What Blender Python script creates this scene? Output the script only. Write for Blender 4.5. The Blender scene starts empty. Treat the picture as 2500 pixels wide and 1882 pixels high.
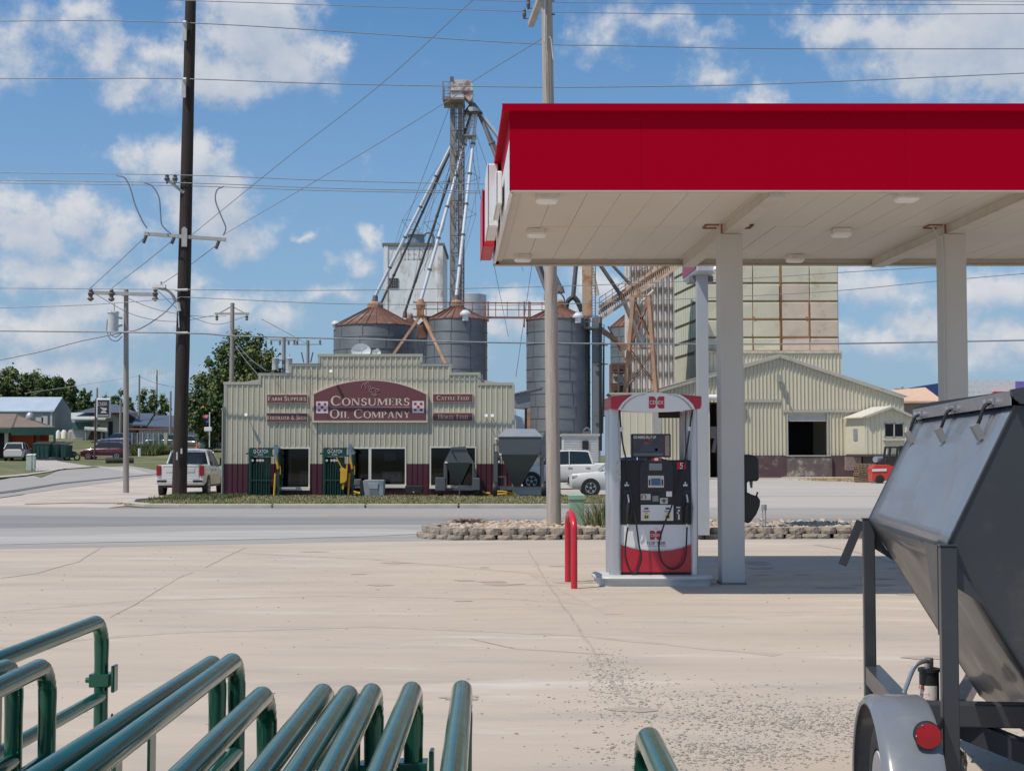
import bpy, math, random
from mathutils import Vector, Matrix
R = math.radians
random.seed(7)
S = bpy.context.scene
COL = S.collection
# ------------------------------------------------------------------ camera
F, CH, PITCH = 3500.0, 1.75, math.atan(169/3500.0)
cam = bpy.data.cameras.new('camera'); camo = bpy.data.objects.new('camera', cam); COL.objects.link(camo)
cam.sensor_fit = 'HORIZONTAL'; cam.sensor_width = 36.0; cam.lens = 36.0*F/2500.0
cam.clip_start = 0.05; cam.clip_end = 5000
camo.location = (0, 0, CH); camo.rotation_euler = (R(90)+PITCH, 0, 0)
S.camera = camo
CP, SP = math.cos(PITCH), math.sin(PITCH)
def at(px, py, Y):
    a = (px-1250)/F; b = (941-py)/F
    dy = CP-b*SP; t = Y/dy
    return Vector((t*a, Y, CH+t*(SP+b*CP)))
def gr(px, py, z=0.0):
    a = (px-1250)/F; b = (941-py)/F
    t = (z-CH)/(SP+b*CP)
    return Vector((t*a, t*(CP-b*SP), z))
# ------------------------------------------------------------------ light
S.view_settings.view_transform = 'Standard'; S.view_settings.look = 'None'
S.view_settings.gamma = 1; S.view_settings.exposure = EXPOSURE = 0.06
SX, SY = 0.45, 0.32                       # shadow shift per metre of height
sdir = Vector((-SX, -SY, 1)).normalized()
sun = bpy.data.lights.new('sun', 'SUN'); sun.energy = 3.75; sun.angle = R(0.53); sun.color = (1, .915, .79)
suno = bpy.data.objects.new('sun', sun); COL.objects.link(suno)
suno.rotation_euler = sdir.to_track_quat('Z', 'Y').to_euler(); suno.location = (-20, -10, 60)

# ------------------------------------------------------------------ sky with clouds
CLOUDS = [  # px, py, rx, ry, weight (directions of the clouds in the sky)
 (600,70,190,120,1),(680,150,170,90,1),(770,140,90,60,.9),(500,180,190,85,.95),(390,120,90,50,.7),(560,215,150,50,.8),
 (250,120,110,70,.75),(200,40,110,70,.7),(40,80,110,150,.6),(330,190,110,60,.7),(640,10,150,60,.9),
 (400,385,85,75,.95),(480,395,85,80,1),(530,500,110,90,.95),(590,570,110,60,.8),(430,500,80,80,.8),
 (50,560,130,100,.9),(190,510,95,80,.95),(290,570,110,80,.9),(130,650,250,65,.85),(30,480,90,50,.8),
 (400,690,120,60,.95),(280,760,260,60,.9),(90,800,280,80,.85),(560,750,180,55,.8),(680,790,120,45,.7),(150,900,400,60,.65),
 (905,580,50,42,.8),(870,640,90,36,.7),(740,560,35,18,.6),(830,720,120,40,.55),
 (1230,735,110,45,.9),(1330,770,130,60,.9),(1190,800,120,50,.75),(1450,690,110,60,.8),(1100,860,160,60,.7),
 (2380,90,330,170,1.05),(2120,60,190,62,.9),(2470,190,210,110,.95),(2230,170,120,70,.8),(1830,235,95,60,.78),(1740,160,90,50,.7),
 (1700,90,120,50,.55),(1470,70,140,90,.5),(1610,50,130,70,.52),(1890,260,60,40,.6),
 (2130,700,150,65,.85),(2260,790,150,60,.8),(2420,700,170,75,.9),(2460,830,190,60,.85),(2150,840,150,50,.75),(2330,880,220,60,.7)]
def make_world():
    w = bpy.data.worlds.new('World'); S.world = w; w.use_nodes = True
    nt = w.node_tree; N = nt.nodes; Lk = nt.links; N.clear()
    def nd(t, **k):
        n = N.new(t)
        for a, b in k.items(): setattr(n, a, b)
        return n
    def mth(op, a, b=None, c=None, clamp=False):
        n = nd('ShaderNodeMath', operation=op, use_clamp=clamp)
        for i, q in enumerate((a, b, c)):
            if q is None: continue
            if isinstance(q, (int, float)): n.inputs[i].default_value = q
            else: Lk.new(q, n.inputs[i])
        return n.outputs[0]
    def vm(op, a, b=None):
        n = nd('ShaderNodeVectorMath', operation=op)
        for i, q in enumerate((a, b)):
            if q is None: continue
            if isinstance(q, tuple): n.inputs[i].default_value = q
            else: Lk.new(q, n.inputs[i])
        return n
    sky = nd('ShaderNodeTexSky', sky_type='NISHITA')
    sky.sun_disc = False; sky.sun_elevation = math.asin(sdir.z); sky.sun_rotation = math.atan2(sdir.x, sdir.y)
    sky.altitude = 300; sky.air_density = 1.0; sky.dust_density = 0.6; sky.ozone_density = 1.6
    tc = nd('ShaderNodeTexCoord'); sp = nd('ShaderNodeSeparateXYZ'); Lk.new(tc.outputs['Generated'], sp.inputs[0])
    az = mth('ARCTAN2', sp.outputs[0], sp.outputs[1])
    el = mth('ARCSINE', sp.outputs[2])
    cb = nd('ShaderNodeCombineXYZ'); Lk.new(az, cb.inputs[0]); Lk.new(el, cb.inputs[1])
    P = cb.outputs[0]
    def field(P):
        n1 = nd('ShaderNodeTexNoise'); n1.inputs['Scale'].default_value = 16; n1.inputs['Detail'].default_value = 7; n1.inputs['Roughness'].default_value = .6
        Lk.new(P, n1.inputs['Vector'])
        d = vm('SUBTRACT', n1.outputs['Color'], (.5, .5, .5)); d2 = vm('MULTIPLY', d.outputs[0], (.085, .055, 0))
        Q = vm('ADD', P, d2.outputs[0]).outputs[0]
        acc = None
        for (px, py, rx, ry, wt) in CLOUDS:
            v = at(px, py, 1.0) - Vector((0, 0, CH)); v.normalize()
            a0 = math.atan2(v.x, v.y); e0 = math.asin(v.z)
            s = vm('SUBTRACT', Q, (a0, e0, 0)); m = vm('MULTIPLY', s.outputs[0], (F/rx, F/ry, 0))
            l = vm('LENGTH', m.outputs[0]).outputs['Value']
            k = mth('MULTIPLY_ADD', l, -wt, wt*1.25)
            acc = k if acc is None else mth('SMOOTH_MAX', acc, k, .25)
        # background cumulus away from the photographed part of the sky
        nb = nd('ShaderNodeTexNoise'); nb.inputs['Scale'].default_value = 4.5; nb.inputs['Detail'].default_value = 3; Lk.new(P, nb.inputs['Vector'])
        far = mth('SUBTRACT', mth('ABSOLUTE', az), .42); far = mth('MULTIPLY', far, 6, clamp=True)
        bgk = mth('MULTIPLY', mth('MULTIPLY_ADD', nb.outputs[0], 6, -3.1, clamp=True), far)
        acc = mth('MAXIMUM', acc, bgk)
        n2 = nd('ShaderNodeTexNoise'); n2.inputs['Scale'].default_value = 42; n2.inputs['Detail'].default_value = 9; n2.inputs['Roughness'].default_value = .62
        Lk.new(P, n2.inputs['Vector'])
        return mth('ADD', acc, mth('MULTIPLY_ADD', n2.outputs[0], 1.5, -.78))
    D = field(P)
    off = vm('ADD', P, (-.007, .016, 0)).outputs[0]
    D2 = field(off)
    dens = nd('ShaderNodeMapRange', interpolation_type='SMOOTHSTEP'); Lk.new(D, dens.inputs[0])
    dens.inputs[1].default_value = .10; dens.inputs[2].default_value = .90; dens.inputs[4].default_value = .95
    lit = mth('MULTIPLY_ADD', mth('SUBTRACT', D, D2), .62, .60)
    core = mth('MULTIPLY', mth('SUBTRACT', D, .75, clamp=True), -.55)
    lit = mth('ADD', lit, core, clamp=True)
    cc = nd('ShaderNodeMix', data_type='RGBA'); Lk.new(lit, cc.inputs[0])
    cc.inputs[6].default_value = (3.5, 4.6, 6.2, 1); cc.inputs[7].default_value = (7.6, 7.7, 8.0, 1)
    # thin milky veil near the horizon
    veil = mth('MULTIPLY_ADD', el, -3.2, .95, clamp=True); veil = mth('MULTIPLY', veil, .9)
    tint = nd('ShaderNodeMix', data_type='RGBA', blend_type='MULTIPLY'); tint.inputs[0].default_value = 1
    Lk.new(sky.outputs[0], tint.inputs[6]); tint.inputs[7].default_value = (SKYTINT[0], SKYTINT[1], SKYTINT[2], 1)
    mv = nd('ShaderNodeMix', data_type='RGBA'); Lk.new(veil, mv.inputs[0]); Lk.new(tint.outputs[2], mv.inputs[6]); mv.inputs[7].default_value = (3.1, 4.2, 5.9, 1)
    mx = nd('ShaderNodeMix', data_type='RGBA'); Lk.new(dens.outputs[0], mx.inputs[0]); Lk.new(mv.outputs[2], mx.inputs[6]); Lk.new(cc.outputs[2], mx.inputs[7])
    bg = nd('ShaderNodeBackground'); bg.inputs[1].default_value = SKYSTR
    Lk.new(mx.outputs[2], bg.inputs[0]); o = nd('ShaderNodeOutputWorld'); Lk.new(bg.outputs[0], o.inputs[0])
SKYTINT = (.76, 1.13, 1.36); SKYSTR = 0.087
make_world()

# ------------------------------------------------------------------ materials
MATS = {}
def M(name, col, rough=.6, metal=0., var=.12, vs=3., bump=0., bs=40., stain=None, stretch=None, spec=None, coat=0., wave=None, emit=None, stain2=None):
    if name in MATS: return MATS[name]
    m = bpy.data.materials.new(name); m.use_nodes = True; nt = m.node_tree; N = nt.nodes; L = nt.links
    b = N['Principled BSDF']; MATS[name] = m
    b.inputs['Roughness'].default_value = rough; b.inputs['Metallic'].default_value = metal
    if spec is not None: b.inputs['Specular IOR Level'].default_value = spec
    if coat: b.inputs['Coat Weight'].default_value = coat; b.inputs['Coat Roughness'].default_value = .08
    tc = N.new('ShaderNodeTexCoord'); mp = N.new('ShaderNodeMapping'); L.new(tc.outputs['Object'], mp.inputs[0])
    if stretch: mp.inputs['Scale'].default_value = stretch
    V = mp.outputs[0]
    def noise(sc, det=5, ro=.6):
        n = N.new('ShaderNodeTexNoise'); n.inputs['Scale'].default_value = sc; n.inputs['Detail'].default_value = det; n.inputs['Roughness'].default_value = ro
        L.new(V, n.inputs['Vector']); return n.outputs[0]
    def ramp(x, lo, hi):
        r = N.new('ShaderNodeMapRange'); r.inputs[1].default_value = lo; r.inputs[2].default_value = hi; L.new(x, r.inputs[0]); return r.outputs[0]
    def mix(f, a, bb):
        x = N.new('ShaderNodeMix'); x.data_type = 'RGBA'
        L.new(f, x.inputs[0])
        for i, q in ((6, a), (7, bb)):
            if isinstance(q, tuple): x.inputs[i].default_value = (*q[:3], 1)
            else: L.new(q, x.inputs[i])
        return x.outputs[2]
    c = mix(ramp(noise(vs), .3, .7), tuple(q*(1-var) for q in col), tuple(min(q*(1+var), .95) for q in col))
    for st in (stain, stain2):
        if st:
            scol, ssc, lo, hi = st
            c = mix(ramp(noise(ssc, 7, .68), lo, hi), c, scol)
    L.new(c, b.inputs['Base Color'])
    if rough < .9:
        rr = N.new('ShaderNodeMapRange'); L.new(noise(vs*2.3), rr.inputs[0]); rr.inputs[1].default_value = .3; rr.inputs[2].default_value = .7
        rr.inputs[3].default_value = max(rough-.07, .02); rr.inputs[4].default_value = min(rough+.09, 1); L.new(rr.outputs[0], b.inputs['Roughness'])
    if bump:
        bn = N.new('ShaderNodeBump'); bn.inputs['Strength'].default_value = bump; bn.inputs['Distance'].default_value = .02
        if wave:
            wv = N.new('ShaderNodeTexWave'); wv.wave_type = 'BANDS'; wv.bands_direction = wave[0]; wv.inputs['Scale'].default_value = wave[1]; wv.inputs['Distortion'].default_value = .4
            L.new(tc.outputs['Object'], wv.inputs[0]); L.new(wv.outputs[1], bn.inputs['Height'])
        else: L.new(noise(bs, 4), bn.inputs['Height'])
        L.new(bn.outputs[0], b.inputs['Normal'])
    if emit:
        b.inputs['Emission Color'].default_value = (*emit[0], 1); b.inputs['Emission Strength'].default_value = emit[1]
    return m
def glassmat(name, tint, refl=.04):
    if name in MATS: return MATS[name]
    m = bpy.data.materials.new(name); m.use_nodes = True; nt = m.node_tree; N = nt.nodes; L = nt.links; N.clear()
    t = N.new('ShaderNodeBsdfTransparent'); t.inputs[0].default_value = (*tint, 1)
    g = N.new('ShaderNodeBsdfGlossy'); g.inputs['Roughness'].default_value = .03
    fr = N.new('ShaderNodeFresnel'); fr.inputs[0].default_value = 1.5
    x = N.new('ShaderNodeMixShader'); L.new(fr.outputs[0], x.inputs[0]); L.new(t.outputs[0], x.inputs[1]); L.new(g.outputs[0], x.inputs[2])
    o = N.new('ShaderNodeOutputMaterial'); L.new(x.outputs[0], o.inputs[0]); MATS[name] = m; return m
# ------------------------------------------------------------------ mesh builder
ROOTM = {}
def _inv(parent):
    return ROOTM[parent.name].inverted() if parent and parent.name in ROOTM else Matrix.Identity(4)
def tag(o, label=None, cat=None, group=None, kind=None):
    if label: o['label'] = label
    if cat: o['category'] = cat
    if group: o['group'] = group
    if kind: o['kind'] = kind
    return o
def root(name, loc, label, cat, rz=0., group=None):
    o = bpy.data.objects.new(name, None); COL.objects.link(o); o.location = loc; o.rotation_euler = (0, 0, rz)
    o.empty_display_size = .2
    ROOTM[o.name] = Matrix.Translation(Vector(loc)) @ Matrix.Rotation(rz, 4, 'Z')
    return tag(o, label, cat, group)
class MB:
    def __init__(s): s.v = []; s.f = []; s.m = []; s.mi = 0
    def add(s, vs, fs):
        n = len(s.v); s.v += [Vector(q) for q in vs]; s.f += [tuple(i+n for i in q) for q in fs]; s.m += [s.mi]*len(fs); return s
    def quad(s, *p): return s.add(p, [tuple(range(len(p)))])
    def box(s, x0, x1, y0, y1, z0, z1):
        return s.add([(x0,y0,z0),(x1,y0,z0),(x1,y1,z0),(x0,y1,z0),(x0,y0,z1),(x1,y0,z1),(x1,y1,z1),(x0,y1,z1)],
                     [(0,3,2,1),(4,5,6,7),(0,1,5,4),(1,2,6,5),(2,3,7,6),(3,0,4,7)])
    def cbox(s, c, sx, sy, sz, rot=None):
        vs = []
        for z in (-1, 1):
            for (x, y) in ((-1,-1),(1,-1),(1,1),(-1,1)):
                q = Vector((x*sx/2, y*sy/2, z*sz/2))
                if rot: q = rot @ q
                vs.append(q + Vector(c))
        return s.add(vs, [(0,3,2,1),(4,5,6,7),(0,1,5,4),(1,2,6,5),(2,3,7,6),(3,0,4,7)])
    def bar(s, a, b, w, h=None, up=(0,0,1)):
        a, b = Vector(a), Vector(b); h = h or w; d = (b-a).normalized(); u = Vector(up)
        if abs(d.dot(u)) > .98: u = Vector((0, 1, 0))
        r = d.cross(u).normalized(); u = r.cross(d).normalized(); vs = []
        for p in (a, b):
            for (i, j) in ((-1,-1),(1,-1),(1,1),(-1,1)): vs.append(p + r*i*w/2 + u*j*h/2)
        return s.add(vs, [(0,3,2,1),(4,5,6,7),(0,1,5,4),(1,2,6,5),(2,3,7,6),(3,0,4,7)])
    def tube(s, pts, r, n=8, cap=True):
        pts = [Vector(p) for p in pts]; k = len(pts); rr = r if isinstance(r, (list, tuple)) else [r]*k
        d0 = (pts[1]-pts[0]).normalized(); u = Vector((0, 0, 1)) if abs(d0.z) < .95 else Vector((1, 0, 0))
        vs = []
        for i, p in enumerate(pts):
            d = (pts[min(i+1, k-1)] - pts[max(i-1, 0)]).normalized()
            a = d.cross(u)
            if a.length < 1e-4: a = d.cross(Vector((0, 1, 0)))
            a.normalize(); u2 = a.cross(d).normalized(); u = u2
            for j in range(n):
                t = 2*math.pi*j/n; vs.append(p + (a*math.cos(t) + u2*math.sin(t))*rr[i])
        fs = [(i*n+j, i*n+(j+1) % n, (i+1)*n+(j+1) % n, (i+1)*n+j) for i in range(k-1) for j in range(n)]
        if cap: fs += [tuple(range(n))[::-1], tuple((k-1)*n+j for j in range(n))]
        return s.add(vs, fs)
    def lathe(s, c, prof, n=24, axis='Z', cap=False):
        c = Vector(c); vs = []
        for (r, h) in prof:
            for j in range(n):
                t = 2*math.pi*j/n; a, b = r*math.cos(t), r*math.sin(t)
                vs.append(c + (Vector((a, b, h)) if axis == 'Z' else Vector((h, a, b)) if axis == 'X' else Vector((a, h, b))))
        k = len(prof)
        fs = [(i*n+j, i*n+(j+1) % n, (i+1)*n+(j+1) % n, (i+1)*n+j) for i in range(k-1) for j in range(n)]
        if cap: fs += [tuple(range(n))[::-1], tuple((k-1)*n+j for j in range(n))]
        return s.add(vs, fs)
    def prism(s, poly, vec):
        k = len(poly); v = Vector(vec); a = [Vector(p) for p in poly]
        return s.add(a + [p+v for p in a], [tuple(range(k)), tuple(range(k, 2*k))[::-1]] + [(i, (i+1) % k, k+(i+1) % k, k+i) for i in range(k)])
    def loft(s, rings, cap=True):
        n = len(rings[0]); k = len(rings); vs = [p for r in rings for p in r]
        fs = [(i*n+j, i*n+(j+1) % n, (i+1)*n+(j+1) % n, (i+1)*n+j) for i in range(k-1) for j in range(n)]
        if cap: fs += [tuple(range(n))[::-1], tuple((k-1)*n+j for j in range(n))]
        return s.add(vs, fs)
    def islands(s):
        n = len(s.v); up = list(range(n))
        def fd(a):
            while up[a] != a: up[a] = up[up[a]]; a = up[a]
            return a
        for f in s.f:
            r = fd(f[0])
            for i in f[1:]: up[fd(i)] = r
        g = {}
        for k, f in enumerate(s.f): g.setdefault(fd(f[0]), []).append(k)
        if not 1 < len(g) <= 60: return None
        G_ = []
        for fs in g.values():
            P = [s.v[i] for k in fs for i in s.f[k]]; e = .03
            bb = [min(p[a] for p in P)-e for a in range(3)] + [max(p[a] for p in P)+e for a in range(3)]; fs = list(fs)
            hit = True
            while hit:
                hit = False
                for o in G_:
                    if all(bb[a] <= o[0][a+3] and o[0][a] <= bb[a+3] for a in range(3)):
                        bb = [min(bb[a], o[0][a]) for a in range(3)] + [max(bb[a+3], o[0][a+3]) for a in range(3)]; fs += o[1]; G_.remove(o); hit = True; break
            G_.append((bb, fs))
        return [g_[1] for g_ in G_] if 1 < len(G_) <= 4 else None
    def build(s, name, mats, parent=None, **k):
        isl_ = s.islands() if parent is not None else None
        if not isl_: return s.build1(name, mats, parent, **k)
        first = None
        for fs in isl_:
            b = MB(); mp = {}
            for kf in sorted(fs):
                for i in s.f[kf]:
                    if i not in mp: mp[i] = len(b.v); b.v.append(s.v[i])
                b.f.append(tuple(mp[i] for i in s.f[kf])); b.m.append(s.m[kf])
            o = b.build1(name, mats, parent, **k); first = first or o
        return first
    def build1(s, name, mats, parent=None, world=True, smooth=False, bevel=0, label=None, recalc=True):
        me = bpy.data.meshes.new(name); vs = s.v
        if not isinstance(mats, (list, tuple)): mats = [mats]
        loc = None
        if parent is not None:
            if world: iv = _inv(parent); vs = [iv @ q for q in vs]
        elif world:
            xs = [q.x for q in vs]; ys = [q.y for q in vs]; zs = [q.z for q in vs]
            loc = Vector(((min(xs)+max(xs))/2, (min(ys)+max(ys))/2, min(zs))); vs = [q-loc for q in vs]
        me.from_pydata([tuple(q) for q in vs], [], s.f)
        for m in mats: me.materials.append(m)
        if len(mats) > 1: me.polygons.foreach_set('material_index', s.m)
        if recalc:
            import bmesh
            bm = bmesh.new(); bm.from_mesh(me); bmesh.ops.recalc_face_normals(bm, faces=bm.faces); bm.to_mesh(me); bm.free()
        if smooth: me.shade_smooth(); me.set_sharp_from_angle(angle=R(38))
        me.update()
        o = bpy.data.objects.new(name, me); COL.objects.link(o)
        if loc: o.location = loc
        if parent is not None:
            o.parent = parent
            if parent.name in ROOTM: ROOTM[o.name] = ROOTM[parent.name]
        if bevel:
            b = o.modifiers.new('bevel', 'BEVEL'); b.width = bevel; b.segments = 2; b.limit_method = 'ANGLE'; b.angle_limit = R(40)
        if label: o['label'] = label
        return o
def struct(o, name=None): o['kind'] = 'structure'; return o
def copy_tree(o, parent=None):
    c = o.copy(); COL.objects.link(c)
    if parent: c.parent = parent
    for ch in list(o.children): copy_tree(ch, c)
    return c
def pbox(mb, x0, x1, y0, y1, Y, dep):      # a block whose front face fills this part of the view at distance Y
    a = at(x0, y1, Y); b = at(x1, y0, Y); return mb.box(a.x, b.x, Y, Y+dep, a.z, b.z)
def arcpts(c, r, a0, a1, n, plane='XZ'):
    out = []
    for i in range(n+1):
        t = R(a0+(a1-a0)*i/n); a, b = r*math.cos(t), r*math.sin(t)
        out.append(Vector(c) + (Vector((a, 0, b)) if plane == 'XZ' else Vector((0, a, b)) if plane == 'YZ' else Vector((a, b, 0))))
    return out
def curve3(pts, n=8):                       # smooth curve through points
    p = [Vector(q) for q in pts]; p = [p[0]*2-p[1]] + p + [p[-1]*2-p[-2]]; out = []
    for i in range(1, len(p)-2):
        for j in range(n):
            t = j/n; out.append(.5*((2*p[i]) + (p[i+1]-p[i-1])*t + (2*p[i-1]-5*p[i]+4*p[i+1]-p[i+2])*t*t + (3*p[i]-p[i-1]-3*p[i+1]+p[i+2])*t**3))
    out.append(p[-2]); return out
# ------------------------------------------------------------------ lettering
_TC = {}
def text2d(s):
    if s in _TC: return _TC[s]
    c = bpy.data.curves.new('t', 'FONT'); c.body = s; o = bpy.data.objects.new('t', c); COL.objects.link(o)
    dg = bpy.context.evaluated_depsgraph_get(); me = bpy.data.meshes.new_from_object(o.evaluated_get(dg))
    v = [(q.co.x, q.co.y) for q in me.vertices]; f = [tuple(p.vertices) for p in me.polygons]
    bpy.data.objects.remove(o); bpy.data.curves.remove(c); bpy.data.meshes.remove(me)
    _TC[s] = (v, f); return v, f
def fit(mb, vf, O, U, V, shear=0.):         # letters stretched over the rectangle O, O+U, O+V
    v, f = vf; xs = [q[0] for q in v]; ys = [q[1] for q in v]; x0, x1, y0, y1 = min(xs), max(xs), min(ys), max(ys)
    O, U, V = Vector(O), Vector(U), Vector(V)
    mb.add([O + U*((x-x0)/(x1-x0) + shear*((y-y0)/(y1-y0)-.5)) + V*((y-y0)/(y1-y0)) for x, y in v], f); return mb
def serif(s, small=.78):
    T, t = .19, .085; V = []; Fc = []; pen = 0.
    def q(*p):
        n = len(V); V.extend([(pen+x*sc, y*sc) for x, y in p]); Fc.append(tuple(range(n, n+len(p))))
    def st(x, y0, y1, w): q((x-w/2, y0), (x+w/2, y0), (x+w/2, y1), (x-w/2, y1))
    def sf(x, y, w): q((x-w/2, y), (x+w/2, y), (x+w/2, y+.055), (x-w/2, y+.055))
    def ln(x0, y0, x1, y1, w): q((x0-w/2, y0), (x0+w/2, y0), (x1+w/2, y1), (x1-w/2, y1))
    def arc(cx, cy, rx, ry, a0, a1, wt=T, wn=t, n=14):
        pr = None
        for i in range(n+1):
            a = R(a0+(a1-a0)*i/n); w = wn+(wt-wn)*abs(math.cos(a))**1.3
            o = (cx+rx*math.cos(a), cy+ry*math.sin(a)); k = (cx+(rx-w)*math.cos(a), cy+(ry-min(w, wn+.02))*math.sin(a))
            if pr: q(pr[0], o, k, pr[1])
            pr = (o, k)
    word = True
    for ch in s:
        if ch == ' ': pen += .42; word = True; continue
        sc = 1. if word else small; word = ch == '&'
        if ch == 'C' or ch == 'G':
            arc(.46, .5, .46, .52, 48, 312); st(.80, .66, .95, .05); w = .9
            if ch == 'G': st(.72, .05, .42, .15); sf(.72, .40, .34)
            else: st(.80, .06, .26, .05)
        elif ch == 'O': arc(.48, .5, .48, .52, 0, 360, n=22); w = .97
        elif ch == 'N': st(.14, 0, 1, t); st(.84, 0, 1, t); ln(.84, 0, .17, 1, T*1.1); sf(.14, 0, .3); sf(.1, .945, .28); sf(.84, .945, .3); w = 1.0
        elif ch == 'S': arc(.36, .73, .29, .29, 20, 270, T, t); arc(.34, .27, .33, .29, 90, -160, T, t); st(.62, .68, .92, .05); st(.06, .08, .3, .05); w = .72
        elif ch == 'U': st(.17, .3, 1, T); st(.80, .3, 1, t); arc(.46, .32, .38, .34, 180, 360, .16, t); sf(.17, .945, .36); sf(.8, .945, .3); w = .97
        elif ch == 'M': st(.12, 0, 1, t); st(1.0, 0, 1, T); ln(.55, 0.05, .18, 1, T); ln(.52, 0.05, .95, 1, t); sf(.12, 0, .28); sf(1.0, 0, .34); sf(.12, .945, .26); sf(1.0, .945, .32); w = 1.16
        elif ch in 'EFL':
            st(.19, 0, 1, T); sf(.19, 0, .36); sf(.19, .945, .36)
            if ch in 'EF': sf(.38, .945, .5); st(.62, .76, 1, .05); sf(.34, .49, .36); st(.50, .4, .63, .05)
            if ch in 'EL': sf(.38, 0, .52); st(.63, 0, .25, .05)
            w = .70 if ch != 'L' else .68
        elif ch == 'I': st(.19, 0, 1, T); sf(.19, 0, .36); sf(.19, .945, .36); w = .4
        elif ch == 'T': st(.4, 0, 1, T); sf(.4, 0, .34); sf(.4, .945, .76); st(.04, .75, 1, .05); st(.76, .75, 1, .05); w = .82
        elif ch == 'H': st(.17, 0, 1, T); st(.76, 0, 1, T); sf(.47, .47, .5); [sf(x, y, .36) for x in (.17, .76) for y in (0, .945)]; w = .96
        elif ch == 'Y': st(.43, 0, .48, T); ln(.43, .45, .14, 1, T); ln(.43, .45, .75, 1, t); sf(.43, 0, .34); sf(.14, .945, .34); sf(.76, .945, .26); w = .88
        elif ch == 'A': ln(.14, 0, .44, 1, t); ln(.78, 0, .47, 1, T); sf(.45, .3, .42); sf(.13, 0, .28); sf(.78, 0, .34); w = .93
        elif ch in 'PRB':
            st(.17, 0, 1, T); sf(.17, 0, .34); sf(.17, .945, .34); arc(.34, .73, .33, .27, 90, -90, T, t); sf(.3, .46, .2); sf(.3, .945, .2)
            if ch == 'R': ln(.78, 0, .42, .48, T); sf(.8, 0, .2)
            w = .72 if ch == 'P' else .86
        elif ch == 'D': st(.17, 0, 1, T); sf(.17, 0, .34); sf(.17, .945, .34); sf(.3, 0, .25); sf(.3, .945, .25); arc(.36, .5, .5, .5, 90, -90, T, t); w = .92
        elif ch == 'Z': sf(.35, .945, .6); sf(.35, 0, .62); ln(.14, 0, .58, 1, T); w = .72
        elif ch == '&': arc(.34, .74, .2, .26, -40, 220, .12, t, 10); arc(.3, .27, .3, .29, 120, 380, .16, t, 12); ln(.78, 0, .26, .62, T); w = .86
        pen += (w+.06)*sc
    return V, Fc
# ================================================================== SETTING
def interp(x, pts):
    if x <= pts[0][0]: return pts[0][1]
    for (a, b), (c, d) in zip(pts, pts[1:]):
        if x <= c: t = (x-a)/(c-a); return b+(d-b)*t
    return pts[-1][1]
def sm(t): t = max(0., min(1., t)); return t*t*(3-2*t)
HP = [(66, 0), (100, .45), (143, 1.3), (165, 2.1), (190, 3.4), (230, 5.2), (300, 7.5), (420, 9), (900, 9)]
def hgt(x, y):
    if y < 60: return 0.
    return sm((-.115 - x/y)/.07)*interp(y, HP)
def gh(px, py):
    z = 0.
    for _ in range(12): p = gr(px, py, z); z = .5*z+.5*min(hgt(p.x, p.y), 1.6)
    return gr(px, py, z)
m_lot = M('lot_concrete', (.478, .405, .330), .93, var=.10, vs=.35, bump=.35, bs=26, stretch=(.35, 1.5, 1), stain=((.36, .32, .29), 1.1, .50, .74), stain2=((.60, .56, .52), .8, .56, .76))
m_road = M('road_surface', (.315, .302, .285), .92, var=.13, vs=.5, bump=.25, bs=30, stretch=(.06, 1.6, 1), stain=((.40, .385, .37), .9, .5, .75))
m_track = M('road_wheel_track', (.235, .233, .232), .9, var=.12, vs=.5, stretch=(.05, 1.4, 1), bump=.2, bs=30, stain=((.32, .315, .31), .9, .52, .8))
m_dust = M('road_dust', (.43, .41, .385), .95, var=.12, vs=.6, stretch=(.08, 1.6, 1), stain=((.31, .30, .29), 1.0, .46, .66))
m_kerb = M('kerb_concrete', (.46, .425, .38), .93, var=.12, vs=2, bump=.3, bs=20)
m_sand = M('sandy_gravel', (.50, .435, .375), .96, var=.14, vs=.7, bump=.5, bs=12, stretch=(.5, 1.3, 1), stain=((.30, .265, .235), .55, .5, .68), stain2=((.60, .55, .50), 1.5, .6, .8))
m_yard = M('yard_concrete', (.43, .395, .355), .93, var=.10, vs=.3, stretch=(.1, 1, 1), bump=.2, bs=20, stain=((.34, .33, .32), .6, .52, .75))
m_grassg = M('dry_grass_ground', (.115, .125, .050), .97, var=.25, vs=1.2, bump=.6, bs=9, stain=((.26, .21, .12), .9, .47, .66))
m_hill = M('hill_grass', (.105, .120, .045), .97, var=.25, vs=.4, bump=.4, bs=5, stain=((.24, .20, .11), .25, .48, .66))
def axis(segs):
    out = []
    for a, b, st in segs:
        n = max(1, int(round((b-a)/st))); out += [a+(b-a)*i/n for i in range(n)]
    return out + [segs[-1][1]]
gx = axis([(-2500, -500, 400), (-500, -160, 40), (-160, 20, 4), (20, 160, 20), (160, 500, 60), (500, 2500, 400)])
gy = axis([(-600, -100, 100), (-100, 56, 26), (56, 320, 3), (320, 600, 20), (600, 3500, 300)])
mb = MB(); nx = len(gx)
mb.v = [Vector((x, y, hgt(x, y)-.012)) for y in gy for x in gx]
mb.f = [(j*nx+i, j*nx+i+1, (j+1)*nx+i+1, (j+1)*nx+i) for j in range(len(gy)-1) for i in range(nx-1)]; mb.m = [0]*len(mb.f)
struct(mb.build('ground', m_hill, smooth=True))
def sheet(name, poly, z, m, kind='structure'):
    b = MB(); b.add([(p[0], p[1], z) for p in poly], [tuple(range(len(poly)))]); return tag(b.build(name, m), kind=kind)
def G(px, py, z=0.): p = gr(px, py, z); return (p.x, p.y)
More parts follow.
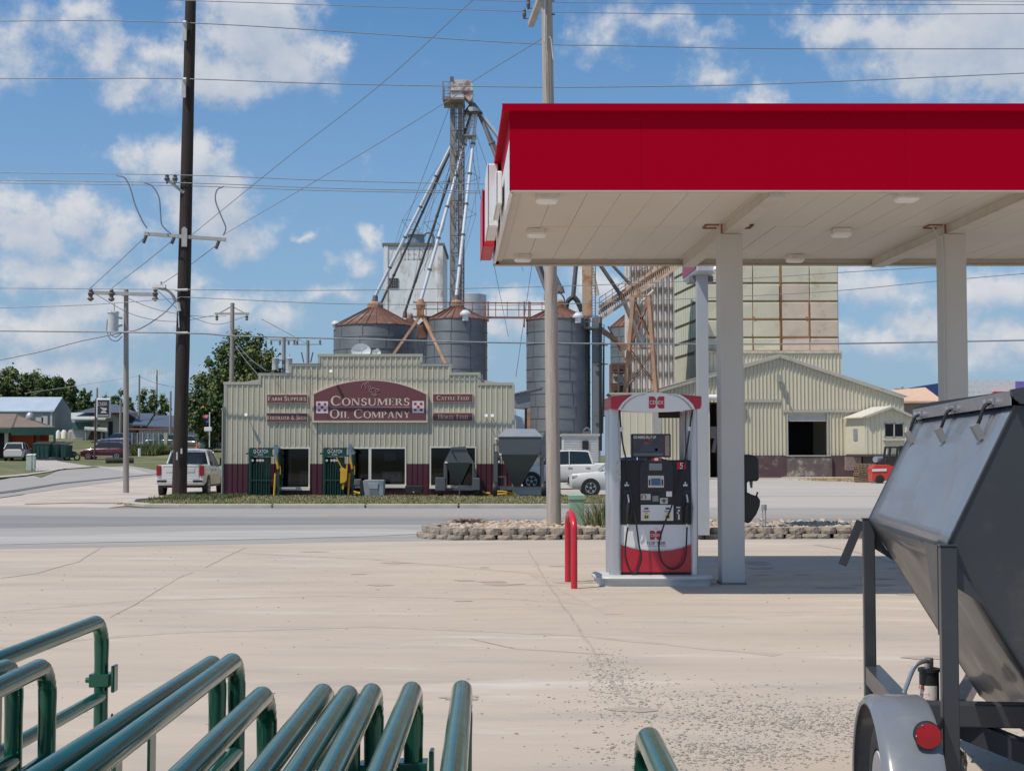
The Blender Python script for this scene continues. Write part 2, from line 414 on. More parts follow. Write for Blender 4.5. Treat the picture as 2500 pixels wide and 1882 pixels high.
# lot of the filling station (edge towards the road follows the photograph)
sheet('parking_lot', [(-70, -12), (60, -12), (60, 34.5), (8, 34.5), G(1480, 1300), G(1060, 1306), G(900, 1312), G(600, 1320), G(300, 1327), G(0, 1333), (-30, 26.0), (-70, 22)], .004, m_lot)
sheet('road', [(-70, 21), (-30, 25), (-10, 26.5), (-3, 29), (0, 29.5), (12, 30), (70, 30), (70, 47.2), (-13.3, 47.2), (-17, 48.6), (-26, 52.5), (-70, 58)], .006, m_road)
sheet('road_wheel_track', [G(-60, 1290), G(500, 1283), G(1000, 1280), G(2600, 1282), G(2600, 1266), G(1000, 1264), G(400, 1262), G(-60, 1258)], .008, m_track)
sheet('road_dust', [G(-80, 1330), G(0, 1330), G(600, 1318), G(900, 1310), G(1040, 1303), G(1090, 1296), G(900, 1292), G(500, 1297), G(200, 1308), G(-80, 1312)], .012, m_dust)
m_yel = M('faded_yellow_paint', (.56, .36, .17), .9, var=.15, vs=2, stain=((.34, .32, .30), 2.5, .42, .6))
sheet('yellow_line', [(-5.5, 40.6), (60, 40.6), (60, 40.85), (-5.5, 40.85)], .010, m_yel)
sheet('yellow_line', [(-5.5, 41.2), (60, 41.2), (60, 41.45), (-5.5, 41.45)], .010, m_yel)
sheet('yard', [(-1.0, 61), (60, 61), (60, 135), (-6, 135), (-6, 76), (-1, 76)], .008, m_yard)
sheet('store_apron', [(-70, 47.0), (-13.3, 47.0), (-13.3, 50), (-13.9, 56.8), (-12.2, 59.8), (-12.2, 88), (-17, 100), (-34, 100), (-70, 64)], .004, m_sand)
sheet('yard_entrance', [(4.6, 47.2), (60, 47.2), (60, 61.2), (4.6, 61.2)], .004, m_yard)
mb = MB()                                                     # kerb along the store side of the road
kp = [G(332, 1215), G(345, 1222), G(380, 1228), (-11.5, 47.25), (4.6, 47.25)]
kk = [(-13.6, 56.5), (-14.2, 53.0), (-13.4, 49.6), (-12.2, 47.7), (-10.9, 47.2), (4.4, 47.2)]
for a, b in zip(kk, kk[1:]):
    d = Vector((b[0]-a[0], b[1]-a[1], 0)); n = max(1, int(d.length/3)); nn = Vector((-d.y, d.x, 0)).normalized()*.34
    for i in range(n):
        p = Vector((*a, 0)) + d*(i/n); q = Vector((*a, 0)) + d*((i+1)/n-.004)
        mb.prism([p, q, q+nn, p+nn], (0, 0, .13))
struct(mb.build('kerb', m_kerb, bevel=.02))
sheet('verge_grass_ground', [(-13.9, 56.8), (-13.7, 53), (-13, 50), (-11.9, 48.2), (-10.8, 47.55), (4.4, 47.55), (4.4, 59.9), (-12.3, 59.9)], .07, m_grassg)
# side road climbing to the left
def ribbon(name, A, B, m, dz=.03, n=40, k=6, kind='structure'):
    b = MB(); a = [gh(*p) for p in A]; c = [gh(*p) for p in B]
    def samp(P, t):
        s = t*(len(P)-1); i = min(int(s), len(P)-2); return P[i].lerp(P[i+1], s-i)
    for i in range(n+1):
        for j in range(k+1):
            p = samp(a, i/n).lerp(samp(c, i/n), j/k); b.v.append(Vector((p.x, p.y, hgt(p.x, p.y)+dz)))
    b.f = [(i*(k+1)+j, i*(k+1)+j+1, (i+1)*(k+1)+j+1, (i+1)*(k+1)+j) for i in range(n) for j in range(k)]; b.m = [0]*len(b.f)
    return tag(b.build(name, m), kind=kind)
ribbon('side_road', [(-120, 1194), (0, 1173), (88, 1154), (176, 1146.5), (315, 1135), (430, 1129), (540, 1126)], [(-120, 1236), (0, 1216), (100, 1201), (190, 1189), (315, 1172), (430, 1157), (540, 1143)], m_road)
ribbon('gravel_corner', [(60, 1206), (190, 1188), (315, 1171), (430, 1156), (545, 1142)], [(60, 1232), (190, 1228), (315, 1228), (430, 1218), (545, 1206)], m_sand, dz=.022)
ribbon('road_seam', [(-120, 1215), (0, 1203), (150, 1180), (315, 1164), (430, 1154)], [(-120, 1220), (0, 1207), (150, 1183), (315, 1165.6), (430, 1155)], M('asphalt_seam', (.13, .13, .14), .9), dz=.05)
ribbon('driveway', [(60, 1122), (150, 1121), (240, 1124), (330, 1129), (400, 1131)], [(88, 1151), (176, 1144), (240, 1139), (330, 1133.5), (400, 1133)], m_yard, dz=.035)
ribbon('kerb_strip', [(-80, 1168), (0, 1166), (60, 1161), (120, 1152), (160, 1144)], [(-80, 1172), (0, 1169.5), (60, 1164.5), (120, 1155), (160, 1146)], m_kerb, dz=.12)
ribbon('lawn', [(-80, 1125), (0, 1124), (60, 1128), (100, 1133), (155, 1142)], [(-80, 1167), (0, 1165), (60, 1160), (120, 1151), (158, 1143)], m_grassg, dz=.06)
# joints and cracks in the lot
m_joint = M('joint_filler', (.385, .33, .28), .95, var=.2, vs=4)
def crack(pts, w, name='pavement_joint', jit=.012, z=.008):
    P = [gr(*p) for p in pts]; Q = []
    for a, b in zip(P, P[1:]):
        n = max(2, int((b-a).length/.35)); Q += [a.lerp(b, i/n) for i in range(n)]
    Q.append(P[-1]); b = MB(); vs = []
    for i, p in enumerate(Q):
        d = (Q[min(i+1, len(Q)-1)]-Q[max(i-1, 0)]).normalized(); nn = Vector((-d.y, d.x, 0)); p = p + nn*random.uniform(-jit, jit)
        ww = w*random.uniform(.55, 1.2)
        vs += [(p.x-nn.x*ww/2, p.y-nn.y*ww/2, z), (p.x+nn.x*ww/2, p.y+nn.y*ww/2, z)]
    b.add(vs, [(2*i, 2*i+1, 2*i+3, 2*i+2) for i in range(len(Q)-1)]); return struct(b.build(name, m_joint))
crack([(1288, 1341), (1341, 1431), (1389, 1500), (1450, 1590), (1497, 1668), (1540, 1720)], .028)
crack([(600, 1337), (540, 1366), (500, 1386)], .018)
crack([(470, 1398), (440, 1410), (330, 1476), (270, 1508)], .012)
crack([(250, 1335), (190, 1372), (90, 1400), (0, 1412)], .03, 'tyre_arc')
crack([(1010, 1427), (1180, 1428), (1342, 1430), (1450, 1432)], .02)
crack([(1990, 1330), (2080, 1345), (2180, 1372), (2300, 1395)], .10, 'tar_patch')
crack([(1150, 1560), (1260, 1585), (1500, 1600)], .012)
m_oil = M('oil_mark', (.385, .325, .270), .9, var=.1, vs=5); m_skid = M('skid_mark', (.450, .380, .316), .92, var=.1, vs=3)
rdo = random.Random(21)
for i in range(34):
    x, y = (rdo.uniform(-4, 6), rdo.uniform(9, 26)) if i % 3 else (rdo.uniform(3.4, 6), rdo.uniform(18, 24)); r0 = rdo.uniform(.04, .20); P = []
    for k in range(14): t = 2*math.pi*k/14; rr = r0*rdo.uniform(.6, 1.3); P.append((x+rr*1.5*math.cos(t), y+rr*math.sin(t), .0075+.00003*i))
    b = MB(); b.add(P, [tuple(range(14))]); struct(b.build('oil_stain', m_oil))
_j = m_joint; m_joint = m_skid
crack([(-60, 1500), (300, 1468), (800, 1455), (1250, 1462), (1500, 1480)], .16, 'tyre_mark', .01, .0055)
crack([(-60, 1585), (400, 1545), (900, 1530), (1400, 1550), (1900, 1600)], .16, 'tyre_mark', .01, .0057)
crack([(500, 1345), (900, 1365), (1300, 1400), (1500, 1500)], .18, 'tyre_mark', .01, .0061)
m_joint = _j
# retaining wall of stacked blocks with a bed of river stones
m_blk = M('wall_block', (.33, .28, .225), .95, var=.25, vs=3, bump=.8, bs=14, stain=((.17, .155, .14), 3, .5, .7))
rw = root('retaining_wall', (gr(1200, 1317).x, 29.6, 0), 'low retaining wall of rough tan blocks around the river stone bed', 'wall')
def block(x, y, z, w, h, d, rz):
    b = MB(); n = 7; vs = []
    for zz, k in ((0, .98), (h*.5, 1.03), (h, .95)):
        for i in range(n):       # rounded split face towards the lot
            t = math.pi*(1+i/(n-1)); vs.append(Vector((math.cos(t)*w/2*k, math.sin(t)*d*.55*k, zz)) + Vector((random.uniform(-.012, .012), random.uniform(-.014, .014), random.uniform(-.01, .01))))
        vs += [Vector((w*.36, d*.5, zz)), Vector((-w*.36, d*.5, zz))]
    rot = Matrix.Rotation(rz, 3, 'Z'); vs = [rot @ q + Vector((x, y, z)) for q in vs]; m = n+2
    b.add(vs, [(i, (i+1) % m, m+(i+1) % m, m+i) for i in range(m)] + [(m+i, m+(i+1) % m, 2*m+(i+1) % m, 2*m+i) for i in range(m)] + [tuple(range(2*m, 3*m))])
    return b.build('block', m_blk, rw)
wx0 = -2.1; k = 0
path = [(-.9, 33.4), (-1.6, 32.2), (-1.95, 31.0), (-1.8, 30.1), (-1.3, 29.6), (8.6, 30.3), (13.5, 30.6)]
tot = 0; step = .335
for a, b in zip(path, path[1:]):
    A, B = Vector((*a, 0)), Vector((*b, 0)); L = (B-A).length; ang = math.atan2(B.y-A.y, B.x-A.x)
    while tot < L and k < 49:
        p = A.lerp(B, tot/L)
        block(p.x+.08*random.random(), p.y-.03, 0, .34, .10, .30, ang+random.uniform(-.06, .06))
        if random.random() > .04 or k > 12: block(p.x+.15, p.y+.08, .102, .33, .13, .30, ang+random.uniform(-.08, .08))
        tot += step; k += 1
    tot -= L
def stones(name, n, fn, rmin, rmax, m, label, cat, seed=1, squash=.6):
    rd = random.Random(seed); b = MB()
    base = [(0, 0, 1), (0, 0, -1)] + [(math.cos(i*math.pi/2.5), math.sin(i*math.pi/2.5), .35) for i in range(5)] + [(math.cos(i*math.pi/2.5+.6), math.sin(i*math.pi/2.5+.6), -.35) for i in range(5)]
    fs = [(0, 2+i, 2+(i+1) % 5) for i in range(5)] + [(2+i, 7+i, 2+(i+1) % 5) for i in range(5)] + [(7+i, 7+(i+1) % 5, 2+(i+1) % 5) for i in range(5)] + [(1, 7+(i+1) % 5, 7+i) for i in range(5)]
    for _ in range(n):
        x, y, z = fn(rd); r = rmin+(rmax-rmin)*rd.random()**2; a = rd.uniform(0, 6.3); sx = rd.uniform(.8, 1.5); b.mi = rd.randrange(len(m))
        b.add([(x + r*(q[0]*sx*math.cos(a)-q[1]*math.sin(a)), y + r*(q[0]*sx*math.sin(a)+q[1]*math.cos(a)), z + r*squash*q[2]) for q in base], fs)
    o = b.build(name, m, smooth=False, recalc=False); return tag(o, label, cat, kind='stuff')
m_peb = [M('river_stone_a', (.42, .31, .22), .85, var=.2, vs=8), M('river_stone_b', (.29, .23, .18), .85, var=.2, vs=8), M('river_stone_c', (.50, .42, .34), .85, var=.15, vs=8)]
sheet('stone_bed_soil', [(-.8, 33.2), (-1.4, 32.2), (-1.7, 31), (-1.6, 30.2), (-1.2, 29.75), (8.6, 30.45), (13.5, 30.75), (13.5, 34.4)], .16, M('bed_soil', (.30, .24, .18), .97, bump=.5))
stones('river_stones', 7000, lambda r: (r.uniform(-1.45, 13), r.triangular(29.85, 34.2, 30.6)+.25, r.uniform(.16, .21)), .03, .085, m_peb, 'tan river stones filling the bed behind the block wall', 'stones', 3)
m_grv = [M('gravel_a', (.34, .305, .27), .9, var=.2, vs=8), M('gravel_b', (.46, .41, .36), .9, var=.2, vs=8), M('gravel_c', (.24, .22, .205), .9, var=.2, vs=8)]
def gfn(r):
    t = r.random(); c = r.choice([(1.6, 9.5, .45, .30), (1.2, 8.5, .30, .22), (2.15, 9.6, .35, .35), (1.25, 10.2, .45, .5), (.8, 11.3, .12, .8), (1.6, 9.2, .7, .8), (1.25, 8.5, .4, .2), (2.1, 9.2, .3, .3)])
    x = r.gauss(c[0], c[2]); y = r.gauss(c[1], c[3]); return (x, max(y, 5.2), .006)
stones('loose_gravel', 4800, gfn, .0035, .0125, m_grv, 'loose grey gravel scattered on the concrete lot', 'gravel', 5)
stones('scattered_pebbles', 1100, lambda r: (r.uniform(-7, 7), r.uniform(4.5, 26), .005), .004, .015, m_grv, 'stray pebbles dotted over the concrete lot', 'pebbles', 9)
# verge grass blades
def blades(name, n, fn, h, w, mats, label, cat, seed=2, lean=.5):
    rd = random.Random(seed); b = MB()
    for _ in range(n):
        x, y, z = fn(rd); a = rd.uniform(0, 6.3); hh = h*rd.uniform(.5, 1.3); dx, dy = math.cos(a)*w/2, math.sin(a)*w/2; lx, ly = rd.gauss(0, lean)*hh, rd.gauss(0, lean)*hh
        b.mi = rd.randrange(len(mats)); b.add([(x-dx, y-dy, z), (x+dx, y+dy, z), (x+lx, y+ly, z+hh)], [(0, 1, 2)])
    return tag(b.build(name, mats, recalc=False), label, cat, kind='stuff')
m_gr = [M('grass_green', (.085, .13, .035), .85, var=.3, vs=3), M('grass_olive', (.15, .155, .06), .85, var=.3, vs=3), M('grass_straw', (.36, .29, .15), .9, var=.3, vs=3)]
blades('verge_grass', 20000, lambda r: (r.uniform(-13.4, 4.3), r.uniform(48.3, 59.5), .07), .05, .035, m_gr+[m_gr[2]], 'patchy mown grass on the verge before the store', 'grass', 4)
blades('verge_weeds', 2200, lambda r: (r.uniform(-13.6, -10.8), r.uniform(53.5, 58.6), .07), .13, .04, m_gr[:2], 'longer green weeds around the dark pole foot', 'weeds', 6)
# ================================================================== FUEL CANOPY
YF, YB, KX = 16.6, 23.05, -.043
def xl(Y): return -.03 + KX*(Y-YF)
XR = 9.2
m_red = M('red_fascia_paint', (.395, .0008, .017), .5, var=.015, vs=.6, spec=.02)
m_wht = M('white_panel', (.78, .77, .77), .35, var=.04)
m_sof = M('soffit_panel', (.58, .54, .475), .55, var=.05, vs=.8, stretch=(1, .3, 1), stain=((.48, .43, .37), .9, .60, .78))
m_soft = M('soffit_trim', (.53, .49, .43), .6, var=.08, vs=2, stain=((.40, .35, .29), 2, .55, .75))
m_rust = M('rust', (.22, .085, .035), .9, var=.4, vs=6, bump=.3)
cn = root('fuel_canopy', (4.5, 19.8, 0), 'flat fuel canopy with deep red fascia and beige panelled soffit', 'canopy')
for a, b in ((xl(YF), 1.509), (1.511, 4.599), (4.601, 7.69), (7.692, XR)):
    q = MB(); q.box(a, b, YF, YF+.04, 4.832, 5.752); q.build('fascia_panel', m_red, cn)
q = MB(); q.box(xl(YF)-.085, XR, YF-.065, YF+.10, 5.752, 5.838); q.build('fascia_cap', m_red, cn)
q = MB(); q.prism([(xl(YF)-.085, YF+.10, 5.757), (xl(YF)+.07, YF+.10, 5.757), (xl(YB)+.07, YB+.06, 5.757), (xl(YB)-.085, YB+.06, 5.757)], (0, 0, .079)); q.build('side_cap', m_red, cn)
q = MB(); q.mi = 0; q.prism([(xl(YF), YF+.042, 4.815), (xl(YF)+.04, YF+.042, 4.815), (xl(YB)+.04, YB, 4.815), (xl(YB), YB, 4.815)], (0, 0, .62))
q.mi = 1; q.prism([(xl(YF)+.004, YF+.042, 5.437), (xl(YF)+.044, YF+.042, 5.437), (xl(YB)+.044, YB, 5.437), (xl(YB)+.004, YB, 5.437)], (0, 0, .32)); q.build('side_fascia', [m_wht, m_red], cn)
q = MB(); q.box(xl(YB), XR, YB-.04, YB+.02, 4.81, 5.82); q.build('rear_fascia', m_red, cn)
q = MB(); q.box(xl(YF)+.05, XR, YF+.06, YB-.06, 4.93, 5.6); q.build('roof_deck', M('dark_deck', (.1, .1, .1), .9), cn)
q = MB(); rd = random.Random(4)                      # soffit panels in two rows
n = 22; w = .405
for r_, (ya, yb) in enumerate(((YF+.045, 19.62), (19.625, YB-.05))):
    for i in range(n+2):
        x0 = .12+i*w; x1 = x0+w-.005
        if x0 > XR-.1: break
        x1 = min(x1, XR-.02); zz = [4.888+rd.uniform(-.003, .003) for _ in range(4)]
        s0, s1 = KX*(ya-YF), KX*(yb-YF)
        q.add([(x0+s0, ya, zz[0]), (x1+s0, ya, zz[1]), (x1+s1, yb, zz[2]), (x0+s1, yb, zz[3]), (x0+s0, ya, 4.90), (x1+s0, ya, 4.90), (x1+s1, yb, 4.90), (x0+s1, yb, 4.90)], [(0,1,2,3), (0,1,5,4), (1,2,6,5), (2,3,7,6), (3,0,4,7)])
q.build('soffit', m_sof, cn)
q = MB(); q.prism([(xl(YF)+.042, YF+.045, 4.86), (.118, YF+.045, 4.86), (.118+KX*(YB-YF), YB-.045, 4.86), (xl(YB)+.042, YB-.045, 4.86)], (0, 0, .03)); q.build('side_trim', m_soft, cn)
q = MB(); q.box(xl(YB)+.1, XR, YB-.048, YB-.041, 4.79, 4.93); q.box(xl(YB), XR, YB-.09, YB+.03, 4.795, 4.808); q.build('rear_channel', m_soft, cn)
q = MB(); q.box(xl(YF)+.02, XR, YF-.004, YF+.10, 4.815, 4.829); q.build('front_channel', m_soft, cn)
m_col = M('column_paint', (.50, .49, .465), .5, var=.04, vs=1.2, stain=((.40, .37, .33), 1.2, .68, .85))
def SH(mb, Y0):
    for v in mb.v: v.x += KX*(v.y-Y0)
    return mb
for cx in (2.985, 6.03):
    q = MB(); q.box(cx-.155, cx+.155, 19.4, 19.71, .012, 4.758); SH(q, 19.4); col_ = q.build('column', m_col, cn, bevel=.012)
    q = MB(); q.box(cx-.17, cx+.17, 19.385, 19.725, 0, .035); SH(q, 19.4); q.build('base_plate', M('base_plate', (.16, .18, .19), .6), cn)
    q = MB(); q.box(cx-.10, cx+.10, YF+.05, YB-.1, 4.760, 4.772); q.box(cx-.085, cx+.085, YF+.05, YB-.1, 4.772, 4.886); SH(q, 19.4); q.build('beam', m_soft, cn)
    q = MB(); x, y = cx, 19.4
    for (a, b) in (((x-.34, y+.02, 4.875), (x-.16, y+.02, 4.875)), ((x-.34, y+.02, 4.875), (x-.34, y+.30, 4.875)), ((x-.34, y+.30, 4.875), (x-.16, y+.30, 4.875)), ((x+.10, y+.3, 4.875), (x+.3, y+.3, 4.875)), ((x+.10, y+.02, 4.875), (x+.3, y+.02, 4.875)), ((x+.3, y+.02, 4.875), (x+.3, y+.3, 4.875)), ((x-.13, y-.004, 4.76), (x-.13, y-.004, 4.88))): q.bar(a, b, .025, .015)
    q.build('rusty_bracket', m_rust, cn)
q = MB(); q.tube(curve3([(5.74, 19.45, 4.86), (5.80, 19.40, 4.72), (5.862, 19.385, 4.5), (5.862, 19.385, 2.5), (5.862, 19.385, .1)], 6), .012, 6); q.build('conduit', m_col, cn)
m_lens = M('lamp_lens', (.80, .80, .78), .35, var=.02)
m_lfr = M('lamp_frame', (.62, .60, .56), .5)
def canopy_light(px, py, label, stain=True):
    p = gr(px, py, 4.85); r = root('canopy_light', (p.x, p.y, 4.78), label, 'light', KX*-1, 'square lights on the canopy soffit')
    def rr(s, z): return [Vector((x*s+cx_*.0, y*s, z)) for x, y in [(-.13,-.09),(-.09,-.13),(.09,-.13),(.13,-.09),(.13,.09),(.09,.13),(-.09,.13),(-.13,.09)] for cx_ in (0,)]
    q = MB(); q.loft([rr(1.02, .105), rr(1.02, .05), rr(.98, .045)]); q.build('housing', m_lfr, r, world=False)
    q = MB(); q.loft([rr(1, .044), rr(1.0, .02), rr(.86, .0)]); q.build('lens', m_lens, r, world=False, smooth=True)
    return r
for px, py, lb in ((1335, 482, 'white square light nearest the front left corner of the canopy soffit'), (1310, 567, 'white square light halfway along the left edge of the soffit'), (1276, 628, 'white square light at the rear left corner of the soffit'),
                   (2213, 478, 'white square light near the front edge between the two columns beams'), (2054, 566, 'white square light in the middle of the soffit between both columns'), (1941, 629, 'white square light at the rear edge between the two columns')):
    canopy_light(px, py, lb)
# channel letters on the left side of the canopy, seen edge on
m_lred = M('sign_red', (.55, .01, .03), .4)
def side_letter(y0, y1, z0, z1, m, lb, out=.17):
    r = root('canopy_sign_letter', (xl(y0)-out/2, (y0+y1)/2, z0), lb, 'sign', 0, 'channel sign pieces on the canopy side')
    q = MB(); q.mi = 0
    q.prism([(xl(y0)-out, y0, z0), (xl(y0)-.03, y0, z0), (xl(y1)-.03, y1, z0), (xl(y1)-out, y1, z0)], (0, 0, z1-z0)); q.build('box', m, r, bevel=.02)
    q = MB(); q.prism([(xl(y0)-out-.012, y0-.01, z0-.01), (xl(y0)-out-.002, y0-.01, z0-.01), (xl(y1)-out-.002, y1+.01, z0-.01), (xl(y1)-out-.012, y1+.01, z0-.01)], (0, 0, z1-z0+.02)); q.build('face', m_lred if m is not m_wht else m_wht, r)
    q = MB()
    for t in (.25, .75): yy = y0+(y1-y0)*t; q.box(xl(yy)-.03, xl(yy)-.001, yy-.03, yy+.03, z0+.15, z1-.15)
    q.build('mount', m_lfr, r)
side_letter(18.1, 19.4, 4.93, 5.36, m_wht, 'front white sign box on the left end of the red canopy', .10)
side_letter(19.6, 20.9, 4.88, 5.76, m_wht, 'tall white middle sign box on the left end of the red canopy')
side_letter(21.3, 22.9, 4.86, 5.72, m_lred, 'rear red sign box on the left end of the red canopy', .20)
# ================================================================== PUMP ISLAND
YP = 19.36
m_isl = M('island_paint', (.50, .52, .52), .5, var=.06, vs=2, stain=((.36, .36, .35), 3, .6, .8))
m_alu = M('brushed_aluminium', (.55, .57, .60), .38, .75, var=.05, vs=4, stretch=(6, 6, .3))
m_blk2 = M('pump_black', (.010, .011, .014), .35, var=.1)
m_dgry = M('dark_grey_plastic', (.022, .025, .031), .5)
m_lcd = M('lcd_blue', (.07, .14, .26), .25)
m_lab = M('label_beige', (.60, .56, .48), .6)
m_silver = M('silver_trim', (.62, .63, .64), .3, .6)
m_pwht = M('pump_white', (.74, .745, .75), .3, var=.02, coat=.3)
m_pred = M('pump_red', (.44, .008, .03), .28, var=.04, coat=.4)
m_rub = M('rubber', (.016, .016, .017), .55)
m_ylw = M('yellow_label', (.72, .60, .05), .5)
m_txt = M('lettering_white', (.80, .80, .80), .6, var=0)
m_txd = M('lettering_dark', (.05, .06, .07), .6, var=0)
isl = root('pump_island', (1.9, 19.55, 0), 'grey painted island kerb under the fuel dispenser', 'island')
def stadium(x0, x1, y0, y1, r, z, n=6):
    P = []
    for cx, cy, a in ((x1-r, y0+r, -90), (x1-r, y1-r, 0), (x0+r, y1-r, 90), (x0+r, y0+r, 180)):
        for i in range(n+1): t = R(a+90*i/n); P.append(Vector((cx+r*math.cos(t), cy+r*math.sin(t), z)))
    return P
x0, x1 = at(1457, 1430, 19.2).x, at(1744, 1430, 19.2).x
q = MB(); q.loft([stadium(x0+.03, x1-.03, 19.17, 20.0, .16, 0), stadium(x0+.03, x1-.03, 19.17, 20.0, .16, .085)]); SH(q, 19.2); q.build('kerb', m_isl, isl)
q = MB(); q.loft([stadium(x0, x1, 19.13, 20.04, .2, .086), stadium(x0-.01, x1+.01, 19.12, 20.05, .2, .11), stadium(x0+.01, x1-.01, 19.14, 20.03, .2, .135), stadium(x0+.05, x1-.05, 19.18, 19.99, .18, .138)]); SH(q, 19.2); q.build('top_lip', m_isl, isl, smooth=True)
pm = root('fuel_dispenser', (1.94, 19.6, .137), 'black, white and red fuel dispenser with two hoses, numbered 5', 'fuel dispenser')
pm['label'] = 'black, white and red fuel dispenser with two hoses, numbered 5'
def Z6(x, y): return 1440+x*.3184, 930+y*.3184
def P6(x, y, Y=YP): return at(*Z6(x, y), Y)
def pb(mb, x0, x1, y0, y1, Y, dep): a, b = Z6(x0, y0), Z6(x1, y1); return pbox(mb, a[0], b[0], a[1], b[1], Y, dep)
def part(name, mats, *boxes, bevel=0, par=None, label=None):
    q = MB()
    for b in boxes: pb(q, *b)
    return q.build(name, mats, par or pm, bevel=bevel, label=label)
q = MB()
for cx, w in ((195, 88), (802, 50)):
    a, b = P6(cx-w/2, 1490), P6(cx+w/2, 215)
    for dy in (0, .40):
        st_ = stadium(a.x, b.x, YP-.02+dy, YP+.13+dy, .05, a.z, 4); q.loft([st_, [Vector((v.x, v.y, b.z)) for v in st_]])
SH(q, YP); q.build('pillars', m_alu, pm, smooth=True)
o = part('upper_cabinet', m_blk2, (240, 770, 606, 1098, YP+.02, .42), bevel=.01)
q = MB(); q.prism([P6(x, y, YP-.004) for x, y in ((380, 930), (640, 930), (640, 660), (628, 625), (590, 600), (510, 586), (440, 598), (395, 625), (380, 665))], (0, .3, 0)); fp = q.build('centre_panel', m_dgry, pm, bevel=.006)
part('header_badge', m_lred, (472, 548, 589, 612, YP-.012, .01)); part('badge_mark', m_txt, (496, 524, 590, 610, YP-.016, .004))
part('card_notice', M('notice_grey', (.24, .26, .27), .5), (455, 553, 631, 684, YP-.010, .01))
part('pump_number_tag', m_lred, (668, 736, 622, 676, YP+.008, .014))
q = MB(); fit(q, text2d('5'), P6(690, 672, YP+.006), P6(716, 672, YP+.006)-P6(690, 672, YP+.006), P6(690, 626, YP+.006)-P6(690, 672, YP+.006)); q.build('number', m_txt, pm)
part('display_bezel', m_lab, (447, 568, 725, 816, YP-.012, .014)); part('display', m_lcd, (471, 543, 746, 800, YP-.016, .004)); part('display_buttons', m_dgry, (453, 464, 755, 800, YP-.015, .004), (550, 562, 755, 800, YP-.015, .004))
part('keypad_panel', m_dgry, (385, 632, 846, 942, YP-.010, .01)); part('receipt_slot', m_blk2, (482, 540, 849, 866, YP-.014, .005)); part('keypad', M('keypad', (.25, .26, .28), .4), (481, 526, 880, 923, YP-.016, .006))
part('card_reader_label', m_lab, (391, 466, 865, 911, YP-.015, .005)); part('card_icon', m_txd, (396, 404, 876, 902, YP-.018, .003), (424, 432, 876, 902, YP-.018, .003), (404, 424, 872, 876, YP-.018, .003))
part('payment_label', m_txt, (586, 630, 846, 886, YP-.015, .005)); part('tap_label', m_lab, (538, 598, 896, 941, YP-.015, .005), bevel=.008); part('tap_icon', m_txd, (550, 586, 908, 915, YP-.018, .003), (556, 580, 920, 928, YP-.018, .003), (562, 566, 904, 932, YP-.018, .003), (572, 576, 904, 932, YP-.018, .003))
part('grade_panel', m_pwht, (392, 640, 949, 1070, YP-.006, .02))
for cx in (434, 597): part('grade_button', m_txd, (cx-15, cx+16, 970, 984, YP-.012, .006)); part('grade_caption', M('maroon_text', (.25, .03, .04), .6), (cx-26, cx+26, 996, 1002, YP-.009, .003), (cx-8, cx+8, 1010, 1014, YP-.009, .003)); part('octane_label', m_ylw, (cx-21, cx+21, 1022, 1057, YP-.010, .004)); part('octane_number', m_txd, (cx-13, cx-2, 1032, 1052, YP-.013, .003), (cx+2, cx+13, 1032, 1052, YP-.013, .003))
part('instruction_label', m_txd, (656, 703, 960, 1068, YP+.006, .014)); part('instruction_marks', m_txt, (664, 694, 964, 972, YP+.003, .003), (676, 690, 985, 1000, YP+.003, .003), (668, 680, 1005, 1015, YP+.003, .003), (678, 688, 1020, 1062, YP+.003, .003))
# lower cabinet
q = MB(); q.prism([P6(x, y, YP+.03) for x, y in ((240, 1100), (771, 1100), (773, 1300), (240, 1300))], (0, .4, 0)); q.build('lower_cabinet', m_pwht, pm)
q = MB(); q.box(P6(240, 1462).x, P6(775, 1462).x, YP+.045, YP+.42, P6(240, 1464).z, P6(240, 1296).z); q.build('lower_core', m_pred, pm)
q = MB(); q.prism([P6(x, y, YP+.022) for x, y in [(240, 1255), (310, 1278), (390, 1294), (470, 1302), (550, 1303), (630, 1296), (700, 1280), (775, 1253), (775, 1464), (240, 1464)]], (0, .02, 0)); q.build('red_skirt', m_pred, pm)
q = MB(); pts = [(240, 1255), (310, 1278), (390, 1294), (470, 1302), (550, 1303), (630, 1296), (700, 1280), (775, 1253)]
for a, b in zip(pts, pts[1:]): q.quad(P6(a[0], a[1]-7, YP+.019), P6(b[0], b[1]-7, YP+.019), P6(b[0], b[1], YP+.019), P6(a[0], a[1], YP+.019))
q.build('grey_curve', M('curve_grey', (.42, .43, .50), .5), pm)
part('plinth', m_rub, (244, 776, 1465, 1490, YP+.05, .36))
def logo(mb_red, mb_w, x0, x1, y0, y1, Y, Zf=Z6):
    def W(x, y): return at(*Zf(x, y), Y)
    w = x1-x0; h = y1-y0; m = (x0+x1)/2; L_ = [(x0, y0), (x0+w*.30, y0)] + [(m-w*.02-w*.17+w*.17*math.sin(R(t)), y0+h*.5-h*.5*math.cos(R(t))) for t in range(20, 161, 20)] + [(x0+w*.30, y1), (x0, y1)]
    mb_red.add([W(*p) for p in L_], [tuple(range(len(L_)))]); Rr = [(2*m-p[0], p[1]) for p in L_]; mb_red.add([W(*p) for p in Rr], [tuple(range(len(Rr)))])
    O = at(*Zf(x0+w*.05, y0+h*.66), Y-.004); fit(mb_w, text2d('CENEX'), O, at(*Zf(x1-w*.05, y0+h*.66), Y-.004)-O, at(*Zf(x0+w*.05, y0+h*.34), Y-.004)-O)
q = MB(); qw = MB(); logo(q, qw, 461, 549, 1147, 1216, YP+.024)
q.build('logo', m_pred, pm); qw.build('logo_lettering', m_txt, pm)
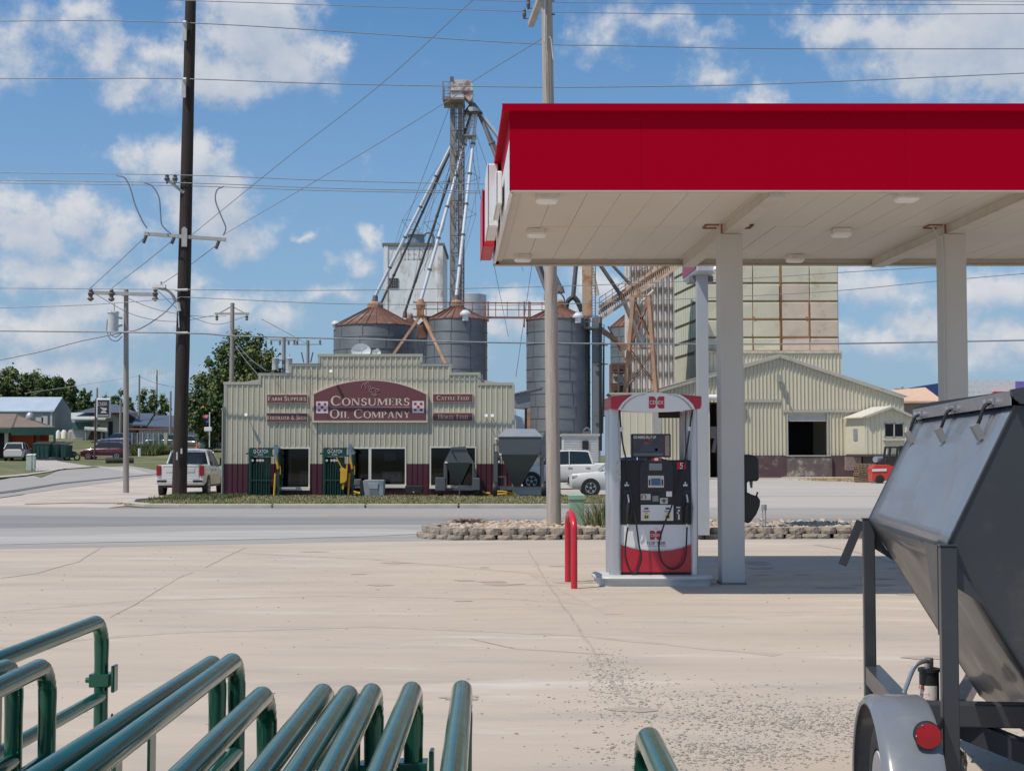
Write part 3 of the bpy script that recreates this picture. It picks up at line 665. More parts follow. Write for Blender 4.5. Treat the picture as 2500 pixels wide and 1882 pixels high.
q = MB(); O = P6(431, 1256, YP+.022); fit(q, text2d('TOP TIER'), O, P6(582, 1256, YP+.022)-O, P6(431, 1231, YP+.022)-O)
O = P6(437, 1268, YP+.022); fit(q, text2d('DETERGENT GASOLINE'), O, P6(580, 1268, YP+.022)-O, P6(437, 1262, YP+.022)-O); q.build('slogan', m_txd, pm)
q = MB(); q.tube([P6(507, 1133, YP+.03), P6(507, 1133, YP+.012)], .012, 10); q.build('lock', m_silver, pm)
# video screen
scr = part('video_screen', m_rub, (320, 621, 405, 585, YP+.0, .12), bevel=.012)
part('screen_picture', M('screen_dark', (.030, .032, .042), .15, var=.3, vs=6, stain=((.09, .06, .05), 5, .5, .7), emit=((.02, .02, .03), .6)), (331, 578, 412, 578, YP-.003, .002), par=scr)
part('picture_road', M('picture_grey', (.12, .13, .14), .3), (336, 560, 552, 572, YP-.006, .002), par=scr)
part('picture_cap', M('picture_red', (.22, .06, .05), .4), (415, 450, 455, 488, YP-.006, .002), (420, 478, 452, 460, YP-.006, .002), par=scr)
part('picture_buggy', M('picture_blue', (.05, .07, .10), .3), (390, 520, 500, 538, YP-.005, .002), (405, 440, 488, 500, YP-.005, .002), (500, 540, 515, 550, YP-.005, .002), par=scr)
part('screen_side_strip', M('strip_orange', (.55, .24, .10), .4), (579, 590, 418, 572, YP-.006, .004), par=scr); part('screen_side_panel', M('strip_grey', (.38, .40, .41), .4), (590, 609, 418, 572, YP-.006, .004), par=scr)
q = MB(); O = P6(607, 566, YP-.009); fit(q, text2d('GATORADE'), O, P6(607, 424, YP-.009)-O, P6(591, 566, YP-.009)-O); q.build('side_lettering', m_txd, scr)
q = MB(); O = P6(336, 444, YP-.008); fit(q, text2d('GO AHEAD, FILL IT UP'), O, P6(506, 444, YP-.008)-O, P6(336, 421, YP-.008)-O); q.build('screen_lettering', M('screen_text', (.6, .6, .6), .5, emit=((.6, .6, .6), .25)), scr)
q = MB(); q.tube([P6(470, 600, YP+.06), P6(470, 580, YP+.06)], .05, 8); q.build('screen_mount', m_rub, pm)
# arched head
q = MB(); Yh = YP-.16
q.prism([P6(x, y, Yh) for x, y in [(160, 118), (330, 104), (510, 98), (690, 103), (858, 117), (858, 186), (848, 213), (700, 226), (510, 232), (330, 226), (160, 216)]], (0, .78, 0)); SH(q, Yh); hd = q.build('head', m_pred, pm, bevel=.012)
q = MB(); q.prism([P6(x, y, Yh-.022) for x, y in [(214, 219), (330, 233), (420, 238), (510, 240), (600, 238), (690, 232), (808, 214), (790, 178), (758, 145), (720, 118), (690, 103), (640, 97), (570, 94), (510, 93), (440, 94), (380, 96), (330, 104), (290, 130), (250, 165)]], (0, .03, 0)); q.build('head_panel', m_pwht, pm, bevel=.006)
q = MB(); e = [(222, 212), (252, 170), (293, 135), (340, 112), (405, 98)]
for s_ in (1, -1):
    for a, b in zip(e, e[1:]):
        f = lambda x: x if s_ == 1 else 1023-x
        q.quad(P6(f(a[0]+14), a[1]+2, Yh-.026), P6(f(b[0]+14), b[1]+2, Yh-.026), P6(f(b[0]+27), b[1]+4, Yh-.026), P6(f(a[0]+27), a[1]+4, Yh-.026))
q.build('head_stripe', M('stripe_grey', (.33, .32, .38), .5), pm)
q = MB(); qw = MB(); logo(q, qw, 453, 571, 119, 210, Yh-.026); q.build('head_logo', m_pred, pm); qw.build('head_lettering', m_txt, pm)
part('head_underside_panel', m_rub, (528, 690, 232, 283, YP+.28, .05))
part('rear_post', m_col, (690, 722, 235, 605, YP+.40, .08))
# nozzles and hoses
def nozzle(cx, s=1):
    q = MB(); pb(q, cx-34, cx+36, 830, 960, YP+.004, .02); bt = q.build('nozzle_boot', m_dgry, pm, bevel=.01)
    q = MB(); pb(q, cx-26, cx+26, 858, 1095, YP-.001, .01); q.build('boot_recess', m_rub, bt)
    Y = YP-.06; nz = MB(); nz.tube([P6(cx-2, 870, Y+.02), P6(cx+4, 905, Y), P6(cx+6, 935, Y)], .012, 8); n_ = nz.build('nozzle_spout', m_silver, pm, smooth=True)
    nz = MB(); nz.tube([P6(cx+4, 930, Y), P6(cx+2, 965, Y), P6(cx, 1010, Y), P6(cx-6, 1060, Y), P6(cx-2, 1095, Y)], [.022, .034, .028, .024, .018], 10); nz.tube(curve3([P6(cx+14, 950, Y-.02), P6(cx+30, 1000, Y-.03), P6(cx+16, 1050, Y-.02)]), .007, 6); nb = nz.build('nozzle_body', m_rub, pm, smooth=True)
    nz = MB(); nz.tube([P6(cx-2, 1085, Y), P6(cx-4, 1130, Y)], .014, 8); nz.build('hose_swivel', m_silver, nb, smooth=True)
nozzle(294); nozzle(745)
def hose(pts, Y): 
    q = MB(); q.tube(curve3([P6(x, y, Y+d) for x, y, d in pts], 6), .0115, 8); return q.build('hose', m_rub, pm, smooth=True)
hose([(228, 222, .05), (236, 330, .0), (252, 480, 0), (290, 660, -.03), (316, 870, -.06), (350, 1050, -.06), (375, 1240, -.04), (394, 1350, -.03), (372, 1440, -.02), (340, 1472, -.02), (303, 1440, -.02), (272, 1330, -.03), (280, 1200, -.04), (292, 1120, -.05)], YP-.06)
hose([(786, 222, .05), (771, 330, 0), (750, 480, 0), (718, 660, -.03), (680, 800, -.06), (620, 980, -.06), (566, 1110, -.06), (530, 1250, -.04), (545, 1360, -.03), (585, 1420, -.02), (640, 1441, -.02), (700, 1410, -.02), (734, 1330, -.03), (742, 1200, -.04), (745, 1120, -.05)], YP-.06)
for cx, y in ((240, 375), (764, 370)):
    q = MB(); q.tube([P6(cx, y-20, YP-.06), P6(cx+(4 if cx < 500 else -4), y+12, YP-.06)], .02, 8); q.build('breakaway', m_silver, pm)
for cx in (283, 732):
    q = MB(); q.cbox(P6(cx, 798, YP+.0), .06, .012, .028); q.cbox(P6(cx, 784, YP+.0), .018, .014, .04); q.build('fuel_mark', m_silver, pm)
q = MB(); pb(q, 208, 236, 615, 768, YP-.03, .008); q.build('warning_decal', M('decal', (.50, .47, .45), .6, var=.3, vs=30), pm)
# windscreen wash station on the first column
ws = root('windscreen_wash_station', (3.27, 19.6, 0), 'black windscreen wash and towel station beside the nearer canopy column', 'wash station')
def Z6b(x, y, Y=19.55): return at(*Z6(x, y), Y)
q = MB(); q.prism([Z6b(x, y) for x, y in ((1166, 610), (1185, 572), (1205, 560), (1275, 573), (1296, 600), (1300, 750), (1285, 768), (1215, 768), (1204, 790), (1204, 850), (1166, 850))], (0, .26, 0)); q.build('towel_dispenser', m_blk2, ws, bevel=.02)
q = MB(); q.prism([Z6b(x, y) for x, y in ((1164, 850), (1204, 850), (1240, 868), (1290, 885), (1310, 915), (1305, 960), (1280, 1020), (1235, 1080), (1215, 1092), (1166, 1072))], (0, .28, 0)); q.build('wash_bucket', m_blk2, ws, bevel=.02)
q = MB(); q.tube([Z6b(1276, 885, 19.6), Z6b(1287, 850, 19.6)], .012, 8); q.build('squeegee_handle', m_rub, ws)
q = MB(); q.prism([Z6b(x, y, 19.62) for x, y in ((1222, 766), (1250, 766), (1247, 820), (1232, 820))], (0, .01, 0)); q.build('paper_towel', M('towel_blue', (.12, .16, .22), .8), ws)
q = MB(); q.box(3.13, 3.2, 19.56, 19.8, .85, 1.70); q.build('mounting_rail', m_blk2, ws)
# red hoop guard
q = MB(); r_ = .043
pth = [(.813, 18.85, 0), (.813, 18.85, .78)] + [(.79+.0226*math.cos(R(t)), 19.325-.475*math.cos(R(t)), .78+.19*math.sin(R(t))) for t in range(8, 173, 12)] + [(.768, 19.8, .78), (.768, 19.8, 0)]
q.tube(pth, r_, 14); hp = q.build('hoop_bollard', M('bollard_red', (.52, .012, .03), .4, var=.06, vs=4, coat=.2, stain=((.40, .05, .05), 8, .62, .8)), smooth=True); tag(hp, 'red painted steel hoop guard left of the pump island', 'bollard')
# pylon price sign behind the pump
ps = root('pylon_sign', (3.95, 29.7, 0), 'tall pylon sign with maroon lettered face behind the pump', 'sign')
q = MB(); a = at(1704, 1316, 29.7); b = at(1731, 1316, 29.7); q.box(a.x, b.x, 29.6, 29.83, .1, 6.4); q.build('pole', M('pylon_grey', (.36, .39, .42), .5, var=.04), ps)
P0 = at(1701, 664, 29.2); P1 = at(1752, 664, 29.2); Q0 = at(1667, 690, 31.0); dz = Q0-P0; dz.z = 0
q = MB(); q.prism([P0, P1, P1+dz, P0+dz], (0, 0, 2.0)); q.build('cabinet', M('cabinet_grey', (.42, .46, .50), .5), ps, bevel=.03)
q = MB(); nn = Vector((-.012, -.001, 0)); q.prism([P0+dz*.03+nn+Vector((0,0,.08)), P0+dz*.97+nn+Vector((0,0,.08)), P0+dz*.97+nn+Vector((0,0,1.92)), P0+dz*.03+nn+Vector((0,0,1.92))], nn*.5); q.build('sign_face', M('sign_maroon', (.27, .045, .09), .5), ps)
q = MB(); O = P0+dz*.97+nn*2+Vector((0, 0, .42)); fit(q, text2d('FARM'), O, dz*-.9, Vector((0, 0, .55))); q.build('sign_lettering', m_txt, ps)
q = MB(); q.cbox((P0+P1)/2+dz*.5+Vector((0, 0, -.06)), .5, .5, .12); q.build('collar', M('collar', (.2, .2, .2), .6), ps)
q = MB(); q.cbox(at(1748, 655, 29.15), .10, .12, .16); q.tube([at(1748, 655, 29.1), at(1747, 662, 29.0)], .05, 8); q.build('floodlight', m_wht, ps)
# ================================================================== FARM STORE
YS = 60.0
def SP_(x, y, Y=YS): return at(x, y, Y)
m_sid = M('store_siding', (.455, .425, .335), .5, var=.04, vs=1.5, stain=((.33, .32, .26), 1, .6, .8))
m_trim = M('store_trim', (.42, .41, .345), .5, var=.05)
m_mar = M('store_maroon', (.075, .016, .028), .45, var=.1, vs=2)
m_crm = M('cream_paint', (.74, .71, .62), .5, var=.05)
m_sgn = M('sign_maroon_board', (.155, .052, .060), .6, var=.05, vs=1)
m_sgt = M('sign_cream', (.66, .54, .45), .6, var=.03)
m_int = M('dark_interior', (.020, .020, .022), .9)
m_gls = glassmat('window_glass', (.55, .58, .60))
st = root('farm_store', (SP_(897, 1212).x, YS, 0), 'beige ribbed metal farm supply store with stepped parapet and maroon base', 'store')
STEP = [(546, 631, 933), (631, 706, 911), (706, 776, 888), (776, 1031, 865), (1031, 1102, 888), (1102, 1172, 910), (1172, 1254, 935)]
WIN = [(679, 757, 1092, 1196, 'w1'), (861, 992, 1092, 1190, 'w2'), (1049, 1163, 1090, 1192, 'w3')]
def openx(x):        # z intervals that are wall at this column
    top = min(t for a, b, t in STEP if a-1 <= x <= b+1)
    cuts = [(w[2], w[3]) for w in WIN if w[0] <= x <= w[1]]
    return top, cuts
xs = sorted(set([546, 1254] + [a for a, b, t in STEP] + [w[0] for w in WIN] + [w[1] for w in WIN]))
q = MB()
for a, b in zip(xs, xs[1:]):
    top, cuts = openx((a+b)/2)
    segs = [(top, 1212)] if not cuts else [(top, cuts[0][0]), (cuts[0][1], 1212)]
    for s, e in segs:
        if e > 1132 and s < 1132: pbox(q, a, b, s, 1132, YS, .12)
        elif e <= 1132: pbox(q, a, b, s, e, YS, .12)
q.build('wall', m_sid, st)
q = MB()
for a, b in zip(xs, xs[1:]):
    top, cuts = openx((a+b)/2)
    segs = [(1132, 1212)] if not cuts else [(cuts[0][1], 1212)]
    for s, e in segs: pbox(q, a, b, s, e, YS+.004, .12)
wn = q.build('wainscot', m_mar, st)
q = MB(); qm = MB(); nr = 55
for i in range(nr+1):
    x = 552+i*12.93
    if x > 1250: break
    top, cuts = openx(x)
    lo = [(top+4, 1132)] if not cuts else [(top+4, cuts[0][0]-2)]
    z0 = [(1133, 1212)] if not cuts else [(max(cuts[0][1]+2, 1133), 1212)]
    for s, e in lo:
        a = at(x, e, YS); b = at(x, s, YS); c = a.x
        q.prism([(c-.030, YS+.001, a.z), (c-.014, YS-.028, a.z), (c+.014, YS-.028, a.z), (c+.030, YS+.001, a.z)], (0, 0, b.z-a.z))
        for dx in (-.075, .075): q.prism([(c+dx-.008, YS+.001, a.z), (c+dx, YS-.006, a.z), (c+dx+.008, YS+.001, a.z)], (0, 0, b.z-a.z))
    for s, e in z0:
        a = at(x, e, YS); b = at(x, s, YS); c = a.x
        qm.prism([(c-.030, YS+.005, a.z), (c-.014, YS-.024, a.z), (c+.014, YS-.024, a.z), (c+.030, YS+.005, a.z)], (0, 0, b.z-a.z))
q.build('siding_ribs', M('rib_sunlit', (.60, .56, .44), .5, var=.04), st); qm.build('maroon_ribs', m_mar, st)  # upper ribs paler than the siding: light they catch is put into their colour
q = MB()
for a, b, t in STEP: pbox(q, a-1, b+1, t-1, t+5.5, YS-.045, .22)
for (x, t0, t1) in ((546, 933, 1003), (631, 911, 933), (706, 888, 911), (776, 865, 888), (1031, 865, 888), (1102, 888, 910), (1172, 910, 935)):
    s = 0 if x < 900 else -6
    pbox(q, x+s, x+s+6, t0+4, t1+6, YS-.04, .10)
pbox(q, 1250, 1256, 940, 1212, YS-.05, .2); pbox(q, 540, 547, 1003, 1212, YS-.05, .2); q.build('parapet_trim', m_trim, st)
q = MB(); pbox(q, 540, 544, 998, 1210, YS-.12, .08); q.bar(at(541, 1000, YS-.08), at(549, 996, YS), .1); pbox(q, 1257, 1260, 1001, 1135, YS-.12, .08); q.build('downspouts', m_trim, st)
q = MB(); a = at(549, 1212, YS); b = at(1251, 935, YS)   # body behind the false front
q.box(a.x, a.x+.1, YS+.12, YS+16, 0, b.z-.1); q.box(b.x-.1, b.x, YS+.12, YS+16, 0, b.z-.1); q.box(a.x, b.x, YS+15.9, YS+16, 0, b.z-.1); q.build('side_walls', m_sid, st)
xm = (a.x+b.x)/2; q = MB(); q.prism([(a.x-.1, YS+.14, b.z-.1), (b.x+.1, YS+.14, b.z-.1), (xm, YS+.14, b.z+1.0)], (0, 16, 0)); q.build('roof', m_trim, st)
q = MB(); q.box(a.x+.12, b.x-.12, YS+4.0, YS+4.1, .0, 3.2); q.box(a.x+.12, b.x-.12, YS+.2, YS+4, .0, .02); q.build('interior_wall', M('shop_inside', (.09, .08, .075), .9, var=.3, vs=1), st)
rdm = random.Random(11)
for (x0, x1, y0, y1, nm) in WIN:
    a = at(x0, y1, YS); b = at(x1, y0, YS); q = MB(); t = .055
    q.box(a.x, a.x+t, YS-.03, YS+.14, a.z, b.z); q.box(b.x-t, b.x, YS-.03, YS+.14, a.z, b.z); q.box(a.x+t, b.x-t, YS-.03, YS+.14, b.z-t, b.z)
    if nm == 'w2': m = at(903, 1150, YS).x; q.box(m-.055, m+.055, YS-.025, YS+.1, a.z+.13, b.z-t)
    fr = q.build('window_frame', m_crm, st)
    q = MB(); q.box(a.x-.01, b.x+.01, YS-.07, YS+.13, a.z-.01, a.z+.13); q.build('sill', m_crm, fr)
    q = MB(); q.quad((a.x+t, YS+.07, a.z+.13), (b.x-t, YS+.07, a.z+.13), (b.x-t, YS+.07, b.z-t), (a.x+t, YS+.07, b.z-t)); q.build('window_pane', m_gls, fr)
# shelves and stock seen dimly through the glass
def interior(px0, px1, py0, py1, dep, col, nm, lab):
    m = M('stock_'+nm, tuple(min(c*2.2, .7) for c in col), .8, var=.35, vs=6); q = MB(); a = at(px0, py1, YS); b = at(px1, py0, YS)
    q.box(a.x, b.x, YS+dep, YS+dep+.5, a.z, b.z); o = q.build(nm, m, None, bevel=.03); return tag(o, lab, nm.replace('_', ' '))
interior(720, 745, 1150, 1185, 1.2, (.14, .12, .11), 'stock_carton', 'brown carton inside the leftmost store window')
interior(695, 700, 1120, 1185, 1.0, (.12, .12, .12), 'display_pole', 'grey display pole inside the leftmost store window')
interior(925, 975, 1152, 1178, 1.4, (.20, .19, .18), 'sales_counter', 'pale counter behind the middle store window glass')
interior(925, 955, 1104, 1126, 2.6, (.20, .20, .19), 'wall_notice', 'pale notice board inside the middle store window')
interior(1053, 1083, 1144, 1152, 1.2, (.16, .12, .10), 'feed_sack', 'stacked feed sack behind the glass left of the small hopper, top one')
interior(1055, 1084, 1153, 1163, 1.2, (.13, .10, .08), 'feed_sack', 'stacked feed sack behind the glass left of the small hopper, second one')
# main arched sign
def sign_board(px0, px1, py0, py1, rows, label, nm='sign_board'):
    r = root(nm, (at((px0+px1)/2, py1, YS).x, YS-.05, at(px0, py1, YS).z), label, 'sign', group='maroon lettered boards on the store front')
    q = MB(); pbox(q, px0, px1, py0, py1, YS-.075, .05); q.build('frame', m_sgt, r)
    q = MB(); pbox(q, px0+1.6, px1-1.6, py0+1.6, py1-1.6, YS-.085, .02); q.build('board', m_sgn, r)
    for (tx, a, b, c, d) in rows:
        q = MB(); O = at(a, d, YS-.09); fit(q, serif(tx), O, at(b, d, YS-.09)-O, at(a, c, YS-.09)-O); q.build('lettering', m_sgt, r, recalc=False)
    return r
sign_board(650, 751.5, 962, 984.5, [('FARM SUPPLIES', 654, 747, 967, 978.5)], 'maroon board reading FARM SUPPLIES, upper left of the arched sign')
sign_board(650, 751.5, 1008, 1031, [('FERTILIZER & SEED', 652.5, 747.5, 1013, 1024.5)], 'maroon board reading FERTILIZER & SEED, lower left of the arched sign')
sign_board(1055.5, 1155, 960.5, 982.5, [('CATTLE FEED', 1066, 1145, 965.5, 977)], 'maroon board reading CATTLE FEED, upper right of the arched sign')
sign_board(1055.5, 1155, 1006.5, 1029, [('HORSE FEED', 1069, 1142, 1011.5, 1023)], 'maroon board reading HORSE FEED, lower right of the arched sign')
ms = root('arched_sign', (at(903, 1031, YS).x, YS-.15, at(903, 1031, YS).z), 'large arched maroon sign reading CONSUMERS OIL COMPANY with horse head', 'sign')
def Z5(x, y, Y): return at(760+x/7.373, 920+y/7.375, Y)
def archp(i0, Y, yb, ya, yt, x0, x1, n=24):
    pts = [Z5(x0, yb, Y), Z5(x1, yb, Y)]
    for i in range(n+1):
        t = 1-i/n; x = x0+(x1-x0)*t; u = 2*t-1; pts.append(Z5(x, ya-(ya-yt)*(1-abs(u)**2.05), Y))
    return pts
q = MB(); q.prism(archp(0, YS-.16, 820, 300, 52, 18, 2092), (0, .16, 0)); q.build('frame', m_sgt, ms)
q = MB(); q.prism(archp(0, YS-.172, 778, 313, 66, 44, 2066), (0, .02, 0)); q.build('board', m_sgn, ms)
for tx, a, b, c, d in (('CONSUMERS', 350, 1768, 340, 520), ('OIL COMPANY', 333, 1785, 580, 745)):
    q = MB(); O = Z5(a, d, YS-.178); fit(q, serif(tx), O, Z5(b, d, YS-.178)-O, Z5(a, c, YS-.178)-O); q.build('lettering', m_sgt, ms, recalc=False)
q = MB(); q.quad(Z5(345, 556, YS-.178), Z5(1775, 556, YS-.178), Z5(1775, 535, YS-.178), Z5(345, 535, YS-.178)); q.build('dividing_line', M('sign_pink', (.40, .22, .22), .6), ms)
m_chk = M('check_red', (.36, .03, .04), .6); m_chw = M('check_white', (.70, .62, .66), .6)
for x0, y0 in ((88, 440), (1818, 434)):
    q = MB(); q.quad(Z5(x0, y0+214, YS-.178), Z5(x0+212, y0+214, YS-.178), Z5(x0+212, y0, YS-.178), Z5(x0, y0, YS-.178)); e = q.build('checkered_emblem', m_chw, ms)
    q = MB()
    for cx, cy in ((53, 52), (159, 52), (106, 106), (53, 160), (159, 160)): q.quad(*[Z5(x0+cx+a, y0+cy+b, YS-.182) for a, b in ((-24, 22), (24, 22), (24, -22), (-24, -22))])
    q.build('red_checks', m_chk, e)
q = MB()
for pts in ([(905, 215), (910, 170), (935, 130), (965, 110)], [(975, 225), (985, 175), (960, 150), (995, 120), (985, 95), (1010, 105), (1035, 90), (1035, 120), (1060, 165), (1075, 200), (1045, 225), (1045, 260), (1080, 270)], [(1000, 140), (1020, 160), (1035, 200)], [(1080, 235), (1110, 205), (1150, 210)], [(1090, 260), (1085, 295), (1115, 335), (1165, 335), (1175, 315), (1125, 310), (1110, 270)], [(1165, 300), (1150, 260), (1165, 225), (1215, 230), (1215, 255), (1180, 265)]):
    P = curve3([Z5(x, y, YS-.178) for x, y in pts], 4)
    for a, b in zip(P, P[1:]): q.bar(a, b, .004, .028, up=(0, -1, 0)) if False else q.tube([a, b], .013, 5)
q.build('horse_outline', M('sign_pink', (.40, .22, .22), .6), ms)
# flood lamps on short arms
def wall_lamp(px, py, label, arm=.30):
    p = at(px, py, YS-arm); r = root('wall_lamp', (p.x, YS, p.z), label, 'lamp', group='white flood lamps on the store front')
    q = MB(); q.tube([(p.x+.02, YS, p.z-.1), (p.x, YS-arm*.5, p.z), (p.x, YS-arm, p.z)], .018, 6); q.build('arm', m_crm, r)
    q = MB(); q.tube([(p.x, YS-arm-.05, p.z+.03), (p.x, YS-arm+.1, p.z-.02)], [.07, .05], 10); q.build('head', m_wht, r, smooth=True)
wall_lamp(601, 1014, 'white lamp on the wall left of FERTILIZER & SEED'); wall_lamp(808, 908, 'white lamp standing out above the arched sign', .45)
wall_lamp(1187, 1016, 'left one of the two white lamps right of HORSE FEED', .45); wall_lamp(1202, 1016, 'right one of the two white lamps right of HORSE FEED', .5)
# satellite dishes on the store roof
def dish(px, py, rw, Y, label):
    p = at(px, py, Y); r = root('satellite_dish', (p.x, Y, p.z-.6), label, 'dish', group='satellite dishes on the store roof')
    q = MB(); R_ = rw/F*Y; prof = [(R_*k, .25*R_*k*k) for k in (0.02, .3, .6, .85, 1)]
    q.lathe((0, 0, 0), prof, 20, 'Y'); 
    for v in q.v: v.x, v.y, v.z = v.x+p.x, -v.y+p.y, v.z*.75+p.z
    q.build('reflector', m_wht, r, smooth=True)
    q = MB(); q.tube([(p.x, Y+.05, p.z-.9), (p.x, Y+.05, p.z)], .03, 6); q.tube([(p.x, Y, p.z-.35*R_), (p.x+.1, Y-.5, p.z+.05)], .018, 6); q.cbox((p.x+.1, Y-.5, p.z+.08), .12, .1, .14); q.build('mount_arm', M('dish_grey', (.5, .55, .6), .5), r)
dish(882, 857, 24, 66, 'large satellite dish peeking over the store parapet'); dish(919, 861, 11, 65.5, 'small satellite dish beside the larger one')
# ------------------------------------------------------------------ goods before the store
m_grn = M('chute_green', (.006, .050, .035), .35, var=.15, vs=4); m_yel2 = M('chute_yellow', (.62, .36, .02), .45, var=.1)
m_gun = M('gunmetal_paint', (.085, .095, .105), .38, var=.08, vs=1.5, coat=.15)
m_tan = M('ground_glare_tan', (.20, .17, .13), .6)
def YC(x, y, Y=58.9): return at(600+x/6.506, 1080+y/6.506, Y)     # crop of the chutes
def chute(dx, label, lever):
    r = root('head_gate', (YC(230+dx, 860).x, 59.1, .06), label, 'cattle head gate', group='green cattle head gates before the store')
    def zz(x, y, Y=58.9): return YC(x+dx, y, Y)
    q = MB()
    for x in (60, 515): a = zz(x, 858); b = zz(x, 90); q.box(a.x-.04, a.x+.04, 58.9, 59.5, .07, b.z)
    for y in (95, 210, 600, 840): a = zz(60, y); b = zz(515, y); q.box(a.x, b.x, 58.92, 58.98, a.z-.03, a.z+.03); q.box(a.x, b.x, 59.42, 59.48, a.z-.03, a.z+.03)
    q.build('frame', m_grn, r)
    q = MB()
    for i, x in enumerate(range(85, 400, 40)): a = zz(x, 855); b = zz(x, 330 if i % 2 else 230); q.tube([(a.x, 58.95+.03*(i % 2), .09), (a.x, 58.95+.03*(i % 2), b.z)], .03, 6)
    q.build('gate_bars', m_grn, r)
    q = MB(); a = zz(62, 215); b = zz(425, 88); q.box(a.x, b.x, 58.86, 58.90, a.z, b.z); hp = q.build('header_plate', m_grn, r)
    q = MB(); a = zz(75, 850); b = zz(370, 230); q.box(a.x, b.x, 59.36, 59.40, .08, b.z); q.build('side_sheet', M('chute_dark', (.006, .022, .018), .5), r)
    q = MB(); O = zz(122, 178, 58.85); fit(q, text2d('Q-CATCH'), O, zz(350, 178, 58.85)-O, zz(122, 112, 58.85)-O); O = zz(190, 205, 58.85); fit(q, text2d('86 SERIES'), O, zz(275, 205, 58.85)-O, zz(190, 184, 58.85)-O); q.build('header_lettering', M('pale_blue_text', (.62, .72, .78), .5), hp)
    q = MB(); q.prism([zz(160, 108, 58.85), zz(200, 108, 58.85), zz(200, 82, 58.85), zz(160, 82, 58.85)], (0, .02, 0)); q.build('header_badge', M('badge_red', (.40, .12, .10), .6), hp)
    q = MB()
    for x in (110, 185, 230, 272): c = zz(x, 285, 58.86); q.tube([(c.x, 58.84, c.z), (c.x, 58.9, c.z)], .05 if x != 230 else .06, 8)
    q.build('round_labels', M('label_offwhite', (.50, .52, .48), .6), r)
    q = MB(); q.tube([zz(485, 210), zz(512, 420)], .045, 6); q.tube([zz(545, 370), zz(552, 440), zz(548, 510)], .018, 6); q.tube([zz(470, 490), zz(450, 855)], .045, 6); q.build('yellow_levers', m_yel2, r)
    q = MB()
    for k in range(9):
        t = rdm.random; c = zz(430+t()*80, 60+t()*150, 58.8); q.prism([c, c+Vector((.1*t(), -.05, .16*t()+.03)), c+Vector((.14, .02, .05)), c+Vector((.05, .03, -.16*t()-.02))], (0, .01, 0))
    q.build('plastic_wrap', M('plastic_wrap', (.45, .52, .60), .35), r)
    q = MB(); q.bar(zz(0, 180), zz(60, 170), .06); q.build('side_hinge', m_grn, r)
    if lever:
        q = MB(); q.bar(zz(265, 245, 58.75), zz(355, 410, 58.75), .07, .04); q.prism([zz(x, y, 58.7) for x, y in ((315, 420), (350, 395), (410, 430), (425, 340), (440, 350), (425, 600), (390, 640), (320, 650), (325, 480))], (0, .12, 0)); q.prism([zz(x, y, 58.74) for x, y in ((345, 660), (390, 655), (375, 750), (350, 745))], (0, .05, 0)); q.build('squeeze_control', m_yel2, r, bevel=.01)
    return r
chute(0, 'green cattle head gate nearest the left corner of the store, no yellow box', False)
chute(1178, 'green cattle head gate with yellow control box before the middle window', True)
def C6(x, y, Y=59.0): return at(1060+x/7.373, 1020+y/7.373, Y)
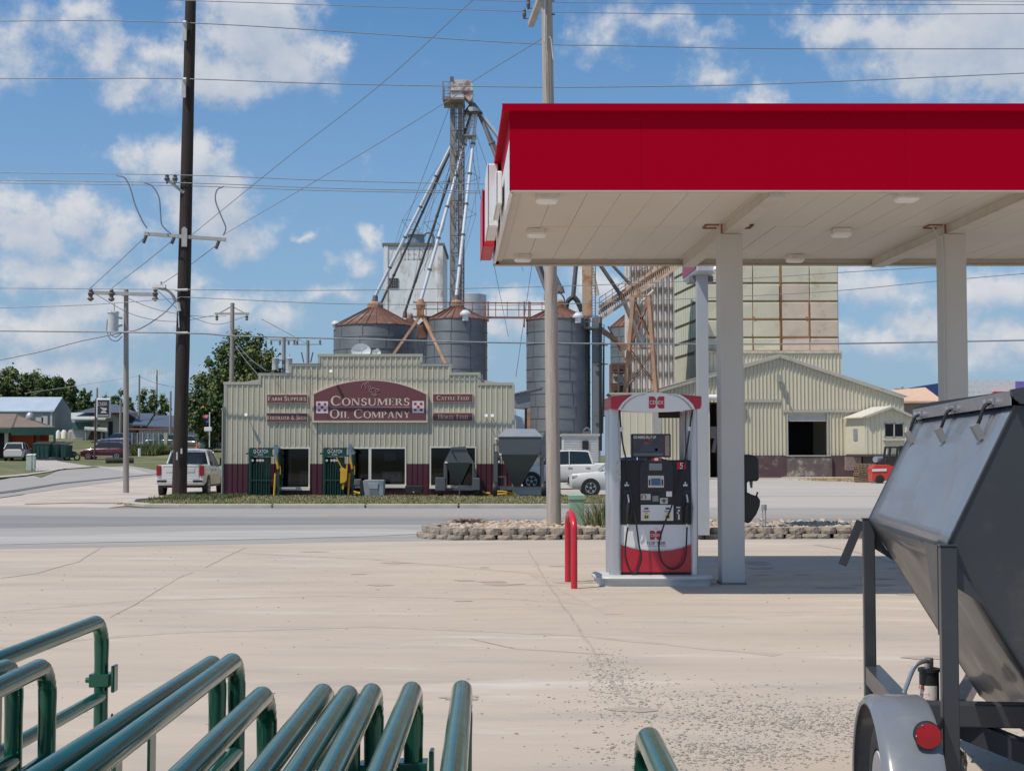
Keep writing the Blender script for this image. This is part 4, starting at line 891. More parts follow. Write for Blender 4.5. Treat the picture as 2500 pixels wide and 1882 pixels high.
# small hopper trailer seen from the front
def feeder(label, side):
    if side:      # large one, broad side towards the road
        f = C6; r = root('hopper_trailer', (C6(1550, 1400).x, 58.6, .05), label, 'hopper trailer', group='hopper trailers parked by the store')
        D = 1.9; q = MB(); Y0 = 58.0
        def zz(x, y, Y=Y0): return C6(x, y, Y)
        q.add([zz(1158, 345), zz(1935, 345), zz(1935, 600), zz(1880, 662), zz(1200, 662), zz(1158, 600)] + [zz(x, y)+Vector((0, D, 0)) for x, y in ((1158, 345), (1935, 345), (1935, 600), (1880, 662), (1200, 662), (1158, 600))], [(0, 1, 2, 3, 4, 5), (6, 7, 8, 9, 10, 11), (0, 1, 7, 6), (1, 2, 8, 7), (2, 3, 9, 8), (3, 4, 10, 9), (4, 5, 11, 10), (5, 0, 6, 11)]); q.build('bin_body', m_gun, r, bevel=.01)
        a = zz(1158, 345); b = zz(1935, 345); q = MB(); q.prism([(a.x-.02, Y0-.03, a.z+.002), (b.x+.02, Y0-.03, a.z+.002), (b.x-.25, Y0+D*.5, a.z+.32), (a.x+.30, Y0+D*.5, a.z+.32)], (0, 0, .03)); q.prism([(a.x+.3, Y0+D*.5, a.z+.32), (b.x-.25, Y0+D*.5, a.z+.32), (b.x, Y0+D, a.z), (a.x, Y0+D, a.z)], (0, 0, .03)); q.build('lid', M('lid_grey', (.26, .28, .30), .35, coat=.2), r)
        q = MB(); t = [zz(1200, 663), zz(1885, 663)]; bt = [zz(1420, 1225, Y0+.7), zz(1560, 1225, Y0+.7)]
        T = [t[0], t[1], t[1]+Vector((0, D, 0)), t[0]+Vector((0, D, 0))]; B = [bt[0], bt[1], bt[1]+Vector((0, .4, 0)), bt[0]+Vector((0, .4, 0))]; q.loft([T, B]); q.build('funnel', m_gun, r)
        q = MB()
        for x in (1110, 1950):
            for dy in (0, D): a = zz(x, 600); q.box(a.x-.06, a.x+.06, Y0-.02+dy, Y0+.10+dy, .30, a.z)
        a = zz(1110, 1250); b = zz(1960, 1250)
        for dy in (0, D): q.box(a.x, b.x, Y0-.01+dy, Y0+.09+dy, .33, .45)
        q.bar(zz(1160, 1060), zz(1280, 1060), .05); q.bar(zz(1280, 1060), zz(1280, 1240), .05); q.bar(zz(1150, 690), zz(1210, 662), .08); q.bar(zz(1880, 662), zz(1950, 720), .08); q.build('frame', m_gun, r)
        q = MB(); q.bar(zz(1075, 480), zz(1150, 480), .05); q.bar(zz(1080, 480), zz(1080, 1240), .05); q.build('ladder', m_gun, r)
        q = MB(); a = zz(1050, 1280); q.lathe((a.x, Y0-.05, .33), [(.02, 0), (.18, 0), (.20, .02), (.32, .02), (.33, .06), (.33, .16), (.31, .19)], 20, 'X'); q.build('wheel', m_rub, r, smooth=True)
        q = MB(); a = zz(1930, 1340); q.lathe((a.x, Y0+.15, .33), [(.02, 0), (.32, .0), (.33, .06), (.33, .16), (.31, .19)], 20, 'X'); q.build('wheel', m_rub, r, smooth=True)
        q = MB(); q.cbox(zz(1190, 655, Y0-.03), .1, .03, .06); q.cbox(zz(1165, 790, Y0-.03), .05, .03, .08); q.cbox(zz(1110, 370, Y0), .1, .1, .08); q.build('marker_lamps', m_wht, r)
    else:
        Y0 = 58.4; r = root('hopper_trailer', (C6(440, 1400).x, 58.9, .05), label, 'hopper trailer', group='hopper trailers parked by the store')
        def zz(x, y, Y=Y0): return C6(x, y, Y)
        D = 1.3; prof = [(300, 520), (560, 520), (720, 830), (480+10, 1210), (350, 1210), (170, 810)]; q = MB(); q.mi = 0
        up = [zz(x, y) for x, y in ((300, 560), (565, 560), (640, 700), (720, 835), (630, 808), (250, 808), (170, 810))]; q.prism(up, (0, D, 0)); q.build('bin_body', m_gun, r)
        q = MB(); q.prism([zz(290, 565, Y0-.04), zz(570, 565, Y0-.04), zz(550, 515, Y0-.04), zz(300, 525, Y0-.04)], (0, D+.08, 0)); q.build('lid', m_gun, r)
        q = MB(); q.tube([zz(320, 600, Y0-.03), zz(400, 745, Y0-.03)], .02, 6); q.build('lid_rope', m_rub, r)
        q = MB(); t0, t1 = zz(215, 812), zz(650, 812); b0, b1 = zz(355, 1215, Y0+.45), zz(470, 1215, Y0+.45); q.loft([[t0, t1, t1+Vector((0, D, 0)), t0+Vector((0, D, 0))], [b0, b1, b1+Vector((0, .4, 0)), b0+Vector((0, .4, 0))]]); q.build('funnel', m_gun, r)
        q = MB()
        for x in (190, 705):
            for dy in (0, D): a = zz(x, 810); q.box(a.x-.045, a.x+.045, Y0-.02+dy, Y0+.07+dy, .35, a.z)
        a = zz(190, 1270); b = zz(710, 1270); q.box(a.x-.2, b.x+.15, Y0+.2, Y0+.3, .30, .40); q.bar(zz(455, 1200), zz(455, 1400), .05); q.build('frame', m_gun, r)
        q = MB(); q.cbox(zz(115, 1190), .42/1, .5, .55); q.cbox(zz(760, 1190), .30, .5, .5); fd = q.build('fenders', m_gun, r, bevel=.03)
        for x in (100, 770):
            q = MB(); a = zz(x, 1330); q.lathe((a.x-.1, Y0+.15, .32), [(.02, 0), (.30, .0), (.32, .04), (.32, .18), (.30, .22)], 18, 'X'); q.build('wheel', m_rub, r, smooth=True)
        q = MB(); q.cbox(zz(215, 800, Y0-.04), .1, .03, .07); q.build('marker_lamp', m_wht, r)
feeder('small charcoal hopper trailer before the right store window', False)
feeder('big charcoal hopper trailer at the right corner of the store', True)
def Z1(x, y, Y=59.0): return at(500+x*.2523, 820+y*.2523, Y)
fb = root('calf_feeder', (Z1(1640, 1555).x, 58.8, .06), 'pale grey moulded plastic stock feeder against the middle window', 'feeder')
q = MB(); q.loft([[Z1(x, y, 58.5) for x, y in ((1550, 1555), (1730, 1555), (1733, 1400), (1715, 1392), (1540, 1392), (1530, 1410))], [Z1(x, y, 58.5)+Vector((0, .7, 0)) for x, y in ((1550, 1555), (1730, 1555), (1733, 1400), (1715, 1392), (1540, 1392), (1530, 1410))]]); q.build('shell', M('feeder_grey', (.24, .27, .30), .6), fb, bevel=.03)
q = MB(); q.prism([Z1(x, y, 58.47) for x, y in ((1595, 1555), (1690, 1555), (1668, 1480), (1600, 1480))], (0, .03, 0)); q.build('opening_panel', M('feeder_dark', (.14, .155, .17), .6), fb)
q = MB(); q.prism([Z1(x, y, 58.46) for x, y in ((1590, 1480), (1672, 1480), (1680, 1420), (1580, 1420))], (0, .03, 0)); q.build('hood', M('feeder_light', (.30, .33, .36), .6), fb, bevel=.01)
tb = root('stock_tank', (Z1(1480, 1555).x, 58.9, .06), 'dark grey tub stacked left of the pale plastic feeder', 'tub')
q = MB(); q.prism([Z1(x, y, 58.7) for x, y in ((1440, 1445), (1505, 1445), (1510, 1385), (1445, 1385))], (0, .5, 0)); q.build('tub', M('tub_grey', (.11, .12, .13), .6), tb, bevel=.03)
q = MB(); q.prism([Z1(x, y, 58.6) for x, y in ((1505, 1555), (1555, 1555), (1540, 1410), (1500, 1400))], (0, .5, 0)); q.build('tub_side', m_rub, tb)
def C2(x, y, Y=59.0): return at(900+x*.2523, 820+y*.2523, Y)
tr = root('feed_trough', (C2(440, 1550).x, 58.9, .06), 'long black trough on legs under the wall between the windows', 'trough')
q = MB(); q.prism([C2(x, y, 58.6) for x, y in ((352, 1450), (527, 1450), (520, 1500), (500, 1522), (378, 1522), (355, 1500))], (0, .45, 0)); q.build('basin', m_rub, tr, bevel=.02)
q = MB(); [q.bar(C2(x, 1515, Y), C2(x, 1555, Y), .05) for x in (362, 520) for Y in (58.65, 59.0)]; q.build('legs', m_rub, tr)
q = MB(); q.cbox(C2(434, 1510, 58.58), .06, .02, .05); q.build('drain_plug', m_silver, tr)
def yellow_part(pts, label, Y=58.5):
    q = MB(); q.tube(curve3([C2(x, y, Y) for x, y in pts], 3), .045, 6); o = q.build('yellow_implement', m_yel2, smooth=True); tag(o, label, 'implement', 'yellow implement parts on the grass')
yellow_part([(1100, 1500), (1130, 1518), (1175, 1522)], 'short yellow bar on the ground left of the big hopper wheel')
yellow_part([(1235, 1505), (1300, 1505), (1360, 1518), (1385, 1520)], 'upper yellow bar lying under the big hopper trailer')
yellow_part([(1245, 1530), (1320, 1527), (1380, 1528), (1430, 1530)], 'lower yellow bar lying under the big hopper trailer')
yellow_part([(535, 1500), (548, 1512), (600, 1525)], 'yellow bar on the ground right of the second green head gate') if False else None
q = MB(); q.tube([Z1(1440, 1505, 58.5), Z1(1500, 1525, 58.5)], .05, 6); q.tube([Z1(1445, 1530, 58.5), Z1(1500, 1512, 58.5)], .03, 6); tag(q.build('yellow_implement', m_yel2), 'yellow parts on the ground beside the yellow head gate box', 'implement', 'yellow implement parts on the grass')
# ================================================================== GRAIN ELEVATOR
m_galv = M('galvanised_bin', (.185, .205, .225), .5, .35, var=.12, vs=.5, bump=.5, wave=('Z', 5.5), stain=((.23, .25, .27), .7, .5, .72), stain2=((.12, .13, .145), .35, .55, .75), stretch=(1, 1, 1.6))
m_rroof = M('rusty_roof', (.155, .072, .052), .75, var=.25, vs=.9, stain=((.22, .19, .17), .8, .52, .66), bump=.2)
m_dbin = M('bin_seam', (.09, .10, .115), .6)
m_rst2 = M('rust_structure', (.34, .165, .085), .85, var=.35, vs=1.5, stain=((.40, .34, .28), 1.2, .5, .65))
m_galp = M('galvanised_pipe', (.68, .71, .75), .45, .2, var=.1, vs=1.5)
m_dst = M('dark_steel', (.13, .13, .135), .7, var=.2, vs=1.5, stain=((.20, .13, .10), 1.3, .52, .7))
m_grst = M('weathered_leg', (.27, .255, .25), .8, var=.3, vs=1., stain=((.30, .14, .10), .8, .5, .62))
def bin_(cx, rx, ey, Y, apex, label, base=0.):
    c = at(cx, ey, Y); Rr = rx/F*Y; zt = c.z; za = at(cx, apex, Y).z
    r = root('grain_bin', (c.x, Y, base), label, 'grain bin', group='galvanised grain bins with rusty roofs')
    q = MB(); prof = [(Rr, base)]; h = base
    n = max(4, int((zt-base)/.82))
    for i in range(n): z = base+(zt-base)*(i+1)/n; prof += [(Rr, z-.04), (Rr+.03, z-.04), (Rr+.03, z), (Rr, z)]
    q.lathe((c.x, Y, 0), prof, 56); q.build('shell', m_galv, r, smooth=True)
    q = MB(); rd = random.Random(int(cx))
    for i in range(n):
        off = rd.random()*.5
        for k in range(10):
            a = 2*math.pi*(k+off)/10; p = Vector((c.x+(Rr+.008)*math.cos(a), Y+(Rr+.008)*math.sin(a), 0)); z0 = base+(zt-base)*i/n; z1 = base+(zt-base)*(i+1)/n-.05; t = Vector((-math.sin(a), math.cos(a), 0))*.03
            q.quad(p-t+Vector((0, 0, z0)), p+t+Vector((0, 0, z0)), p+t+Vector((0, 0, z1)), p-t+Vector((0, 0, z1)))
    q.build('panel_seams', m_dbin, r, recalc=False)
    q = MB(); q.lathe((c.x, Y, 0), [(Rr*1.02, zt-.03), (Rr*1.02, zt+.02), (Rr*.16, za), (.01, za+.02)], 40); q.build('roof', m_rroof, r, smooth=False)
    q = MB()
    for k in range(26):
        a = 2*math.pi*k/26; q.bar((c.x+Rr*1.02*math.cos(a), Y+Rr*1.02*math.sin(a), zt+.05), (c.x+Rr*.16*math.cos(a), Y+Rr*.16*math.sin(a), za+.03), .05, .06)
    q.build('roof_ribs', m_rroof, r)
    q = MB(); q.lathe((c.x, Y, za-.05), [(.42*Rr/2.2, 0), (.42*Rr/2.2, .35), (.3*Rr/2.2, .5), (.01, .52)], 16); q.build('roof_cap', m_rst2, r)
    return r, c, Rr, zt, za
bA = bin_(916, 101, 799, 104, 752, 'wide grain bin at the left, behind the store roof')
bB = bin_(1115, 75, 783, 98, 749, 'grain bin behind the right half of the store roof')
bA2 = bin_(1000, 42, 822, 118, 778, 'half hidden grain bin between the left pair')
bC = bin_(1363, 78, 783, 98, 749, 'tall grain bin directly behind the wooden pole')
bD = bin_(1552, 62, 800, 122, 755, 'shaded grain bin half behind the rusty conveyor tower')
def vent(px, py, Y, s, m, label):
    p = at(px, py, Y); q = MB(); q.lathe((p.x, p.y, p.z-s), [(s*.5, 0), (s*.55, s*.8), (s*.9, s*.9), (s*.9, s*1.2), (s*.4, s*1.7), (.01, s*1.75)], 14); tag(q.build('roof_vent', m, smooth=True), label, 'vent')
vent(819, 792, 103, .35, m_galp, 'grey vent hood at the left edge of the wide bin roof'); vent(1136, 768, 95.8, .42, m_galp, 'round grey vent on the roof of the bin behind the store'); vent(1411, 774, 95.8, .40, m_galp, 'grey vent on the roof of the tall bin behind the pole')
def cyl_part(mb, p0, p1, r, n=8): mb.tube([p0, p1], r, n)
# bucket elevator leg
def L1(x, y, Y=101.): return at(780+x*.4566, 160+y*.4566, Y)
YL = 101.
lg = root('bucket_elevator', (L1(736, 1290).x, YL, 0), 'tall lattice grain leg with caged ladder, platform and rusty white head', 'grain elevator leg')
zt = L1(736, 200).z; xa = L1(702, 200).x; xb = L1(770, 200).x; Dp = 1.1
q = MB()
for x in (xa, xb):
    for y in (YL, YL+Dp): q.bar((x, y, 0), (x, y, zt), .10)
q.build('corner_posts', m_grst, lg)
q = MB(); z = 1.; k = 0
while z < zt:
    for y in (YL, YL+Dp): q.bar((xa, y, z), (xb, y, z), .05)
    for x in (xa, xb): q.bar((x, YL, z), (x, YL+Dp, z), .05)
    if k % 2 == 0: q.bar((xa, YL, z), (xb, YL, z+1.25), .035); q.bar((xa, YL, z), (xa, YL+Dp, z+1.25), .035); q.bar((xb, YL+Dp, z), (xa, YL+Dp, z+1.25), .035)
    z += 1.25; k += 1
q.build('lattice', m_dst, lg)
q = MB(); q.box(xa+.02, xa+.32, YL+.35, YL+.75, 0, zt+.3); q.box(xb-.42, xb-.14, YL+.35, YL+.75, 0, zt+.3); q.build('casings', M('leg_casing', (.36, .34, .33), .7, var=.25, vs=.8, stain=((.30, .17, .14), .7, .55, .66)), lg)
q = MB(); xl_ = xa+.62; z = .5
for x in (xl_-.2, xl_+.2): q.bar((x, YL-.3, 0), (x, YL-.3, zt+.2), .04)
while z < zt: q.bar((xl_-.2, YL-.3, z), (xl_+.2, YL-.3, z), .028); z += .33
q.build('ladder', m_dst, lg)
q = MB(); z = 4.
while z < zt:
    P = arcpts((xl_, YL-.3, z), .36, 180, 360, 6, 'XY'); [q.bar(a, b, .03) for a, b in zip(P, P[1:])]; z += .9
for a in (200, 235, 270, 305, 340): t = R(a); q.bar((xl_+.36*math.cos(t), YL-.3+.36*math.sin(t), 4), (xl_+.36*math.cos(t), YL-.3+.36*math.sin(t), zt), .025)
q.build('ladder_cage', m_dst, lg)
q = MB(); a = L1(662, 200); b = L1(775, 185); q.box(a.x, b.x, YL-1.0, YL+1.6, a.z, a.z+.14)
for x in (a.x, (a.x+b.x)/2-.3, L1(703, 0).x): q.bar((x, YL-1, a.z), (x, YL-1, a.z+1.25), .05); q.bar((x, YL+1.5, a.z), (x, YL+1.5, a.z+1.25), .05)
for dz in (.4, .8, 1.25): q.bar((a.x, YL-1, a.z+dz), (L1(703, 0).x, YL-1, a.z+dz), .05); q.bar((a.x, YL-1, a.z+dz), (a.x, YL+1.5, a.z+dz), .05); q.bar((a.x, YL+1.5, a.z+dz), (L1(703, 0).x, YL+1.5, a.z+dz), .05)
pl = L1(770, 378); q.box(pl.x, L1(838, 0).x, YL-.5, YL+.9, pl.z-.06, pl.z); 
for dz in (.5, 1.0): q.bar((pl.x, YL-.5, pl.z+dz), (L1(838, 0).x, YL-.5, pl.z+dz), .045)
for x in (pl.x, L1(838, 0).x): q.bar((x, YL-.5, pl.z), (x, YL-.5, pl.z+1), .045)
q.build('platforms', m_grst, lg)
m_head = M('head_paint', (.62, .60, .57), .7, var=.15, vs=1, stain=((.30, .12, .09), .9, .50, .60), stain2=((.16, .13, .12), 1.6, .58, .72))
q = MB(); pr = [(703, 195), (703, 78), (790, 75), (808, 82), (819, 105), (820, 180), (800, 190), (775, 165), (772, 195)]
q.prism([L1(x, y, YL-.1) for x, y in pr], (0, 1.3, 0)); q.build('head', m_head, lg)
q = MB(); q.prism([L1(x, y, YL-.16) for x, y in ((703, 142), (820, 142), (820, 134), (703, 134))], (0, 1.42, 0)); q.build('head_flange', m_dst, lg)
q = MB(); q.loft([[L1(778, 168, YL+.2), L1(806, 178, YL+.2), L1(806, 178, YL+.9), L1(778, 168, YL+.9)], [L1(812, 218, YL+.4), L1(824, 218, YL+.4), L1(824, 218, YL+.7), L1(812, 218, YL+.7)]]); q.cbox(L1(708, 74, YL), .25, .3, .3); q.build('discharge_spout', m_dst, lg)
q = MB(); c = L1(820, 258, YL+.5); q.lathe((c.x, c.y, c.z), [(.72, 0), (.70, .08), (.16, .78), (.01, .8)], 20); q.lathe((c.x, c.y, c.z-.04), [(.01, -.05), (.72, 0)], 20); q.build('distributor', M('distributor_grey', (.16, .185, .19), .5, .3), lg)
# spouts from the distributor to the bins
cc = L1(820, 262, YL+.5)
def spout(x0, y0, x1, y1, Y1, m, label, rr=.115, truss=0):
    a = L1(x0, y0, YL+.5); b = L1(x1, y1, Y1); r = root('grain_spout', b, label, 'spout', group='grain spouts fanning down from the leg')
    q = MB(); q.tube([a, b], rr, 10); n = 6
    q.build('pipe', m, r, smooth=True)
    q = MB()
    for i in range(1, 6):
        p = a.lerp(b, i/6); d = (b-a).normalized(); q.tube([p-d*.06, p+d*.06], rr*1.35, 10)
    q.build('clamps', m_dst, r)
    q = MB(); d = (b-a).normalized(); q.tube([b-d*.15, b+Vector((0, 0, -.35))], [rr*1.5, rr*2.0], 10); q.build('end_elbow', m_dst, r)
    if truss:
        q = MB()
        for t in (.35, .55) if truss == 1 else (.6,):
            p = a.lerp(b, t); s = Vector((d.z, 0, -d.x)).normalized()
            for sg in (-1, 1): e = p+s*sg*.75; q.bar(p-d*.4, e, .03); q.bar(p+d*.4, e, .03); q.bar(a.lerp(p, .3), e, .018); q.bar(b.lerp(p, .3), e, .018)
        q.build('guy_truss', m_dst, r)
spout(790, 262, 295, 1240, 104, m_galp, 'bright leftmost spout ending on the wide left bin', .12, 2)
spout(788, 266, 322, 1288, 104.5, m_dst, 'dark spout just behind the leftmost bright one', .09)
spout(808, 266, 455, 1325, 106, m_dst, 'dark middle spout landing right of the wide bin roof', .095, 1)
spout(822, 262, 541, 1262, 99.5, m_galp, 'bright middle spout ending between the two left bins', .12)
spout(838, 262, 731, 1240, 98.3, m_galp, 'bright steep spout ending on the bin behind the store', .12, 1)
spout(855, 264, 1290, 1190, 99, m_dst, 'dark right hand spout passing behind the canopy to the third bin', .15)
spout(866, 264, 1430, 1000, 103, m_galp, 'grey rightmost spout passing behind the canopy corner', .14)
spout(860, 268, 1220, 1225, 96, m_dst, 'dark spout running down right behind the canopy corner', .13)
def L4(x, y, Y): return at(1300+x*.3843, 620+y*.3843, Y)
def strut(a, b, w, m, name, label, cat, group=None):
    q = MB(); q.bar(a, b, w); return tag(q.build(name, m), label, cat, group)
# guy wires of the leg
for i, (x0, y0, x1, y1) in enumerate(((700, 210, 420, 950), (700, 520, 560, 1100), (800, 400, 1010, 1450), (790, 230, 1090, 1100), (1160, 900, 1050, 1665), (740, 700, 700, 1250))):
    q = MB(); q.tube([L1(x0, y0, YL+.3), L1(x1, y1, YL+6)], .018, 4)
    tag(q.build('guy_wire', m_dst), 'thin stay wire of the grain leg, %s' % ['leaning furthest left', 'short one near the white tower', 'running down right of the leg', 'from the head behind the canopy', 'below the canopy corner', 'close behind the lattice'][i], 'guy wire', 'stay wires of the grain leg')
# orange A support between the bins
af = root('conveyor_support', (L1(540, 1320).x, 97, 0), 'pale rusty A shaped pipe support between the two left bins', 'support')
q = MB(); q.bar(L1(545, 1330, 97), L1(395, 1545, 97), .17); q.bar(L1(548, 1330, 97), L1(680, 1600, 96), .2); q.build('braces', M('orange_rust', (.52, .30, .19), .8, var=.25, vs=1.2), af)
q = MB(); q.cbox(L1(540, 1310, 97), .45, .5, .7); q.lathe(L1(541, 1280, 97), [(.28, -.3), (.33, 0), (.2, .35), (.01, .4)], 12); q.build('transition_box', m_rst2, af)
q = MB(); q.prism([L1(x, y, 97.5) for x, y in ((520, 1395), (570, 1350), (572, 1455), (525, 1460))], (0, 1.2, 0)); q.build('hopper', m_rroof, af)
# catwalk along the bin tops
cw = root('catwalk', (L1(880, 1345).x, 97.0, L1(880, 1350).z), 'long rusty railed catwalk running across the bin tops', 'catwalk')
q = MB()
for y, w in ((1268, .05), (1302, .05), (1346, .10)): q.bar(L1(500, y, 97.4), L1(1330, y+6, 97.4), w)
for y, w in ((1268, .05), (1346, .10)): q.bar(L1(500, y-3, 99.), L1(1330, y+3, 99.), w)
q.build('rails', M('rail_rust', (.26, .12, .085), .8, var=.25), cw)
q = MB()
for x in range(570, 1330, 62): q.bar(L1(x, 1350, 97.4), L1(x, 1266, 97.4), .05); q.bar(L1(x, 1350, 99.), L1(x, 1264, 99.), .05); q.bar(L1(x, 1348, 97.4), L1(x, 1348, 99), .06)
for x in (888, 902, 1095, 1120): q.bar(L1(x, 1400 if x > 1000 else 1370, 97.3), L1(x, 1262, 97.3), .11)
q.build('posts', M('rail_rust', (.26, .12, .085), .8, var=.25), cw)
# white concrete headhouse
m_conc = M('whitewashed_concrete', (.80, .81, .80), .9, var=.10, vs=.35, bump=.2, bs=3, stain=((.38, .36, .30), .5, .53, .66), stain2=((.33, .20, .17), .22, .56, .68), stretch=(1, 1, .6))
YH = 132.
hh = root('white_headhouse', (L1(500, 1345, YH).x, YH, 0), 'weathered whitewashed concrete tower behind the grain spouts', 'tower')
a = L1(341, 1345, YH); b = L1(661, 966, YH); q = MB(); q.box(a.x, b.x, YH, YH+9, 0, b.z); q.build('walls', m_conc, hh, bevel=.1)
q = MB(); q.box(a.x-.12, b.x+.12, YH-.12, YH+9.1, b.z, b.z+.28); q.build('roof_slab', M('roof_slab', (.20, .19, .17), .9), hh)
w0 = L1(372, 1190, YH); w1 = L1(421, 1139, YH); q = MB(); q.box(w0.x, w1.x, YH-.03, YH+.1, w0.z, w1.z); wf = q.build('window', M('old_window', (.075, .07, .08), .5, var=.3), hh)
q = MB(); [q.box(w0.x+(w1.x-w0.x)*i/4-.03, w0.x+(w1.x-w0.x)*i/4+.03, YH-.07, YH-.031, w0.z, w1.z) for i in range(5)]; [q.box(w0.x, w1.x, YH-.065, YH-.033, w0.z+(w1.z-w0.z)*i/4-.03, w0.z+(w1.z-w0.z)*i/4+.03) for i in range(5)]; q.build('muntins', M('muntin', (.18, .17, .17), .7), wf)
q = MB(); c = L1(516, 966, YH+3); q.lathe((c.x, c.y, c.z), [(.8, 0), (.8, .9), (.95, 1.0), (.1, 1.5)], 16); q.tube(arcpts((c.x+1.15, c.y, c.z+.8), .5, 0, 180, 8)+[Vector((c.x+.65, c.y, c.z))], .12, 8); q.tube([(c.x+1.65, c.y, c.z), (c.x+1.65, c.y, c.z+.8)], .12, 8); q.build('dust_cyclone', M('cyclone', (.22, .27, .33), .5, .3), hh)
q = MB()
for y0, y1 in ((970, 1345),): q.box(b.x-.55, b.x-.02, YH-.12, YH, 0, b.z); q.box(a.x+.02, a.x+.4, YH-.10, YH, 0, b.z)
q.build('corner_pilasters', m_conc, hh)
# faded block letters high on the tower
q = MB(); O = at(975, 634, YH-.02); fit(q, serif('HEED', 1.), O, Vector((2.3, 0, 0)), Vector((0, 0, .95)))
q.build('faded_lettering', M('faded_letter', (.56, .49, .47), .9, var=.15, vs=.8, stain=((.74, .73, .72), .8, .46, .6)), hh, recalc=False)
q = MB(); c = L1(805, 1345, 118); q.lathe((c.x, c.y, 0), [(1.35, 0), (1.35, L1(805, 1228, 118).z), (.4, L1(805, 1218, 118).z), (.01, L1(805, 1217, 118).z)], 28); tag(q.build('white_tank', M('tank_white', (.50, .52, .55), .5, var=.08), smooth=True), 'pale cylindrical tank just right of the white tower', 'tank')
# rusty casing and ladder beside bin C
rc = root('boot_leg', (L4(350, 400, 97).x, 97, 0), 'rust streaked square elevator casing right of the tall bin', 'grain elevator leg')
q = MB(); a = L4(321, 1140, 97.5); b = L4(376, -300, 97.5); q.box(a.x, b.x, 97.5, 98.3, L4(0, 400, 97.5).z, b.z); q.build('upper_casing', M('casing_rusty', (.56, .40, .26), .85, var=.2, vs=.8, stain=((.36, .17, .08), .8, .48, .62)), rc)
q = MB(); a = L4(385, 1140, 96.5); b = L4(430, 400, 96.5); q.box(a.x, b.x, 96.5, 97.6, 0, b.z); q.build('lower_casing', m_galv, rc)
q = MB()
for x in (378, 400): q.bar(L4(x, -300, 96.8), L4(x, 400, 96.8), .06)
for y in range(-300, 400, 18): q.bar(L4(378, y, 96.8), L4(400, y, 96.8), .03)
for x in (436, 455): q.bar(L4(x, 450, 96.4), L4(x, 1030, 96.4), .06)
for y in range(450, 1030, 16): q.bar(L4(436, y, 96.4), L4(455, y, 96.4), .03)
for y in (580, 700, 1030): q.bar(L4(380, y, 96.3), L4(480, y, 96.3), .08)
q.build('ladders', m_dst, rc)
q = MB(); q.box(L4(325, 0, 96.5).x, L4(418, 0, 96.5).x, 96, 97.4, L4(0, 478, 96.5).z, L4(0, 466, 96.5).z)
for x in (330, 360, 412): q.bar(L4(x, 470, 96), L4(x, 392, 96), .06)
for y in (395, 430): q.bar(L4(325, y, 96), L4(418, y, 96), .05)
q.build('platform', m_dst, rc)
q = MB(); q.tube([L4(432, 440, 96.1), L4(432, 1250, 96.1)], .10, 8); q.tube([L4(445, 1140, 95.9), L4(452, 560, 95.9)], .06, 6); q.build('down_pipe', m_rub, rc)
# pipes that come down from behind the canopy
for i, (p0, p1, w, m, lb) in enumerate((((20, -100), (80, 210), .13, m_dst, 'dark sloping pipe left of the wooden pole top, under the canopy'), ((292, -100), (258, 275), .16, m_dst, 'grey pipe dropping to the forked spout over the tall bin'), ((330, -100), (412, 262), .16, M('pale_pipe', (.62, .56, .48), .6), 'cream pipe dropping beside the rusty casing'), ((370, -20), (560, 262), .14, m_dst, 'long dark pipe sloping right towards the conveyor'), ((470, 30), (640, 215), .11, m_dst, 'thin dark pipe sloping right above the conveyor'), ((560, 250), (700, 590), .16, M('pale_pipe', (.62, .56, .48), .6), 'cream pipe sloping down behind the orange frame'))):
    q = MB(); q.tube([L4(*p0, 99+i*.3), L4(*p1, 99+i*.3)], w, 8); tag(q.build('drop_pipe', m, smooth=True), lb, 'pipe', 'drop pipes under the canopy edge')
q = MB(); q.tube(curve3([L4(255, 275, 98.6), L4(225, 300, 98.6), L4(215, 345, 98.6)], 4), .16, 8); q.tube(curve3([L4(258, 270, 98.6), L4(285, 300, 98.6), L4(315, 365, 98.6)], 4), .18, 8); q.tube(curve3([L4(165, 235, 98.6), L4(200, 280, 98.6), L4(200, 320, 98.6)], 4), .05, 6); tag(q.build('forked_spout', M('fork_black', (.05, .05, .055), .7)), 'black forked spout over the tall bin roof', 'spout')
# inclined conveyor bridge and its orange frame
cb = root('conveyor_bridge', (L4(640, 300, 100).x, 100, 5), 'rusty inclined truss conveyor rising to the right behind the canopy', 'conveyor')
q = MB(); n = 16; e0 = (425, 375); e1 = (1000, -10)
def lp(t, off, Y): return L4(e0[0]+(e1[0]-e0[0])*t, e0[1]+(e1[1]-e0[1])*t+off, Y)
for Y in (100, 101.3):
    for off in (-38, 42): q.bar(lp(0, off, Y), lp(1, off, Y), .19)
    for i in range(3*n): q.bar(lp(i/n/3, -38, Y), lp((i+.8)/n/3, 42, Y), .055)
q.build('truss', M('conveyor_rust', (.60, .43, .30), .8, var=.25, vs=1.2, stain=((.32, .16, .09), 1.1, .55, .68)), cb)
q = MB(); q.prism([lp(0, -22, 100.2), lp(1, -22, 100.2), lp(1, 4, 100.2), lp(0, 4, 100.2)], (0, 1, 0)); q.build('trough_cover', M('trough_rust', (.27, .12, .07), .85, var=.3, vs=1), cb)
q = MB()
for i in range(14): t = i/14; q.bar(lp(t, -30, 99.9), lp(t, -95, 99.9), .035)
for off in (-65, -95): q.bar(lp(0, off, 99.9), lp(1, off, 99.9), .04)
q.build('handrail', M('rail_rust', (.26, .12, .085), .8), cb)
q = MB(); q.bar(L4(420, 470, 99), L4(600, 600, 99), .35); q.bar(L4(425, 400, 99), L4(425, 470, 99), .35); q.bar(L4(480, 460, 99), L4(600, 690, 99), .12); q.build('lower_chute', m_rst2, cb)
m_org = M('orange_rust', (.52, .30, .19), .8, var=.25, vs=1.2)
